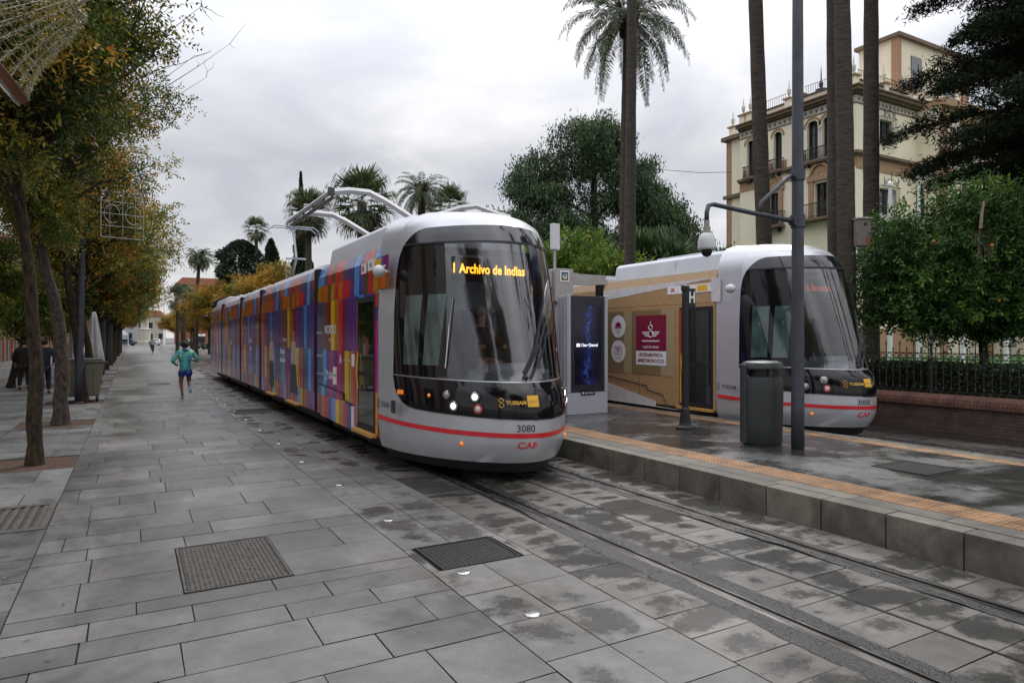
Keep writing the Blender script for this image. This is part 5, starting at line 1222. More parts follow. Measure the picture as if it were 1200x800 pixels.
# ================================================================== STREET FURNITURE
M['polegrey'] = mat('pole_paint', (0.055, 0.06, 0.075), .5, .2, var=.25, scale=6, bump=.1)
M['bindark'] = mat('bin_plastic', (0.028, 0.033, 0.034), .48, var=.15, scale=3, bump=.15, bscale=90)
M['alu'] = mat('brushed_aluminium', (0.42, 0.42, 0.46), .42, .35, var=.06, scale=3)
M['alugrey'] = mat('kiosk_panel', (0.40, 0.40, 0.45), .5, .1, var=.05, scale=3)
M['bezel'] = mat('screen_bezel', (0.018, 0.022, 0.028), .25)
M['concrete'] = mat('pale_steel_beam', (0.36, 0.34, 0.33), .5, .1, var=.12, scale=4)
M['blk'] = mat('matt_black', (0.012, 0.012, 0.013), .5)

# charging gantry over the tracks
t = thing('charging_gantry', (7.9, 18, .3), 'pale steel charging gantry arching over the front tram with a raised contact rail', 'gantry')
def beam(pts, w=.09, h=.08, name='arm'):
    b = MB(); b.tube([(x-7.9, y-18, z-.3) for x, y, z in pts], [h*1.15]*len(pts), 4, sx=.8); return b.build(name, M['panto2'], t, autosm=30)
M['panto2'] = mat('gantry_paint', (0.44, 0.45, 0.46), .45, .2, var=.08)
for i, (Y, dz) in enumerate(((18.0, 0), (21.9, .02))):
    beam([(7.9, Y, .3), (7.9, Y, 4.5)], name='mast')
    beam([(7.9, Y, 4.5), (7.3, Y, 5.0), (6.75, Y, 5.28+dz), (6.1, Y, 5.62+dz), (5.65, Y, 5.80+dz), (5.1, Y, 5.80+dz), (4.42, Y, 5.68+dz)])
beam([(7.9, 20.2, 5.4), (8.4, 20.2, 5.72), (9.4, 20.2, 6.1), (10.0, 20.2, 6.22), (10.7, 20.2, 6.05), (11.3, 20.2, 5.95)])
beam([(7.9, 20.2, .3), (7.9, 20.2, 5.4)], name='mast')
b = MB(); b.tube([(4.42-7.9, -.7, 5.26), (4.42-7.9, 4.6, 5.30)], .065, 6); b.build('contact_rail', M['panto2'], t)
b = MB(); b.tube([(4.42-7.9, -.9, 5.08), (4.42-7.9, 4.8, 5.12)], .05, 6); b.tube([(4.42-7.9, 4.8, 5.12), (4.42-7.9, 4.9, 5.3)], .03, 6)
for y in (0, 1.2, 2.4, 3.6): b.tube([(4.42-7.9, y, 5.26), (4.42-7.9, y, 5.1)], .03, 6)
b.build('conductor', M['oldiron'], t)
b = MB(); b.tube([(4.5-7.9, -.5, 5.3), (5.0-7.9, -.2, 5.12), (5.6-7.9, 0, 5.45)], .018, 5); b.build('cable', M['rubber'], t)
b = MB(); b.box((4.34-7.9, -.80, 5.16), (4.50-7.9, -.70, 5.36)); b.build('rail_end', M['oldiron'], t)

# platform sign post with the H plate
t = thing('halt_sign', (8.18, 8.53, .30), 'thin black post with a small black plate bearing a white H', 'sign')
b = MB(); b.lathe([(.155, 0), (.155, .03), (.11, .06), (.095, .10), (.07, .34), (.058, .36), (.055, 2.34), (.07, 2.35), (.07, 2.42), (.02, 2.45)], (0, 0, 0), 20); b.build('post', M['blk'], t, smooth=False)
b = MB(); b.box((.06, -.02, 2.06), (.22, .02, 2.38)); 
put_text(b, 'H', .26, lambda u, v: (.14+u*.8, -.0215, 2.22+v), .008, 1); b.build('plate', [M['blk'], M['white']], t)

# grey lamp pole carrying the camera arm
t = thing('camera_pole', (8.04, 6.2, .30), 'tall dark grey metal pole on the platform with a braced horizontal arm', 'pole')
b = MB(); b.lathe([(.088, 0), (.087, .6), (.080, 3.0), (.072, 6), (.055, 11)], (0, 0, 0), 24); b.build('post', M['polegrey'], t, smooth=True)
for z0_, z1_ in ((3.07, 3.24), (3.72, 3.86)):
    b = MB(); b.lathe([(.097, z0_), (.097, z1_)], (0, 0, 0), 20); b.box((-.13, -.05, z0_+.03), (-.08, .05, z1_-.03)); b.build('clamp', M['polegrey'], t)
b = MB(); b.tube([(-.09, 0, 3.15), (-.9, 0, 3.19), (-1.62, 0, 3.235), (-1.70, 0, 3.21), (-1.73, 0, 3.12), (-1.73, 0, 3.02)], [.034, .032, .03, .03, .03, .03], 12); b.build('arm', M['polegrey'], t, smooth=True)
b = MB(); b.tube([(-.09, 0, 3.79), (-.20, 0, 3.74), (-.74, 0, 3.34), (-.76, 0, 3.20)], .028, 10); b.build('brace', M['polegrey'], t, smooth=True)
b = MB(); b.tube([(0, 0, 10.9), (-.3, 0, 11.1), (-1.1, 0, 11.15)], .03, 8); b.box((-1.5, -.12, 11.08), (-.9, .12, 11.2)); b.build('lamp_head', M['polegrey'], t)
t = thing('surveillance_camera', (6.31, 6.2, 3.0), 'white dome surveillance camera hanging from the end of the pole arm', 'camera')
b = MB(); b.lathe([(.035, .32), (.035, .24), (.045, .24), (.05, .16), (.06, .15)], (0, 0, 0), 16); b.build('mount', mat('mount_beige', (.28, .26, .24), .5), t)
b = MB(); b.lathe([(.055, .16), (.09, .13), (.108, .06), (.112, -.02), (.108, -.05)], (0, 0, 0), 24); b.build('housing', mat('camera_white', (.52, .54, .54), .4), t, smooth=True)
b = MB(); b.lathe([(.07, -.05), (.068, -.08), (.05, -.12), (.01, -.14)], (0, 0, 0), 20); b.build('lens_dome', M['blackgl'], t, smooth=True)

# litter bin
t = thing('litter_bin', (7.98, 6.75, .30), 'dark green-grey oval plastic litter bin with a hooded top beside the pole', 'litter bin', rz=R(-26))
b = MB(); b.lathe([(.24, .0), (.262, .03), (.268, .30), (.278, .75), (.272, .94), (.262, .975), (.235, .98)], (0, 0, 0), 36, sx=1.06, sy=.86); b.build('body', M['bindark'], t, autosm=35)
b = MB(); b.lathe([(.215, .965), (.215, 1.10)], (.02, 0, 0), 30, sx=1.0, sy=.8); b.build('opening', M['blk'], t)
b = MB(); b.lathe([(.20, 1.085), (.262, 1.088), (.276, 1.105), (.276, 1.15), (.262, 1.185), (.20, 1.205), (.03, 1.215)], (0, 0, 0), 36, sx=1.06, sy=.86); b.build('hood', mat('bin_hood', (0.05, 0.058, 0.058), .4, var=.12), t, autosm=35)
b = MB(); 
for a in (R(200), ):
    ca, sa = math.cos(a), math.sin(a); b.add([], [])
b.box((-.31, -.075, .02), (-.255, .075, 1.16)); b.build('lock_panel', M['bindark'], t, bevel=.012)
b = MB(); b.cyl((-.318, 0, .55), (-.308, 0, .55), .018, 10); b.box((-.316, -.006, .46), (-.3105, .006, .53)); b.build('lock', M['oldiron'], t)
b = MB()
for s_ in (-1, 1): b.box((.0, s_*.2-.02, .97), (.05, s_*.2+.02, 1.10))
b.build('hood_support', M['bindark'], t)

# advertising kiosk
KX0, KX1, KY = 7.50, 8.52, 11.1
t = thing('advertising_kiosk', ((KX0+KX1)/2, KY, .30), 'silver advertising kiosk with a tall dark screen showing blue sparkles', 'kiosk')
w = .50
b = MB(); b.box((-w, 0, 0), (w, .34, .44)); b.box((-w, .03, .441), (w, .31, 2.36)); b.build('cabinet', M['alugrey'], t, bevel=.012)
b = MB(); b.box((-w-.003, -.005, .44), (-w+.085, .029, 2.40)); b.box((w-.085, -.005, .44), (w+.003, .029, 2.40)); 
for i in range(3): b.box((-w-.03, .06+.1*i, .1), (-w-.001, .10+.1*i, 2.38))
b.build('side_trim', M['alu'], t, bevel=.006)
b = MB(); b.box((-w+.087, -.012, .46), (w-.087, .028, 2.38)); sb_ = b.build('screen_frame', M['bezel'], t, bevel=.006)
def screen_mat():
    m = bpy.data.materials.new('led_screen'); m.use_nodes = True; tt = m.node_tree; N = tt.nodes; p = N['Principled BSDF']; p.inputs['Base Color'].default_value = (.004, .004, .006, 1); p.inputs['Roughness'].default_value = .12
    c = N.new('ShaderNodeTexCoord'); s = N.new('ShaderNodeSeparateXYZ'); lk(tt, c.outputs['Object'], s.inputs[0])
    # ribbon of sparkles: distance from a wavering vertical line
    wv = N.new('ShaderNodeTexNoise'); wv.inputs['Scale'].default_value = 1.6; wv.inputs['Detail'].default_value = 3; lk(tt, c.outputs['Object'], wv.inputs['Vector'])
    def mth(op, a, b_, c_=None):
        q = N.new('ShaderNodeMath'); q.operation = op
        for i, v in enumerate((a, b_, c_)):
            if v is None: continue
            if hasattr(v, 'links'): lk(tt, v, q.inputs[i])
            else: q.inputs[i].default_value = v
        return q.outputs[0]
    cx = mth('MULTIPLY_ADD', wv.outputs['Fac'], .42, -.20)
    dx = mth('ABSOLUTE', mth('SUBTRACT', s.outputs[0], cx), None)
    body = mth('POWER', mth('MAXIMUM', mth('SUBTRACT', 1.0, mth('MULTIPLY', dx, 4.2)), 0.0), 1.7)
    vo = N.new('ShaderNodeTexVoronoi'); vo.inputs['Scale'].default_value = 70; lk(tt, c.outputs['Object'], vo.inputs['Vector'])
    sp = mth('LESS_THAN', vo.outputs['Distance'], .26)
    n3 = N.new('ShaderNodeTexNoise'); n3.inputs['Scale'].default_value = 9; n3.inputs['Detail'].default_value = 4; lk(tt, c.outputs['Object'], n3.inputs['Vector'])
    veil = mth('MULTIPLY', body, mth('MULTIPLY', mth('MAXIMUM', mth('SUBTRACT', n3.outputs['Fac'], .42), 0.0), 2.4))
    tot = mth('ADD', mth('MULTIPLY', mth('MULTIPLY', sp, body), .8), veil)
    cr_ = N.new('ShaderNodeValToRGB'); e = cr_.color_ramp.elements; e[0].color = (.001, .001, .004, 1); e[1].color = (.10, .20, .70, 1); x = e.new(.55); x.color = (.006, .012, .09, 1)
    lk(tt, tot, cr_.inputs[0]); lk(tt, cr_.outputs[0], p.inputs['Emission Color']); p.inputs['Emission Strength'].default_value = 1.0
    return m
b = MB(); b.quad((-.335, -.0135, .60), (.335, -.0135, .60), (.335, -.0135, 2.18), (-.335, -.0135, 2.18)); b.build('screen', screen_mat(), sb_)
M['glow'] = mat('screen_white', (.6, .6, .65), .4, emit=(.75, .78, .9), estr=.75)
b = MB(); put_text(b, 'Clear Channel', .082, lambda u, v: (.03+u*.86, -.0155, 1.39+v), .0025)
cx, cz = -.245, 1.39
b.box((cx-.045, -.0157, cz-.033), (cx+.045, -.0147, cz+.033)); b.build('screen_lettering', M['glow'], sb_)
b = MB(); b.box((-.17, -.012, .385), (.17, -.001, .475)); put_text(b, 'Clear Channel', .045, lambda u, v: (.02+u*.86, -.0135, .43+v), .001, 1); b.box((-.145, -.0135, .414), (-.11, -.0125, .446), 1); b.build('name_plate', [M['bezel'], M['white']], t)

# shelter behind the kiosk
t = thing('tram_shelter', (7.95, 12.0, .30), 'pale steel tram stop shelter roof with wide wings behind the advertising kiosk', 'shelter')
b = MB(); b.box((-.14, 0, 0), (.14, .25, 2.85)); b.box((-.14, 5.6, 0), (.14, 5.85, 2.85)); b.build('post', M['concrete'], t, bevel=.01)
b = MB(); b.box((-.20, -.10, 2.30), (.26, .30, 3.0)); b.build('post_head', M['concrete'], t, bevel=.01)
for y in (0.0, 5.7):
    b = MB(); b.prism([(-1.25, 2.78), (-.21, 2.60), (-.21, 2.95), (-1.25, 2.95)], lambda p: (p[0], y, p[1]), lambda p: (p[0], y+.10, p[1]))
    b.prism([(.27, 2.66), (1.25, 2.72), (1.25, 2.82), (.27, 2.95)], lambda p: (p[0], y, p[1]), lambda p: (p[0], y+.10, p[1])); b.build('beam', M['concrete'], t)
b = MB(); b.box((-1.3, .12, 2.86), (1.3, 5.9, 2.93)); b.build('roof', mat('shelter_roof', (.33, .31, .31), .45, .2), t)
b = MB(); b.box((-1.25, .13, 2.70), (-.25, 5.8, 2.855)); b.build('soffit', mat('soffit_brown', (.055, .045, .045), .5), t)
b = MB(); b.box((.35, 2.0, .9), (.39, 5.5, 2.3)); b.build('glass_wall', M['dglass'], t)
b = MB(); b.box((-.45, 2.2, .42), (.0, 4.6, .47)); b.box((-.4, 2.4, 0), (-.05, 2.45, .42)); b.box((-.4, 4.3, 0), (-.05, 4.35, .42)); b.build('bench', M['concrete'], t)
t2 = thing('stop_emblem', (7.98, 11.898, 3.14), 'small square blue and cream emblem on the head of the shelter post', 'sign')
b = MB(); b.box((-.115, -.010, -.115), (.115, .0, .115), 0); b.box((-.085, -.013, -.085), (.085, -.0105, .085), 1); b.box((-.06, -.015, .0), (.0, -.0135, .06), 2); b.box((-.045, -.0155, -.055), (.055, -.014, -.015), 3); b.box((.02, -.016, -.02), (.055, -.0145, .05), 3); b.box((-.06, -.0165, -.03), (-.02, -.015, .015), 3)
b.build('plate', [M['white'], M['dark'], mat('emblem_blue', (.05, .25, .5), .4), mat('emblem_cream', (.6, .58, .42), .4)], t2)
t = thing('antenna_box', (7.93, 12.2, 3.31), 'white rectangular box on a short pole above the shelter', 'equipment box')
b = MB(); b.cyl((0, 0, -.02), (0, 0, .45), .03, 10); b.build('pole', M['concrete'], t)
b = MB(); b.box((-.09, -.05, .43), (.10, .05, .98)); b.build('box', mat('box_white', (.6, .6, .62), .4), t, bevel=.008)
# passenger information panel inside the shelter
t = thing('information_panel', (7.05, 13.1, .30), 'dark blue information panel with white lettering between front tram and kiosk', 'panel')
b = MB(); b.box((-.35, 0, .35), (.42, .08, 2.62)); put_text(b, 'Centro\nciudad', .13, lambda u, v: (.05+u, -.003, 1.9+v), .003, 1); b.box((-.35, .01, 0), (-.29, .07, .349)); b.box((.36, .01, 0), (.42, .07, .349)); b.build('panel', [mat('panel_blue', (.035, .03, .10), .35, var=.4, scale=3), M['white']], t)

# ------------------------------------------------------------------ left side: lamp posts, bin, parasols
t = thing('lamp_post', (-1.32, 22.5, 0), 'nearest dark grey lamp post on the left, between the second tree and the wheelie bin', 'lamp post', 'grey lamp posts along the sidewalk')
b = MB(); b.tube([(0, 0, 0), (.03, 0, 1), (.10, 0, 5), (.16, 0, 8.4)], [.095, .088, .075, .06], 16); b.build('post', M['polegrey'], t, smooth=True)
b = MB(); b.lathe([(.14, 0), (.14, .02), (.11, .04)], (0, 0, 0), 16); b.build('base', M['polegrey'], t)
b = MB(); b.tube([(.16, 0, 8.3), (.5, 0, 8.55), (1.0, 0, 8.6)], .03, 8); b.cbox((1.25, 0, 8.6), (.6, .22, .09)); b.build('lamp_head', M['polegrey'], t)
LPN = ['second', 'third', 'fourth', 'fifth', 'sixth', 'seventh']
for i in range(6): dup(t, (-1.25, 38+12.7*i, 0), 'grey lamp post, %s from the front in the left row' % LPN[i])

t = thing('wheelie_bin', (-1.28, 23.15, 0), 'khaki wheeled refuse container with dark lid and black wheels beside the lamp post', 'wheeled bin', rz=R(6))
kh = mat('khaki_plastic', (0.15, 0.145, 0.10), .55, var=.12, scale=2)
b = MB(); P0 = [(-.42, -.36), (.42, -.36), (.42, .36), (-.42, .36)]; P1 = [(-.56, -.46), (.54, -.46), (.54, .46), (-.56, .46)]
b.add([(x, y, .16) for x, y in P0]+[(x, y, 1.12) for x, y in P1], [(3, 2, 1, 0), (4, 5, 6, 7), (0, 1, 5, 4), (1, 2, 6, 5), (2, 3, 7, 6), (3, 0, 4, 7)]); 
for x in (-.3, 0, .3): b.prism([(x-.03, .2), (x+.03, .2), (x+.035, 1.0), (x-.035, 1.0)], lambda p: (p[0], -.375-(p[1]-.16)*.105-.012, p[1]), lambda p: (p[0], -.36-(p[1]-.16)*.1, p[1]))
b.build('tub', kh, t, bevel=.02)
b = MB(); b.box((-.60, -.50, 1.12), (.58, .50, 1.17)); b.tube([(-.55, 0, 1.18), (.53, 0, 1.18)], .0, 4) if False else None
b.box((-.52, -.42, 1.171), (.50, .42, 1.23)); b.box((.58, -.3, 1.10), (.64, .3, 1.13)); b.build('lid', mat('lid_grey', (.07, .075, .07), .5), t, bevel=.015)
for x, y in ((-.38, -.34), (.36, -.36), (.40, .3), (-.38, .3)):
    b = MB(); b.cyl((x-.03, y, .10), (x+.03, y, .10), .10, 18); b.build('wheel', M['rubber'], t)

t = thing('folded_parasol', (-1.32, 31.4, 0), 'folded white parasol standing behind the wheelie bin, the right and taller one of two', 'parasol', 'folded white parasols')
cl = mat('parasol_cloth', (0.52, 0.50, 0.48), .8, var=.08, scale=4, bump=.4, bscale=8)
b = MB(); b.lathe([(.30, 0), (.30, .10), (.04, .11)], (0, 0, 0), 16); b.build('base', M['blk'], t)
b = MB(); b.cyl((0, 0, .1), (0, 0, 2.8), .025, 8); b.build('pole', M['alu'], t)
b = MB(); prof = [(.05, 2.85), (.10, 2.6), (.17, 2.0), (.23, 1.4), (.29, .95), (.20, .85)]; n_ = 24
vs = [((r*(1+.28*math.cos(6*2*math.pi*j/n_)))*math.cos(2*math.pi*j/n_), (r*(1+.28*math.cos(6*2*math.pi*j/n_)))*math.sin(2*math.pi*j/n_), z) for r, z in prof for j in range(n_)]
b.add(vs, [(i*n_+j, (i+1)*n_+j, (i+1)*n_+(j+1) % n_, i*n_+(j+1) % n_) for i in range(5) for j in range(n_)]+[tuple(range(n_))]); b.build('canopy', cl, t, smooth=True)
dup(t, (-1.95, 31.0, 0), 'folded white parasol behind the wheelie bin, the left and shorter one of two', rz=.4, scale=(1.0, 1.0, .8))

# wire bell of the street decorations, tilted, top left
wire = mat('decoration_wire', (0.30, 0.29, 0.25), .45, .5); tins = mat('tinsel_gold', (0.22, 0.18, 0.05), .4, .3, var=.5, scale=30); rim = mat('bell_rim', (0.20, 0.07, 0.03), .6)
t = thing('bell_decoration', (-.46, 7.83, 5.12), 'big tilted wire bell wrapped in gold tinsel hanging in the upper left corner', 'street decoration')
ax = Vector((-.871*.68-.491*.34, .491*.68-.871*.34, -.60)).normalized(); u_ = ax.orthogonal().normalized(); v_ = ax.cross(u_)
def bell(a, h):
    r = .16+.20*h+.28*h**4+.08*math.sin(h*3.1); return u_*math.cos(a)*r*1.0+v_*math.sin(a)*r+ax*(h*1.15)
b = MB()
for i in range(22):
    a = 2*math.pi*i/22; b.tube([bell(a, h) for h in np.linspace(0, 1, 9)], .006, 4)
for h in (.1, .3, .5, .7, .85): b.tube([bell(a, h) for a in np.linspace(0, 2*math.pi, 29)], .006, 4)
b.build('wire_frame', wire, t)
b = MB()
for rr_, hh in ((1.0, 1.0), (.84, 1.03)):
    k = 40
    for i in range(k):
        a0, a1 = 2*math.pi*i/k, 2*math.pi*(i+1)/k
        p, q = bell(a0, 1), bell(a1, 1); c0 = ax*1.15
        p = c0+(p-c0)*rr_; q = c0+(q-c0)*rr_
        b.quad(p, q, q+ax*.10, p+ax*.10)
        b.tube([p+ax*.11, q+ax*.11], .012, 4, 1)
        b.tube([p, q], .010, 4, 1)
b.build('rim', [rim, wire], t)
b = MB()
for i in range(10):
    a = 2*math.pi*i/10; c0 = ax*1.25; p = bell(a, 1)+ax*.1; b.tube([c0+(p-c0)*.84, p], .012, 4)
b.tube([ax*0, ax*-.2], .03, 6); b.build('spoke', wire, t)
n = 2600; h = rng.uniform(.02, .97, n); ai = rng.integers(0, 22, n)*2*math.pi/22+rng.normal(0, .03, n)
c = np.array([tuple(bell(a, q)) for a, q in zip(ai, h)]); d = rng.normal(0, 1, (n, 3)); c = c+unit(d)*.03
leaf_object('tinsel', leaves(c, d, rng.normal(0, 1, (n, 3)), np.full(n, .075), np.full(n, .014)), pick([(.30, .25, .07), (.18, .15, .05), (.42, .36, .14)], n), leaf_mat('tinsel_leaf', .35, .1), t)
b = MB(); b.tube([(0, 0, .1), (-.1, .3, 1.2), (-.25, 1.2, 2.2)], .012, 5); b.build('hanging_cable', M['rubber'], t); t.scale = (.82,)*3
# arched wire panels further along
lw = mat('white_wire', (0.42, 0.43, 0.44), .5, .2)
def arch_deco(loc, lab, sc):
    t = thing('arch_decoration', loc, lab, 'street decoration', 'arched wire light frames', rz=R(14)); b = MB()
    pts = [(-.5, 0, 0), (-.5, 0, 1.0)]+[(-.5*math.cos(a), 0, 1.0+.38*math.sin(a)) for a in np.linspace(.15, math.pi-.15, 10)]+[(.5, 0, 1.0), (.5, 0, 0), (-.5, 0, 0)]
    b.tube(pts, .011, 5, cap=False)
    for z in (.3, .62, .94, 1.2): b.tube([(-.5, 0, z), (.5, 0, z)], .005, 4)
    for x in (-.3, 0, .3): b.tube([(x, 0, 0), (x, 0, 1.3)], .005, 4)
    for s_ in (-1, 1): b.tube([(s_*.25+.18*math.cos(a), 0, .62+.24*math.sin(a)) for a in np.linspace(0, 5.4, 16)], .006, 4)
    b.build('wire_frame', lw, t); 
    b = MB(); b.tube([(-.5, 0, .6), (-1.6, .2, .9)], .012, 4); b.build('hanging_cable', M['rubber'], t); t.scale = (sc,)*3; return t
arch_deco((-.22, 20.5, 4.45), 'arched white wire light frame half hidden in the leaves above the lamp post', 1.0)
arch_deco((-.38, 12.7, 7.2), 'white wire light frame cut by the top edge of the photo, above the nearest tree', 1.0)

# ------------------------------------------------------------------ houses on the left, seen under the trees
M['cream'] = mat('cream_render', (0.42, 0.40, 0.35), .85, var=.08, scale=.6, bump=.1); M['terra'] = mat('terracotta_render', (0.26, 0.09, 0.05), .85, var=.15, scale=1)
t = thing('arcade_house', (-8.6, 70, 0), 'white house with terracotta piers and tall openings behind the orange trees', 'building')
b = MB(); b.box((-5, -62, 0), (0, 150, 9)); b.build('wall', M['cream'], t)
b = MB()
for i in range(50): 
    y = -60+4.1*i; b.box((.0, y, 0), (.18, y+.7, 8.2))
b.build('pier', M['terra'], t)
for i in range(28):
    y = -58.4+4.1*i
    f = MB(); f.box((.02, y, 0), (.08, y+1.7, 3.1)); w_ = f.build('window', M['blk'], t)
    f = MB(); f.box((.081, y, 2.3), (.12, y+1.7, 2.4)); f.box((.081, y+.8, 0), (.12, y+.9, 2.29)); f.build('frame', M['cream'], w_)
b = MB(); b.box((-5.2, -62.2, 9), (.4, 150.2, 9.4)); b.build('cornice', M['terra'], t)
# buildings closing the street
def far_house(loc, w, d, h, lab, m, roofm, rows_, cols_):
    t = thing('town_house', loc, lab, 'building'); b = MB(); b.box((-w/2, 0, 0), (w/2, d, h)); b.build('wall', m, t)
    b = MB(); b.prism([(-w/2-.4, h), (w/2+.4, h), (w/2-1.5, h+2), (-w/2+1.5, h+2)], lambda p: (p[0], -.4, p[1]), lambda p: (p[0], d+.4, p[1])); b.build('roof', roofm, t)
    for r_ in range(rows_):
        for c_ in range(cols_):
            x = -w/2+w*(c_+.5)/cols_; z = 1.2+(h-1.5)*r_/rows_; b = MB(); b.box((x-.6, -.06, z), (x+.6, -.01, z+1.9)); b.build('window', M['blk'], t)
    return t
tile = mat('roof_tile', (.30, .12, .07), .85, var=.2); grey = mat('pale_blue_render', (.38, .40, .44), .8)
far_house((-5.5, 232, 0), 13, 10, 19, 'pale grey building closing the street at its far left end', grey, M['cream'], 4, 4)
far_house((22, 215, 0), 22, 12, 17, 'terracotta roofed building above the distant autumn trees', M['terra'], tile, 4, 6)
far_house((5.5, 262, 0), 9, 10, 9, 'small pale building behind the monument at the end of the street', M['cream'], tile, 2, 3)
t = thing('monument', (2.6, 185, 0), 'pale stone monument with a statue at the end of the street', 'monument')
b = MB(); b.lathe([(2.2, 0), (2.2, .8), (1.3, .9), (1.3, 3.6), (1.5, 3.8), (.9, 4.0), (.8, 6.2), (1.05, 6.4), (.6, 6.6)], (0, 0, 0), 8); b.build('pedestal', M['cream'], t)
b = MB(); b.lathe([(.35, 6.6), (.45, 7.4), (.30, 8.2), (.12, 8.35), (.2, 8.6), (.02, 8.8)], (0, 0, 0), 8); b.build('statue', M['oldiron'], t)
t = thing('flagpole', (6.4, 175, 0), 'tall thin white mast at the end of the street beside the monument', 'mast')
b = MB(); b.lathe([(.22, 0), (.18, 6), (.10, 15.5), (.02, 15.6)], (0, 0, 0), 8); b.build('mast', M['white'], t)
t = thing('white_canopy', (-3.5, 150, 0), 'long white market canopy far down the sidewalk at the left', 'canopy')
b = MB(); b.prism([(-3, 2.3), (3, 2.3), (2.2, 3.1), (0, 3.5), (-2.2, 3.1)], lambda p: (p[0], 0, p[1]), lambda p: (p[0], 5, p[1])); b.build('roof', M['white'], t)
for x in (-2.8, 2.8):
    b = MB(); b.cyl((x, .2, 0), (x, .2, 2.3), .06, 6); b.build('post', M['white'], t)
# distant vehicles
def car(loc, rz, lab, col):
    t = thing('parked_car', loc, lab, 'car', rz=rz); pm = mat('car_paint', col, .3, coat=.6)
    b = MB(); pr = [(-2.1, .35), (2.1, .35), (2.15, .75), (1.9, .95), (1.1, 1.02), (.6, 1.42), (-1.0, 1.45), (-1.7, 1.0), (-2.1, .92)]
    b.prism(pr, lambda p: (-.85, p[0], p[1]), lambda p: (.85, p[0], p[1])); b.build('body', pm, t, bevel=.05)
    b = MB()
    for s_ in (-1, 1): b.prism([(-1.5, 1.0), (.95, 1.02), (.55, 1.36), (-.95, 1.38)], lambda p: (s_*.852, p[0], p[1]), lambda p: (s_*.856, p[0], p[1]))
    b.prism([(-.75, 1.02), (.75, 1.02), (.65, 1.38), (-.65, 1.38)], lambda p: (p[0], -1.72+(p[1]-1.0)*1.55, p[1]), lambda p: (p[0], -1.73+(p[1]-1.0)*1.55, p[1])); b.build('window', M['blackgl'], t)
    for s_ in (-1, 1):
        for y in (-1.3, 1.3):
            b = MB(); b.cyl((s_*.70, y, .32), (s_*.87, y, .32), .32, 14); b.build('wheel', M['rubber'], t)
        b = MB(); b.box((s_*.6-.15, -2.12, .68), (s_*.6+.15, -2.09, .82)); b.build('tail_light', M['red'], t)
    return t
car((4.4, 172, 0), .1, 'white car far away just right of the cyclist', (.6, .6, .6)); car((9.8, 150, 0), .5, 'black car under the distant trees right of the cyclist', (.02, .02, .02)); car((-1.2, 170, 0), 1.4, 'dark blue car crossing at the far end of the street', (.04, .06, .12))
t = thing('van', (12.4, 158, 0), 'dark van with a white roof in the distance right of the cyclist', 'van'); b = MB(); b.box((-1, -2.4, .4), (1, 2.4, 2.0)); b.build('body', M['blk'], t, bevel=.1); b = MB(); b.box((-1.02, -2.42, 2.01), (1.02, 2.42, 2.5)); b.build('roof', M['white'], t, bevel=.1)
for x in (-.9, .9):
    for y in (-1.6, 1.6): b = MB(); b.cyl((x-.1, y, .35), (x+.1, y, .35), .35, 12); b.build('wheel', M['rubber'], t)
t = thing('scooter', (9.6, 100, 0), 'nearest dark parked scooter under the distant trees', 'scooter', 'parked scooters under the trees')
b = MB(); b.prism([(-.75, .35), (-.2, .25), (.35, .25), (.55, .9), (.45, 1.0), (.25, .45), (-.1, .45), (-.25, .78), (-.85, .80)], lambda p: (-.16, p[0], p[1]), lambda p: (.16, p[0], p[1])); b.build('body', M['blk'], t, bevel=.03)
for y in (-.62, .62): b = MB(); b.cyl((-.06, y, .25), (.06, y, .25), .25, 14); b.build('wheel', M['rubber'], t)
b = MB(); b.tube([(-.33, .45, 1.05), (0, .5, 1.0), (.33, .45, 1.05)], .025, 5); b.build('handlebar', M['blk'], t)
for i in range(7): dup(t, (9.6+.9*(i % 2), 103+3.2*i, 0), 'dark parked scooter under the distant trees, %s from the nearest' % ORD[i], rz=.3*i)

# ------------------------------------------------------------------ PEOPLE
def skin_body(name, joints, edges, m, parent, sub=2):
    """joints: name -> (x, y, z, r) or (x, y, z, rx, ry); first joint is the root"""
    ks = list(joints); me = bpy.data.meshes.new(name); me.from_pydata([joints[k][:3] for k in ks], [(ks.index(a), ks.index(c)) for a, c in edges], [])
    o = bpy.data.objects.new(name, me); COL.objects.link(o)
    sk = o.modifiers.new('skin', 'SKIN'); sk.use_smooth_shade = True
    me.skin_vertices[0] if len(me.skin_vertices) else None
    bm = bmesh.new(); bm.from_mesh(me); lay = bm.verts.layers.skin.verify(); bm.verts.ensure_lookup_table()
    for i, k in enumerate(ks):
        j = joints[k]; bm.verts[i][lay].radius = (j[3], j[4] if len(j) > 4 else j[3]); bm.verts[i][lay].use_root = (i == 0)
    bm.to_mesh(me); bm.free()
    sb = o.modifiers.new('sub', 'SUBSURF'); sb.levels = sb.render_levels = sub
    dg = bpy.context.evaluated_depsgraph_get(); nm = bpy.data.meshes.new_from_object(o.evaluated_get(dg)); bpy.data.objects.remove(o)
    nm.materials.clear(); nm.materials.append(m); nm.polygons.foreach_set('use_smooth', [True]*len(nm.polygons))
    r = bpy.data.objects.new(name, nm); COL.objects.link(r); r.parent = parent; return r
SK = mat('skin_brown', (0.16, 0.08, 0.05), .6); SKL = mat('skin_light', (0.42, 0.25, 0.19), .6); HAIR = mat('hair_black', (0.01, 0.009, 0.008), .8)
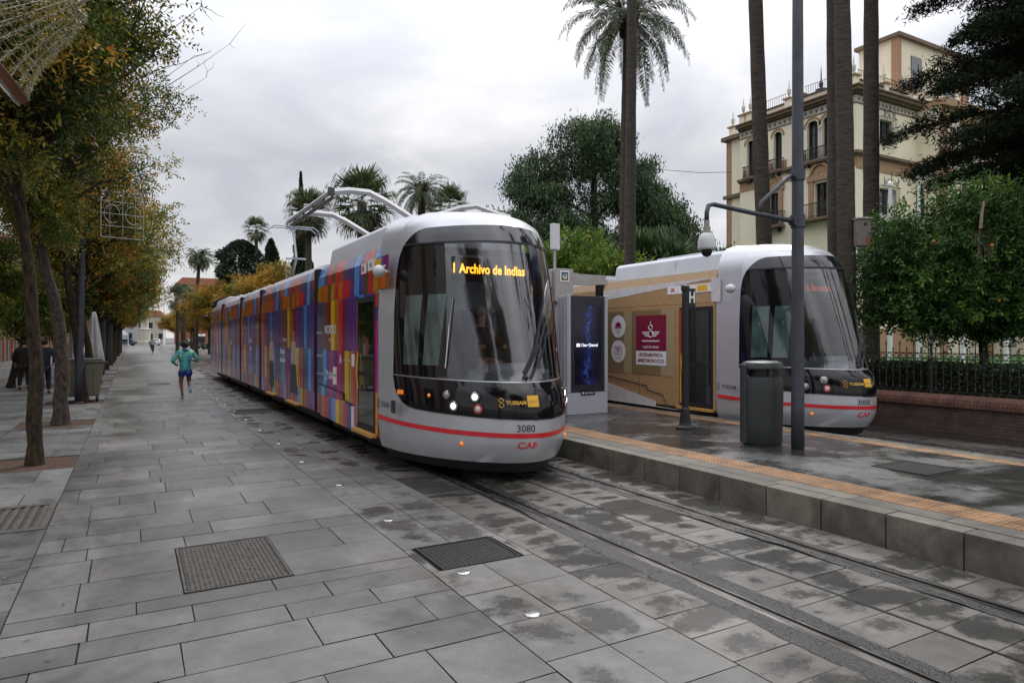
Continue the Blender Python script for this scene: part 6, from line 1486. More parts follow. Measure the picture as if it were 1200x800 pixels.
BE = [('pel', 'chest'), ('chest', 'neck'), ('neck', 'head'), ('head', 'crown'), ('chest', 'ls'), ('ls', 'le'), ('le', 'lw'), ('lw', 'lh'), ('chest', 'rs'), ('rs', 're'), ('re', 'rw'), ('rw', 'rh'),
      ('pel', 'lhip'), ('lhip', 'lk'), ('lk', 'la'), ('la', 'lt'), ('pel', 'rhip'), ('rhip', 'rk'), ('rk', 'ra'), ('ra', 'rt')]
def hand_fingers(parent, wrist, dirv, m):
    d = Vector(dirv).normalized(); side = d.cross(Vector((0, 0, 1))).normalized() if abs(d.z) < .9 else Vector((1, 0, 0)); b = MB(); w = Vector(wrist)
    for i, (o_, l) in enumerate(((-.03, .07), (-.01, .085), (.01, .08), (.03, .06))):
        p = w+d*.07+side*o_; b.tube([p, p+d*l*.5, p+d*l*.9+Vector((0, 0, -.02))], [.010, .009, .006], 6)
    b.tube([w+d*.02+side*.03, w+d*.06+side*.065], [.011, .008], 6); b.build('fingers', m, parent, smooth=True)
def figure(name, loc, rz, label, J, cloth, m_skin, hair=True, sc=1.0):
    t = thing(name, loc, label, 'person', rz=rz); t.scale = (sc,)*3
    skin_body('body', J, BE, m_skin, t)
    for nm, (jj, ee, mm) in cloth.items(): skin_body(nm, jj, ee, mm, t)
    h = J['head']; b = MB(); b.sphere((h[0], h[1]-.012, h[2]+.045), .108, 8, sc=(.92, 1.05, 1.0)); 
    if hair: b.build('hair', HAIR, t, smooth=True)
    b = MB(); 
    for s_ in (-1, 1): b.sphere((h[0]+s_*.088, h[1], h[2]+.005), .025, 5, sc=(.5, 1, 1.4))
    b.build('ears', m_skin, t, smooth=True)
    b = MB(); b.prism([(-.018, -.03), (.018, -.03), (0, .03)], lambda p: (h[0]+p[0], h[1]+.085, h[2]+p[1]), lambda p: (h[0]+p[0]*.5, h[1]+.112, h[2]+p[1]-.008)); b.build('nose', m_skin, t)
    b = MB()
    for s_ in (-1, 1): b.sphere((h[0]+s_*.034, h[1]+.086, h[2]+.025), .012, 5)
    b.build('eyes', HAIR, t); b = MB(); b.box((h[0]-.025, h[1]+.086, h[2]-.062), (h[0]+.025, h[1]+.096, h[2]-.052)); b.build('mouth', M['maroon'], t)
    for q, e in (('lw', 'le'), ('rw', 're')):
        a_, c_ = Vector(J[q][:3]), Vector(J[e][:3]); hand_fingers(t, a_, (a_-c_), m_skin)
    return t
# runner seen from behind, right foot kicked up
J = dict(pel=(0, 0, .93, .13, .10), chest=(0, .05, 1.30, .14, .10), neck=(0, .08, 1.47, .05), head=(0, .11, 1.585, .082, .09), crown=(0, .11, 1.665, .07),
    ls=(-.19, .04, 1.38, .055), le=(-.34, -.05, 1.13, .042), lw=(-.24, .17, 1.04, .028), lh=(-.22, .24, 1.06, .03), rs=(.19, .06, 1.38, .055), re=(.36, .02, 1.14, .042), rw=(.24, .22, 1.14, .028), rh=(.22, .28, 1.17, .03),
    lhip=(-.09, 0, .86, .095), lk=(-.11, .08, .47, .058), la=(-.08, -.02, .10, .036), lt=(-.08, .10, .04, .035), rhip=(.09, 0, .86, .095), rk=(.12, .16, .50, .058), ra=(.10, -.22, .33, .036), rt=(.10, -.27, .20, .035))
def camo():
    m = mat('patterned_jacket', (.03, .22, .24), .5, scale=9); cr_ = [n for n in m.node_tree.nodes if n.type == 'VALTORGB'][0]; e = cr_.color_ramp.elements
    e[0].color = (.02, .07, .22, 1); e[0].position = .36; e[1].color = (.38, .50, .16, 1); e[1].position = .66
    for p_, c_ in ((.45, (.03, .24, .26)), (.54, (.10, .40, .36)), (.60, (.05, .28, .20))): x = e.new(p_); x.color = (*c_, 1)
    return m
JK = dict(pel=(0, .0, .80, .165, .13), hip=(0, .0, .93, .17, .13), mid=(0, .02, 1.1, .165, .12), chest=(0, .045, 1.31, .175, .125), neck=(0, .07, 1.47, .085, .08), ls=(-.20, .04, 1.385, .078), le=(-.35, -.05, 1.13, .062), lw=(-.26, .14, 1.045, .04), rs=(.20, .06, 1.385, .078), re=(.37, .02, 1.14, .062), rw=(.26, .19, 1.135, .04))
JE = [('pel', 'hip'), ('hip', 'mid'), ('mid', 'chest'), ('chest', 'neck'), ('chest', 'ls'), ('ls', 'le'), ('le', 'lw'), ('chest', 'rs'), ('rs', 're'), ('re', 'rw')]
HO = dict(a=(0, .0, 1.49, .10, .07), b=(0, -.05, 1.43, .09, .05))
SHT = dict(pel=(0, 0, .93, .158, .12), l=(-.095, .02, .80, .115), l2=(-.11, .05, .62, .105), r=(.095, .03, .80, .115), r2=(.115, .10, .63, .105)); SE = [('pel', 'l'), ('l', 'l2'), ('pel', 'r'), ('r', 'r2')]
TG = dict(a=(-.112, .07, .62, .075), b=(-.112, .082, .50, .066)); TG2 = dict(a=(.117, .12, .62, .075), b=(.12, .16, .51, .066))
SHL = dict(a=(-.08, -.045, .075, .045), b=(-.08, .05, .05, .048), c=(-.08, .14, .04, .04)); SHR = dict(a=(.10, -.19, .36, .045), b=(.10, -.245, .27, .048), c=(.10, -.26, .18, .04)); SHE = [('a', 'b'), ('b', 'c')]
shoe = mat('shoe_bluegrey', (.18, .26, .34), .6, var=.4, scale=20); blue = mat('blue_shorts', (.012, .04, .26), .6)
figure('person', (1.39, 22.5, 0), R(4), 'runner seen from behind in a teal patterned jacket and blue shorts', J,
    {'jacket': (JK, JE, camo()), 'hood': (HO, [('a', 'b')], camo()), 'shorts': (SHT, SE, blue), 'tights': (TG, [('a', 'b')], HAIR), 'tights.001': (TG2, [('a', 'b')], HAIR), 'shoe': (SHL, SHE, shoe), 'shoe.001': (SHR, SHE, shoe)}, SK)
# two walkers in dark clothes
def walker(loc, rz, lab, s_, jm, tm_):
    J = dict(pel=(0, 0, .95, .12, .10), chest=(0, .0, 1.33, .14, .10), neck=(0, .02, 1.50, .05), head=(0, .05, 1.615, .080, .088), crown=(0, .05, 1.69, .07), ls=(-.19, 0, 1.40, .05), le=(-.28, -.04, 1.13, .04), lw=(-.27, .08, .90, .028), lh=(-.26, .11, .85, .03), rs=(.19, 0, 1.40, .05), re=(.27, -.06, 1.14, .04), rw=(.24, .12, .98, .028), rh=(.22, .18, .97, .03),
        lhip=(-.09, 0, .88, .09), lk=(-.11, .03, .48, .055), la=(-.12, -.05, .09, .036), lt=(-.12, .07, .04, .035), rhip=(.09, 0, .88, .09), rk=(.11, .06, .49, .055), ra=(.12, .03, .09, .036), rt=(.12, .15, .04, .035))
    C_ = dict(pel=(0, 0, .76, .185, .14), hip=(0, 0, .90, .185, .14), mid=(0, 0, 1.08, .175, .13), chest=(0, 0, 1.34, .19, .135), neck=(0, .01, 1.50, .10, .09), ls=(-.21, 0, 1.40, .085), le=(-.30, -.04, 1.13, .068), lw=(-.28, .06, .93, .05), rs=(.21, 0, 1.40, .085), re=(.29, -.06, 1.14, .068), rw=(.25, .09, 1.0, .05))
    T_ = dict(pel=(0, 0, .88, .15, .12), lh=(-.09, 0, .82, .11), lk=(-.11, .03, .48, .08), la=(-.12, -.04, .12, .065), rh=(.09, 0, .82, .11), rk=(.11, .06, .49, .08), ra=(.12, .03, .12, .065)); TE_ = [('pel', 'lh'), ('lh', 'lk'), ('lk', 'la'), ('pel', 'rh'), ('rh', 'rk'), ('rk', 'ra')]
    S1_ = dict(a=(-.12, -.09, .05, .045), b=(-.12, .0, .045, .045), c=(-.12, .10, .04, .04)); S2_ = dict(a=(.12, -.01, .05, .045), b=(.12, .08, .045, .045), c=(.12, .18, .04, .04))
    return figure('person', loc, rz, lab, J, {'coat': (C_, JE, jm), 'trousers': (T_, TE_, tm_), 'shoe': (S1_, SHE, HAIR), 'shoe.001': (S2_, SHE, HAIR)}, SKL, True, s_)
navy = mat('navy_coat', (.010, .012, .022), .8); jeans = mat('dark_trousers', (.012, .015, .035), .85)
walker((-2.52, 26.83, 0), R(3), 'man in a navy jacket and dark trousers walking away under the trees', 1.02, navy, jeans)
walker((-3.35, 29.3, 0), R(-6), 'dark dressed walker half hidden left of the man in navy', 1.0, HAIR, HAIR)
# cyclist far down the path
cyc = (2.0, 88, 0)
t = thing('bicycle', cyc, 'bicycle ridden down the middle of the distant path', 'bicycle')
for y in (-.52, .52):
    b = MB(); b.tube([(0, y+.33*math.cos(a), .34+.33*math.sin(a)) for a in np.linspace(0, 2*math.pi, 25)], .022, 5, cap=False)
    for k in range(6): a = k*math.pi/6; b.tube([(0, y+.32*math.cos(a), .34+.32*math.sin(a)), (0, y-.32*math.cos(a), .34-.32*math.sin(a))], .003, 3)
    b.build('wheel', M['rubber'], t)
b = MB(); b.tube([(0, -.52, .34), (0, -.12, .30), (0, -.22, .85), (0, -.52, .34)], .018, 5); b.tube([(0, -.12, .30), (0, .38, .85), (0, -.21, .80)], .02, 5); b.tube([(0, .52, .34), (0, .38, .98)], .018, 5); b.build('frame', M['blk'], t)
b = MB(); b.tube([(-.28, .30, 1.0), (0, .38, 1.0), (.28, .30, 1.0)], .016, 5); b.build('handlebar', M['blk'], t)
b = MB(); b.lathe([(.09, 0), (.10, .03), (.05, .06)], (0, -.24, .86), 10); b.build('saddle', M['blk'], t)
J = dict(pel=(0, -.22, .98, .12, .10), chest=(0, -.02, 1.33, .14, .10), neck=(0, .06, 1.46, .05), head=(0, .10, 1.56, .08, .09), crown=(0, .10, 1.64, .07), ls=(-.19, 0, 1.38, .05), le=(-.30, .14, 1.18, .04), lw=(-.27, .28, 1.05, .028), lh=(-.27, .31, 1.02, .03), rs=(.19, 0, 1.38, .05), re=(.30, .14, 1.18, .04), rw=(.27, .28, 1.05, .028), rh=(.27, .31, 1.02, .03),
    lhip=(-.09, -.2, .93, .09), lk=(-.13, .14, .72, .055), la=(-.10, -.05, .42, .036), lt=(-.10, .06, .36, .035), rhip=(.09, -.2, .93, .09), rk=(.13, .10, .52, .055), ra=(.10, -.12, .16, .036), rt=(.10, -.0, .11, .035))
C_ = dict(pel=(0, -.25, .90, .17, .14), hip=(0, -.20, 1.02, .17, .14), mid=(0, -.12, 1.16, .17, .13), chest=(0, -.02, 1.34, .19, .135), neck=(0, .05, 1.48, .09), ls=(-.21, 0, 1.38, .08), le=(-.31, .14, 1.18, .065), lw=(-.28, .26, 1.07, .045), rs=(.21, 0, 1.38, .08), re=(.31, .14, 1.18, .065), rw=(.28, .26, 1.07, .045))
T_ = dict(pel=(0, -.22, .94, .15, .12), lh=(-.1, -.15, .90, .11), lk=(-.13, .14, .72, .085), la=(-.10, -.04, .46, .065), rh=(.1, -.15, .88, .11), rk=(.13, .10, .52, .085), ra=(.10, -.11, .2, .065))
TE_ = [('pel', 'lh'), ('lh', 'lk'), ('lk', 'la'), ('pel', 'rh'), ('rh', 'rk'), ('rk', 'ra')]
S1_ = dict(a=(-.10, -.07, .38, .045), b=(-.10, .08, .35, .042)); S2_ = dict(a=(.10, -.14, .13, .045), b=(.10, .02, .10, .042))
figure('person', cyc, 0, 'cyclist in a grey jacket riding away down the path', J, {'jacket': (C_, JE, mat('grey_jacket', (.16, .18, .22), .8)), 'trousers': (T_, TE_, HAIR), 'shoe': (S1_, [('a', 'b')], HAIR), 'shoe.001': (S2_, [('a', 'b')], HAIR)}, SKL)
t = thing('person', (0, 0, 0), 'x', 'person'); bpy.data.objects.remove(t)
# tram driver behind the windscreen (sits in the cab)
J = dict(pel=(0, .0, .10, .14, .11), chest=(0, -.04, .46, .14, .10), neck=(0, -.05, .62, .05), head=(0, -.07, .74, .08, .09), crown=(0, -.07, .82, .07), ls=(-.19, -.04, .52, .055), le=(-.25, -.20, .30, .042), lw=(-.17, -.42, .32, .03), lh=(-.16, -.48, .32, .03), rs=(.19, -.04, .52, .055), re=(.25, -.20, .30, .042), rw=(.17, -.42, .32, .03), rh=(.16, -.48, .32, .03),
    lhip=(-.1, -.05, .08, .09), lk=(-.13, -.42, .08, .06), la=(-.12, -.46, -.08, .04), lt=(-.12, -.52, -.08, .035), rhip=(.1, -.05, .08, .09), rk=(.13, -.42, .08, .06), ra=(.12, -.46, -.08, .04), rt=(.12, -.52, -.08, .035))
t = thing('person', (4.30, 8.58, 1.40), 'driver in a dark shirt seated behind the windscreen of the front tram', 'person')
skin_body('body', J, BE, SKL, t)
SJ = dict(pel=(0, .0, .02, .165, .13), hip=(0, 0, .15, .165, .13), mid=(0, -.02, .3, .16, .12), chest=(0, -.04, .47, .175, .125), neck=(0, -.05, .60, .08), ls=(-.20, -.04, .53, .075), le=(-.26, -.20, .30, .06), lw=(-.2, -.34, .31, .045), rs=(.20, -.04, .53, .075), re=(.26, -.20, .30, .06), rw=(.2, -.34, .31, .045))
skin_body('shirt', SJ, JE, mat('dark_shirt', (.05, .015, .02), .8), t)
b = MB(); b.sphere((0, -.05, .80), .098, 8); b.build('hair', mat('grey_hair', (.25, .2, .17), .8), t, smooth=True)
b = MB()
for s_ in (-1, 1): b.sphere((s_*.034, -.158, .76), .012, 5)
b.build('eyes', HAIR, t)

# ================================================================== THE VILLA
XB = 40.0; CY = 26.56
M['villa'] = mat('villa_render', (0.74, 0.665, 0.515), .85, var=.08, scale=.5, bump=.12, bscale=14); M['vbrick'] = mat('villa_brick', (0.33, 0.20, 0.12), .85, var=.25, scale=8, stretch=(1, 1, 5)); M['vbrown'] = mat('dark_eaves', (0.15, 0.10, 0.07), .8, var=.2, scale=2)
M['frieze'] = mat('blue_frieze', (0.40, 0.37, 0.33), .7, var=.45, scale=9); M['vglass'] = mat('villa_glass', (0.012, 0.015, 0.018), .06, coat=1); M['viron'] = mat('villa_iron', (0.015, 0.015, 0.016), .5); M['vstone'] = mat('villa_stone', (0.50, 0.47, 0.42), .7, var=.1); M['tileg'] = mat('dark_tiles', (0.07, 0.06, 0.055), .7, var=.3, scale=6)
t = thing('villa', (XB, CY, 0), 'cream and brick villa with arched windows, balconies and roof finials behind the palms', 'building')
VW = t
# local frame: facade A runs along +y at x=0 facing -x ; facade B runs along +x at y=0 facing -y
LA = 9.35; LB = 6.7; HC = 17.3
def fa(y, z, d=0): return (-d, y, z)
def fb(x, z, d=0): return (x, -d, z)
def wall_grid(b, fn, u0, u1, z0, z1, holes, mi=0, depth=.35, rmi=None, flip=False):
    us = sorted({u0, u1, *[h[0] for h in holes], *[h[1] for h in holes]}); zs = sorted({z0, z1, *[h[2] for h in holes], *[h[3] for h in holes]})
    for a, c in zip(us[:-1], us[1:]):
        for e, f in zip(zs[:-1], zs[1:]):
            if any(a >= h[0]-1e-6 and c <= h[1]+1e-6 and e >= h[2]-1e-6 and f <= h[3]+1e-6 for h in holes): continue
            b.quad(fn(a, e), fn(c, e), fn(c, f), fn(a, f), mi)
    for h in holes:
        for (p, q) in (((h[0], h[2]), (h[0], h[3])), ((h[0], h[3]), (h[1], h[3])), ((h[1], h[3]), (h[1], h[2])), ((h[1], h[2]), (h[0], h[2]))):
            b.quad(fn(*p), fn(*q), fn(*q, -depth), fn(*p, -depth), mi)
def slab(b, fn, u0, u1, z0, z1, d0, d1, mi=0):
    vs = [fn(u, z, d) for d in (d0, d1) for u, z in ((u0, z0), (u1, z0), (u1, z1), (u0, z1))]
    b.add(vs, [(0, 1, 2, 3), (7, 6, 5, 4), (0, 4, 5, 1), (1, 5, 6, 2), (2, 6, 7, 3), (3, 7, 4, 0)], mi)
def arc_fill(b, fn, uc, r, zs, ztop, mi=0):     # spandrels between a round arch and its square hole
    k = 10
    for i in range(k):
        a0, a1 = math.pi*i/k, math.pi*(i+1)/k
        b.quad(fn(uc+r*math.cos(a0), zs+r*math.sin(a0), -.001), fn(uc+r*math.cos(a0), ztop, -.001), fn(uc+r*math.cos(a1), ztop, -.001), fn(uc+r*math.cos(a1), zs+r*math.sin(a1), -.001), mi)
def arch_ring(b, fn, uc, r, zs, w, d, mi=0):
    k = 14
    for i in range(k):
        a0, a1 = math.pi*i/k, math.pi*(i+1)/k
        P = lambda a, q, dd: fn(uc+q*math.cos(a), zs+q*math.sin(a), dd)
        b.quad(P(a0, r, d), P(a0, r+w, d), P(a1, r+w, d), P(a1, r, d), mi); b.quad(P(a0, r+w, d), P(a0, r+w, 0), P(a1, r+w, 0), P(a1, r+w, d), mi); b.quad(P(a0, r, 0), P(a0, r, d), P(a1, r, d), P(a1, r, 0), mi)
def window(fn, u0, u1, z0, z1, par=None, arch=False, cols=2, rws=3):
    b = MB(); slab(b, fn, u0, u1, z0, z1, -.34, -.32); w_ = b.build('window', M['vglass'], par or VW)
    b = MB(); f_ = .06
    slab(b, fn, u0, u0+f_, z0, z1, -.31, -.24); slab(b, fn, u1-f_, u1, z0, z1, -.31, -.24); slab(b, fn, u0+f_, u1-f_, z1-f_, z1, -.31, -.24); slab(b, fn, u0+f_, u1-f_, z0, z0+.1, -.31, -.24)
    for i in range(1, cols): uu = u0+(u1-u0)*i/cols; slab(b, fn, uu-.04, uu+.04, z0+.1, z1-f_, -.31, -.25)
    for i in range(1, rws): zz = z0+(z1-z0)*i/rws; slab(b, fn, u0+f_, u1-f_, zz-.02, zz+.02, -.315, -.27)
    b.build('window_frame', M['viron'], w_); return w_
# openings on facade A (y local = world Y - 26.56)
o2 = 13.75
arch = [(1.55, 2.4), (2.7, 3.55), (5.6, 6.3), (8.05, 8.7)]
H = [(a, c, o2, 16.45) for a, c in arch]
doors = [(2.05, 2.95, 9.85, 12.15), (5.9, 6.7, 9.85, 12.15)]; H += doors
low_ = [(1.9, 3.1, 3.2, 6.0), (5.6, 6.8, 3.2, 6.0)]; H += low_
b = MB(); wall_grid(b, fa, 0, LA, 0, HC, H)
for a, c in arch: arc_fill(b, fa, (a+c)/2, (c-a)/2-.001, 16.45-(c-a)/2, 16.45)
HB = [(2.5, 3.9, 14.5, 16.1), (2.5, 4.3, 9.9, 11.6), (2.6, 4.1, 3.2, 6.0)]
wall_grid(b, fb, 0, LB, 0, HC, HB)
b.add([(LB, 0, 0), (LB, 9, 0), (LB, 9, HC), (LB, 0, HC)], [(0, 1, 2, 3)]); b.add([(0, 0, HC-.01), (LB, 0, HC-.01), (LB, 9, HC-.01), (0, LA, HC-.01)], [(0, 1, 2, 3)])
b.build('wall', M['villa'], VW)
for a, c in arch: window(fa, a, c, o2, 16.45)
for a, c, e, f in doors: window(fa, a, c, e, f, cols=2, rws=4)
for a, c, e, f in low_: window(fa, a, c, e, f)
for a, c, e, f in HB: window(fb, a, c, e, f)
# brick surrounds
def trim(fs_, name='window_surround'):
    b = MB()
    for f_ in fs_: f_(b)
    return b.build(name, M['vbrick'], VW)
for a, c in arch:
    trim([lambda b: arch_ring(b, fa, (a+c)/2, (c-a)/2+.10, 16.45-(c-a)/2, .14, .05)])
    for u0, u1 in ((a-.42, a-.06), (c+.06, c+.32)):
        if not (2.4 < (u0+u1)/2 < 2.7): trim([lambda b: slab(b, fa, u0, u1, o2-.02, o2+.55, 0, .06)])
for a, c, e, f in doors:
    def fr__(b):
        slab(b, fa, a-.42, a-.08, e, f+.149, 0, .12); slab(b, fa, c+.08, c+.42, e, f+.149, 0, .12); slab(b, fa, a-.55, c+.55, f+.15, f+.55, 0, .16)
        arch_ring(b, fa, (a+c)/2, .62, f+.551, .16, .2); arch_ring(b, fa, (a+c)/2, .15, f+.552, .45, .08)
    trim([fr__])
for a, c, e, f in low_: trim([lambda b: (slab(b, fa, a-.3, a-.05, e, f+.049, 0, .08), slab(b, fa, c+.05, c+.3, e, f+.049, 0, .08), slab(b, fa, a-.3, c+.3, f+.05, f+.5, 0, .10))])
trim([lambda b: (slab(b, fa, -.12, LA, 0, 2.4, 0, .12), slab(b, fb, 0, LB, 0, 2.4, 0, .12))], 'brick_plinth')
for u0, u1 in ((-.02, 1.4), (3.7, 5.2), (7.1, LA)): trim([lambda b: slab(b, fa, u0, u1, 12.75, 13.45, 0, .05)], 'brick_band')
trim([lambda b: slab(b, fb, 0, LB, 12.6, 13.45, 0, .05)], 'brick_band')

b = MB()   # string courses, cornice, frieze
for z0_, z1_, d_ in ((13.48, 13.66, .32), (13.40, 13.478, .2), (17.30, 17.42, .25), (17.43, 17.62, .48), (17.63, 17.72, .60)):
    slab(b, fa, -d_, LA+.02, z0_, z1_, 0, d_); slab(b, fb, 0.001, LB, z0_, z1_, 0, d_)
b.build('cornice', M['vbrown'], VW)
b = MB(); slab(b, fa, -.03, LA, 16.78, 17.22, 0, .03); slab(b, fb, 0, LB, 16.78, 17.22, .0, .03); b.build('frieze', M['frieze'], VW)
b = MB()
for z_ in (16.72, 17.23): slab(b, fa, -.06, LA, z_, z_+.05, 0, .06); slab(b, fb, .001, LB, z_, z_+.05, 0, .06)
y = .2
while y < LA-.2: slab(b, fa, y, y+.16, 16.90, 17.10, .03, .045); y += .42
x = .2
while x < LB-.2: slab(b, fb, x, x+.16, 16.90, 17.10, .03, .045); x += .42
b.build('frieze_pattern', M['vbrown'], VW)
def balcony(fn, u0, u1, z, d=.75, h=.95):
    b = MB(); slab(b, fn, u0, u1, z-.16, z, 0, d); sb2 = b.build('balcony', M['vbrown'], VW)
    b = MB(); u = u0+.03
    while u < u1: b.tube([fn(u, z, d-.04), fn(u, z+h, d-.04)], .018, 4); u += .12
    for uu in (u0+.03, u1-.03):
        dd = .1
        while dd < d: b.tube([fn(uu, z, dd), fn(uu, z+h, dd)], .018, 4); dd += .13
        b.tube([fn(uu, z+h, 0), fn(uu, z+h, d-.04)], .03, 4)
    b.tube([fn(u0, z+h, d-.04), fn(u1, z+h, d-.04)], .035, 4); b.tube([fn(u0, z+.1, d-.04), fn(u1, z+.1, d-.04)], .02, 4)
    b.build('balustrade', M['viron'], sb2)
    b = MB(); 
    for uu in (u0+.3, u1-.4): slab(b, fn, uu, uu+.12, z-.45, z-.165, 0, .35)
    b.build('bracket', M['viron'], sb2)
balcony(fa, 1.2, 4.1, 9.75); balcony(fa, 5.3, 7.2, 9.75)
balcony(fa, 1.45, 3.65, 13.72, .36, .75); balcony(fa, 5.4, 6.5, 13.72, .36, .75); balcony(fa, 7.9, 8.85, 13.72, .36, .75)
b = MB(); b.lathe([(.10, 13.75), (.08, 13.9), (.075, 15.6), (.12, 15.75), (.12, 15.95)], (-.02, 2.55, 0), 10); b.build('column', M['vstone'], VW)
# parapet piers with finials, railings between
def pier(x, y, z, s_=1.0):
    b = MB(); b.box((x-.22*s_, y-.22*s_, z), (x+.22*s_, y+.22*s_, z+.75*s_)); p_ = b.build('pier', M['villa'], VW)
    b = MB(); b.box((x-.32*s_, y-.32*s_, z+.751*s_), (x+.32*s_, y+.32*s_, z+.86*s_)); b.build('pier_cap', M['vbrick'], p_)
    b = MB(); b.lathe([(.16*s_, .86*s_), (.05*s_, 1.0*s_), (.13*s_, 1.2*s_), (.14*s_, 1.45*s_), (.05*s_, 1.6*s_), (.03*s_, 1.9*s_), (.01, 2.1*s_)], (x, y, z), 8); b.build('finial', M['vstone'] if s_ < 1.3 else M['viron'], p_)
for y in (.25, .95, 4.15, 5.1, 8.5, 9.15): pier(.15, y, 17.725)
for x in (3.2, 5.6, 6.4): pier(x, .15, 17.725)
b = MB(); b.lathe([(.35, 0), (.45, .15), (.2, .3), (.15, .6), (.4, .8), (.38, 1.0), (.12, 1.15), (.16, 1.4), (.05, 1.6), (.03, 2.3), (.01, 2.6)], (1.0, 3.2, 17.75), 10); b.build('roof_ornament', M['viron'], VW)
for (fn, ranges) in ((fa, ((1.2, 3.9), (5.4, 8.2))), (fb, ((.5, 3.0), (3.5, 5.4)))):
    for a, c in ranges:
        b = MB(); slab(b, fn, a, c, 17.73, 18.25, -.3, -.1, 1); slab(b, fn, a, c, 18.251, 18.33, -.42, .02, 2)
        u = a+.05
        while u < c: b.tube([fn(u, 18.33, -.2), fn(u, 19.0, -.2)], .016, 4); u += .18
        b.tube([fn(a, 19.0, -.2), fn(c, 19.0, -.2)], .022, 4)
        b.build('parapet_railing', [M['viron'], M['villa'], M['tileg']], VW)
# iron lanterns/window guards on facade B and facade A ground floor crest
def crest(fn, uc, z, w_):
    b = MB(); 
    for s_ in (-1, 1):
        b.tube([fn(uc, z, .25), fn(uc+s_*w_*.25, z+.25, .25), fn(uc+s_*w_*.45, z+.05, .25), fn(uc+s_*w_*.55, z+.35, .25)], .022, 4)
        b.tube([fn(uc+s_*w_*.5*math.cos(a), z+.45*math.sin(a), .25) for a in np.linspace(0, 1.57, 7)], .02, 4); b.tube([fn(uc+s_*w_*.6, z, .25), fn(uc+s_*w_*.6, z+.55, .25)], .02, 4)
    b.tube([fn(uc, z, .25), fn(uc, z+.95, .25)], .025, 4); b.build('iron_crest', M['viron'], VW)
crest(fb, 3.4, 11.75, 1.3); crest(fb, 3.2, 16.25, 1.0); crest(fa, 2.5, 6.6, 1.5); crest(fa, 6.2, 6.6, 1.5)
for (a, c, e, f) in HB[:2]:
    b = MB(); u = a-.1
    while u <= c+.1: b.tube([fb(u, e-.15, .28), fb(u, f+.1, .28)], .016, 4); u += .17
    for z in (e-.15, (e+f)/2, f+.1): b.tube([fb(a-.1, z, .28), fb(c+.1, z, .28)], .022, 4); 
    for uu in (a-.1, c+.1):
        for z in (e-.15, f+.1): b.tube([fb(uu, z, 0), fb(uu, z, .28)], .02, 4)
    b.build('window_grille', M['viron'], VW)
for (a, c, e, f) in low_:
    b = MB(); slab(b, fa, a-.2, c+.2, f+.45, f+.6, .1, .5); u = a-.1
    while u <= c+.1: b.tube([fa(u, e-.15, .35), fa(u, f+.4, .35)], .016, 4); u += .15
    b.build('window_grille', M['viron'], VW)
# rear pavilion (left end) and quoins
b = MB(); b.box((.55, LA, 0), (5, LA+1.75, 17.1)); b.build('end_wall', M['villa'], VW)
b = MB(); b.box((.50, LA+1.35, 0), (.549, LA+1.80, 17.1)); b.box((.5, LA+1.751, 0), (5, LA+1.8, 17.1)); b.build('quoin', M['vbrick'], VW)
b = MB(); b.box((.2, LA+.03, 17.101), (5, LA+2.1, 17.4)); b.box((.3, LA+.03, 12.6), (.549, LA+2.0, 12.85)); b.build('end_cornice', M['vbrown'], VW); pier(.9, LA+1.5, 17.4)
# taller tower behind and the long rear wings
t2 = VW
b = MB(); b.box((7.0, 1.5, 0), (16, 4.4, 23.0)); b.build('tower_wall', M['villa'], VW)
b = MB(); b.box((6.9, 1.40, 18), (7.3, 1.9, 23.0)); b.box((6.95, 1.42, 18.6), (16.05, 1.498, 19.1)); b.box((15.2, 1.40, 12), (16.1, 1.498, 23)); b.build('tower_brick', M['vbrick'], VW)
b = MB(); b.box((6.7, 1.2, 23.001), (16.3, 4.6, 23.25)); b.build('tower_roof', M['vbrown'], VW)
for x in (8.6, 13.0):
    b = MB(); b.box((x, 1.44, 19.6), (x+1.3, 1.498, 22.0)); b.build('window', M['vglass'], VW)
b = MB(); b.box((LB+.001, -1.5, 0), (38, 8, 17.2)); b.box((14, -4.5, 0), (38, -1.501, 13.5)); b.build('wing_wall', M['villa'], VW)
b = MB()
for x in (LB+.001, 12.6, 19, 25.5, 31.8): b.box((x, -1.62, 0), (x+.8, -1.501, 17.2))
b.box((LB, -1.9, 17.201), (38, 8, 17.7)); b.box((LB+.9, -1.60, 12.6), (38, -1.502, 13.2)); b.build('wing_brick', M['vbrick'], VW)
for x in (9.4, 15.5, 22, 28.4):
    for z in (8.0, 13.9):
        f = MB(); f.box((x, -1.56, z), (x+1.4, -1.503, z+2.3)); w_ = f.build('window', M['vglass'], VW); f = MB(); f.prism([(x-.3, z+2.4), (x+1.7, z+2.4), (x+.7, z+3.2)], lambda p: (p[0], -1.8, p[1]), lambda p: (p[0], -1.503, p[1])); f.build('pediment', M['vbrick'], w_)
for i in range(7):
    f = MB(); x = 8+3.4*i; f.box((x, -4.6, 1.2), (x+1.8, -4.501, 4.2)); f.build('window', M['vglass'], VW)

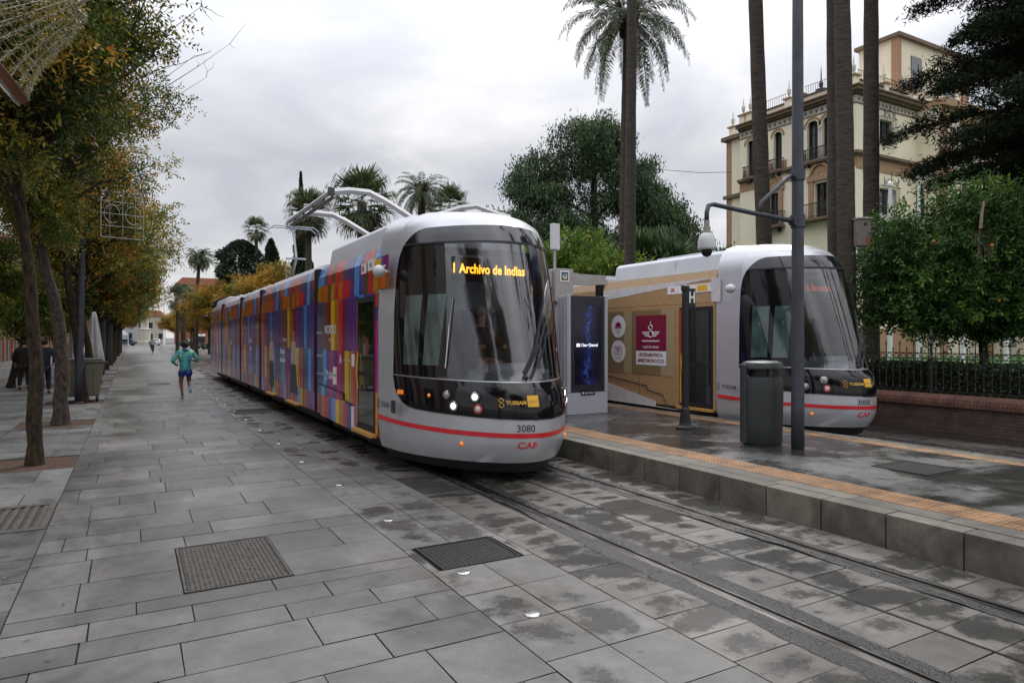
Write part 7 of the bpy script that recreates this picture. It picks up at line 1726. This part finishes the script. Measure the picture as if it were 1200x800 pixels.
# flagpoles with hanging flags
fw = mat('flag_white', (0.55, 0.53, 0.56), .8, var=.10, scale=4); fd = mat('flag_dark', (0.035, 0.035, 0.045), .8, var=.3); fr_ = mat('flag_red', (.30, .03, .03), .8)
for i, (X, Y, top, fm, lab) in enumerate([(29.4, 17.9, 8.6, fw, 'white flagpole with a limp white flag, between the slim palm and the dark flag'), (30.4, 17.2, 8.9, fd, 'white flagpole with a limp dark flag right of the white flag'), (32.2, 16.3, 9.0, fr_, 'white flagpole with a dark red flag mostly hidden by the conifer'), (33.6, 15.2, 9.0, None, 'bare white flagpole seen through the railing under the orange tree'), (35.2, 14.0, 9.0, None, 'white flagpole seen through the railing at the right edge')]):
    t = thing('flagpole', (X, Y, .5), lab, 'flagpole')
    b = MB(); b.lathe([(.11, 0), (.10, 3), (.06, top-.7), (.06, top-.62), (.12, top-.5), (.10, top-.38), (.01, top-.32)], (0, 0, 0), 10); b.build('pole', M['white'], t)
    if fm:
        b = MB(); k = 14; m_ = 10; vs = []
        for j in range(k+1):
            z = top-.85-(2.9*j/k); w_ = .12+.5*(j/k)**.8
            for q in range(m_+1): u = q/m_; vs.append((.04+w_*(u-.25), .12*math.sin(u*11+j*.12), z+.1*math.sin(u*5)))
        b.add(vs, [(j*(m_+1)+q, j*(m_+1)+q+1, (j+1)*(m_+1)+q+1, (j+1)*(m_+1)+q) for j in range(k) for q in range(m_)])
        if i == 0:
            for zz, s_ in ((-1.9, .10), (-2.3, .14), (-2.7, .10)): b.tube([(.1+.05*math.sin(a*3), -.14, top+zz+s_*math.cos(a)) for a in np.linspace(0, 5, 9)], .02, 4, 1)
        b.build('flag', [fm, M['maroon']], t, smooth=True)
# lantern on a bracket, bird box, dried palm leaf caught in the orange tree, overhead wire
t = thing('wall_lantern', (23.6, 15.4, 4.7), 'black iron lantern on a scrolled bracket between two palm trunks', 'lantern')
b = MB(); b.tube([(-.02, .05, 1.15), (.0, 0, 1.0), (0, 0, .72)], .02, 5); b.tube([(-.4, .05, 1.5), (-.1, .05, 1.45), (0, .05, 1.2), (-.25, .05, 1.1), (-.42, .05, 1.2)], .022, 5); b.build('bracket', M['viron'], t)
b = MB(); b.lathe([(.03, .74), (.10, .70), (.26, .55), (.26, .51), (.05, .5)], (0, 0, 0), 6); b.lathe([(.12, -.06), (.12, 0), (.03, .0)], (0, 0, 0), 6); b.build('cap', M['viron'], t)
b = MB(); b.lathe([(.11, .005), (.21, .50)], (0, 0, 0), 6); b.build('glass', mat('lantern_glass', (.28, .29, .30), .2), t)
t = thing('bird_box', (14.72, 9.62, 3.95), 'small grey wooden bird box fixed to the mossy palm trunk', 'nest box', rz=-YAW)
b = MB(); b.box((-.15, -.12, 0), (.15, .10, .62)); b.build('box', mat('weathered_wood', (.16, .13, .115), .85, var=.25, scale=8), t, bevel=.01)
b = MB(); b.box((-.02, -.125, .46), (.05, -.1205, .53)); b.box((.02, -.125, .05), (.12, -.1205, .2), 1); b.build('hole', [M['blk'], mat('rust_patch', (.2, .06, .03), .8)], t)
b = MB(); b.box((-.17, -.15, .621), (.17, .12, .65)); b.build('lid', M['concrete'], t)
t = thing('dried_palm_leaf', (15.0, 7.25, 4.0), 'dried brown fan palm leaf hanging upside down in the orange tree', 'palm leaf')
dr = mat('dry_frond', (0.19, 0.145, 0.095), .85, var=.3, scale=10); b = MB()
b.tube([(.12, 0, .62), (.03, 0, .3), (0, 0, .05)], [.02, .03, .035], 6); b.build('stalk', dr, t)
b = MB(); k = 26
for i in range(k):
    a = -1.2+2.4*i/(k-1); l1 = .42; l2 = .30*random.uniform(.5, 1.5)
    p0 = Vector((0, 0, .05)); p1 = Vector((math.sin(a)*l1, -.05-.05*(i % 2), .05-math.cos(a)*l1*.62)); p2 = p1+Vector((random.uniform(-.04, .06), 0, -l2))
    w_ = .035; b.quad(p0, p1+Vector((-w_, 0, 0)), p1+Vector((w_, .03, 0)), p0+Vector((.01, .01, 0))); b.quad(p1+Vector((-w_, 0, 0)), p2+Vector((-.006, 0, 0)), p2+Vector((.006, 0, 0)), p1+Vector((w_, .03, 0)))
b.build('blade', dr, t)
b = MB(); b.tube([(40-.3, 36.5, 14.4)]+[(40-12*u, 36.5-.2*u, 14.4-.7*math.sin(u*2.4)) for u in (.3, .6, 1.0)], .02, 4); o = b.build('overhead_wire', M['rubber']); tag(o, 'thin dark wire running through the sky from the villa towards the cedar', 'wire')

# trees and palms continuing behind the viewer (they show as reflections in the trams)
for i, Y in enumerate((3.2, -2.2, -7.4, -12.4)):
    dup(T1 if i % 2 else T2, (-1.3, Y, 0), 'street tree standing outside the frame, %s before the nearest visible one' % ORD[i-1] if i else 'street tree whose branches enter the photo at its upper left edge', rz=2.1*i+.5)
for i, (X, Y) in enumerate(((14.8, 2.5), (15.2, -3.5), (14.7, -9.5), (16.5, -16))):
    dup(PB, (X, Y, .5), 'tall palm outside the frame in the garden, %s beyond the right edge' % (['nearest']+ORD)[i], rz=i*1.1)
bpy.context.view_layer.update()
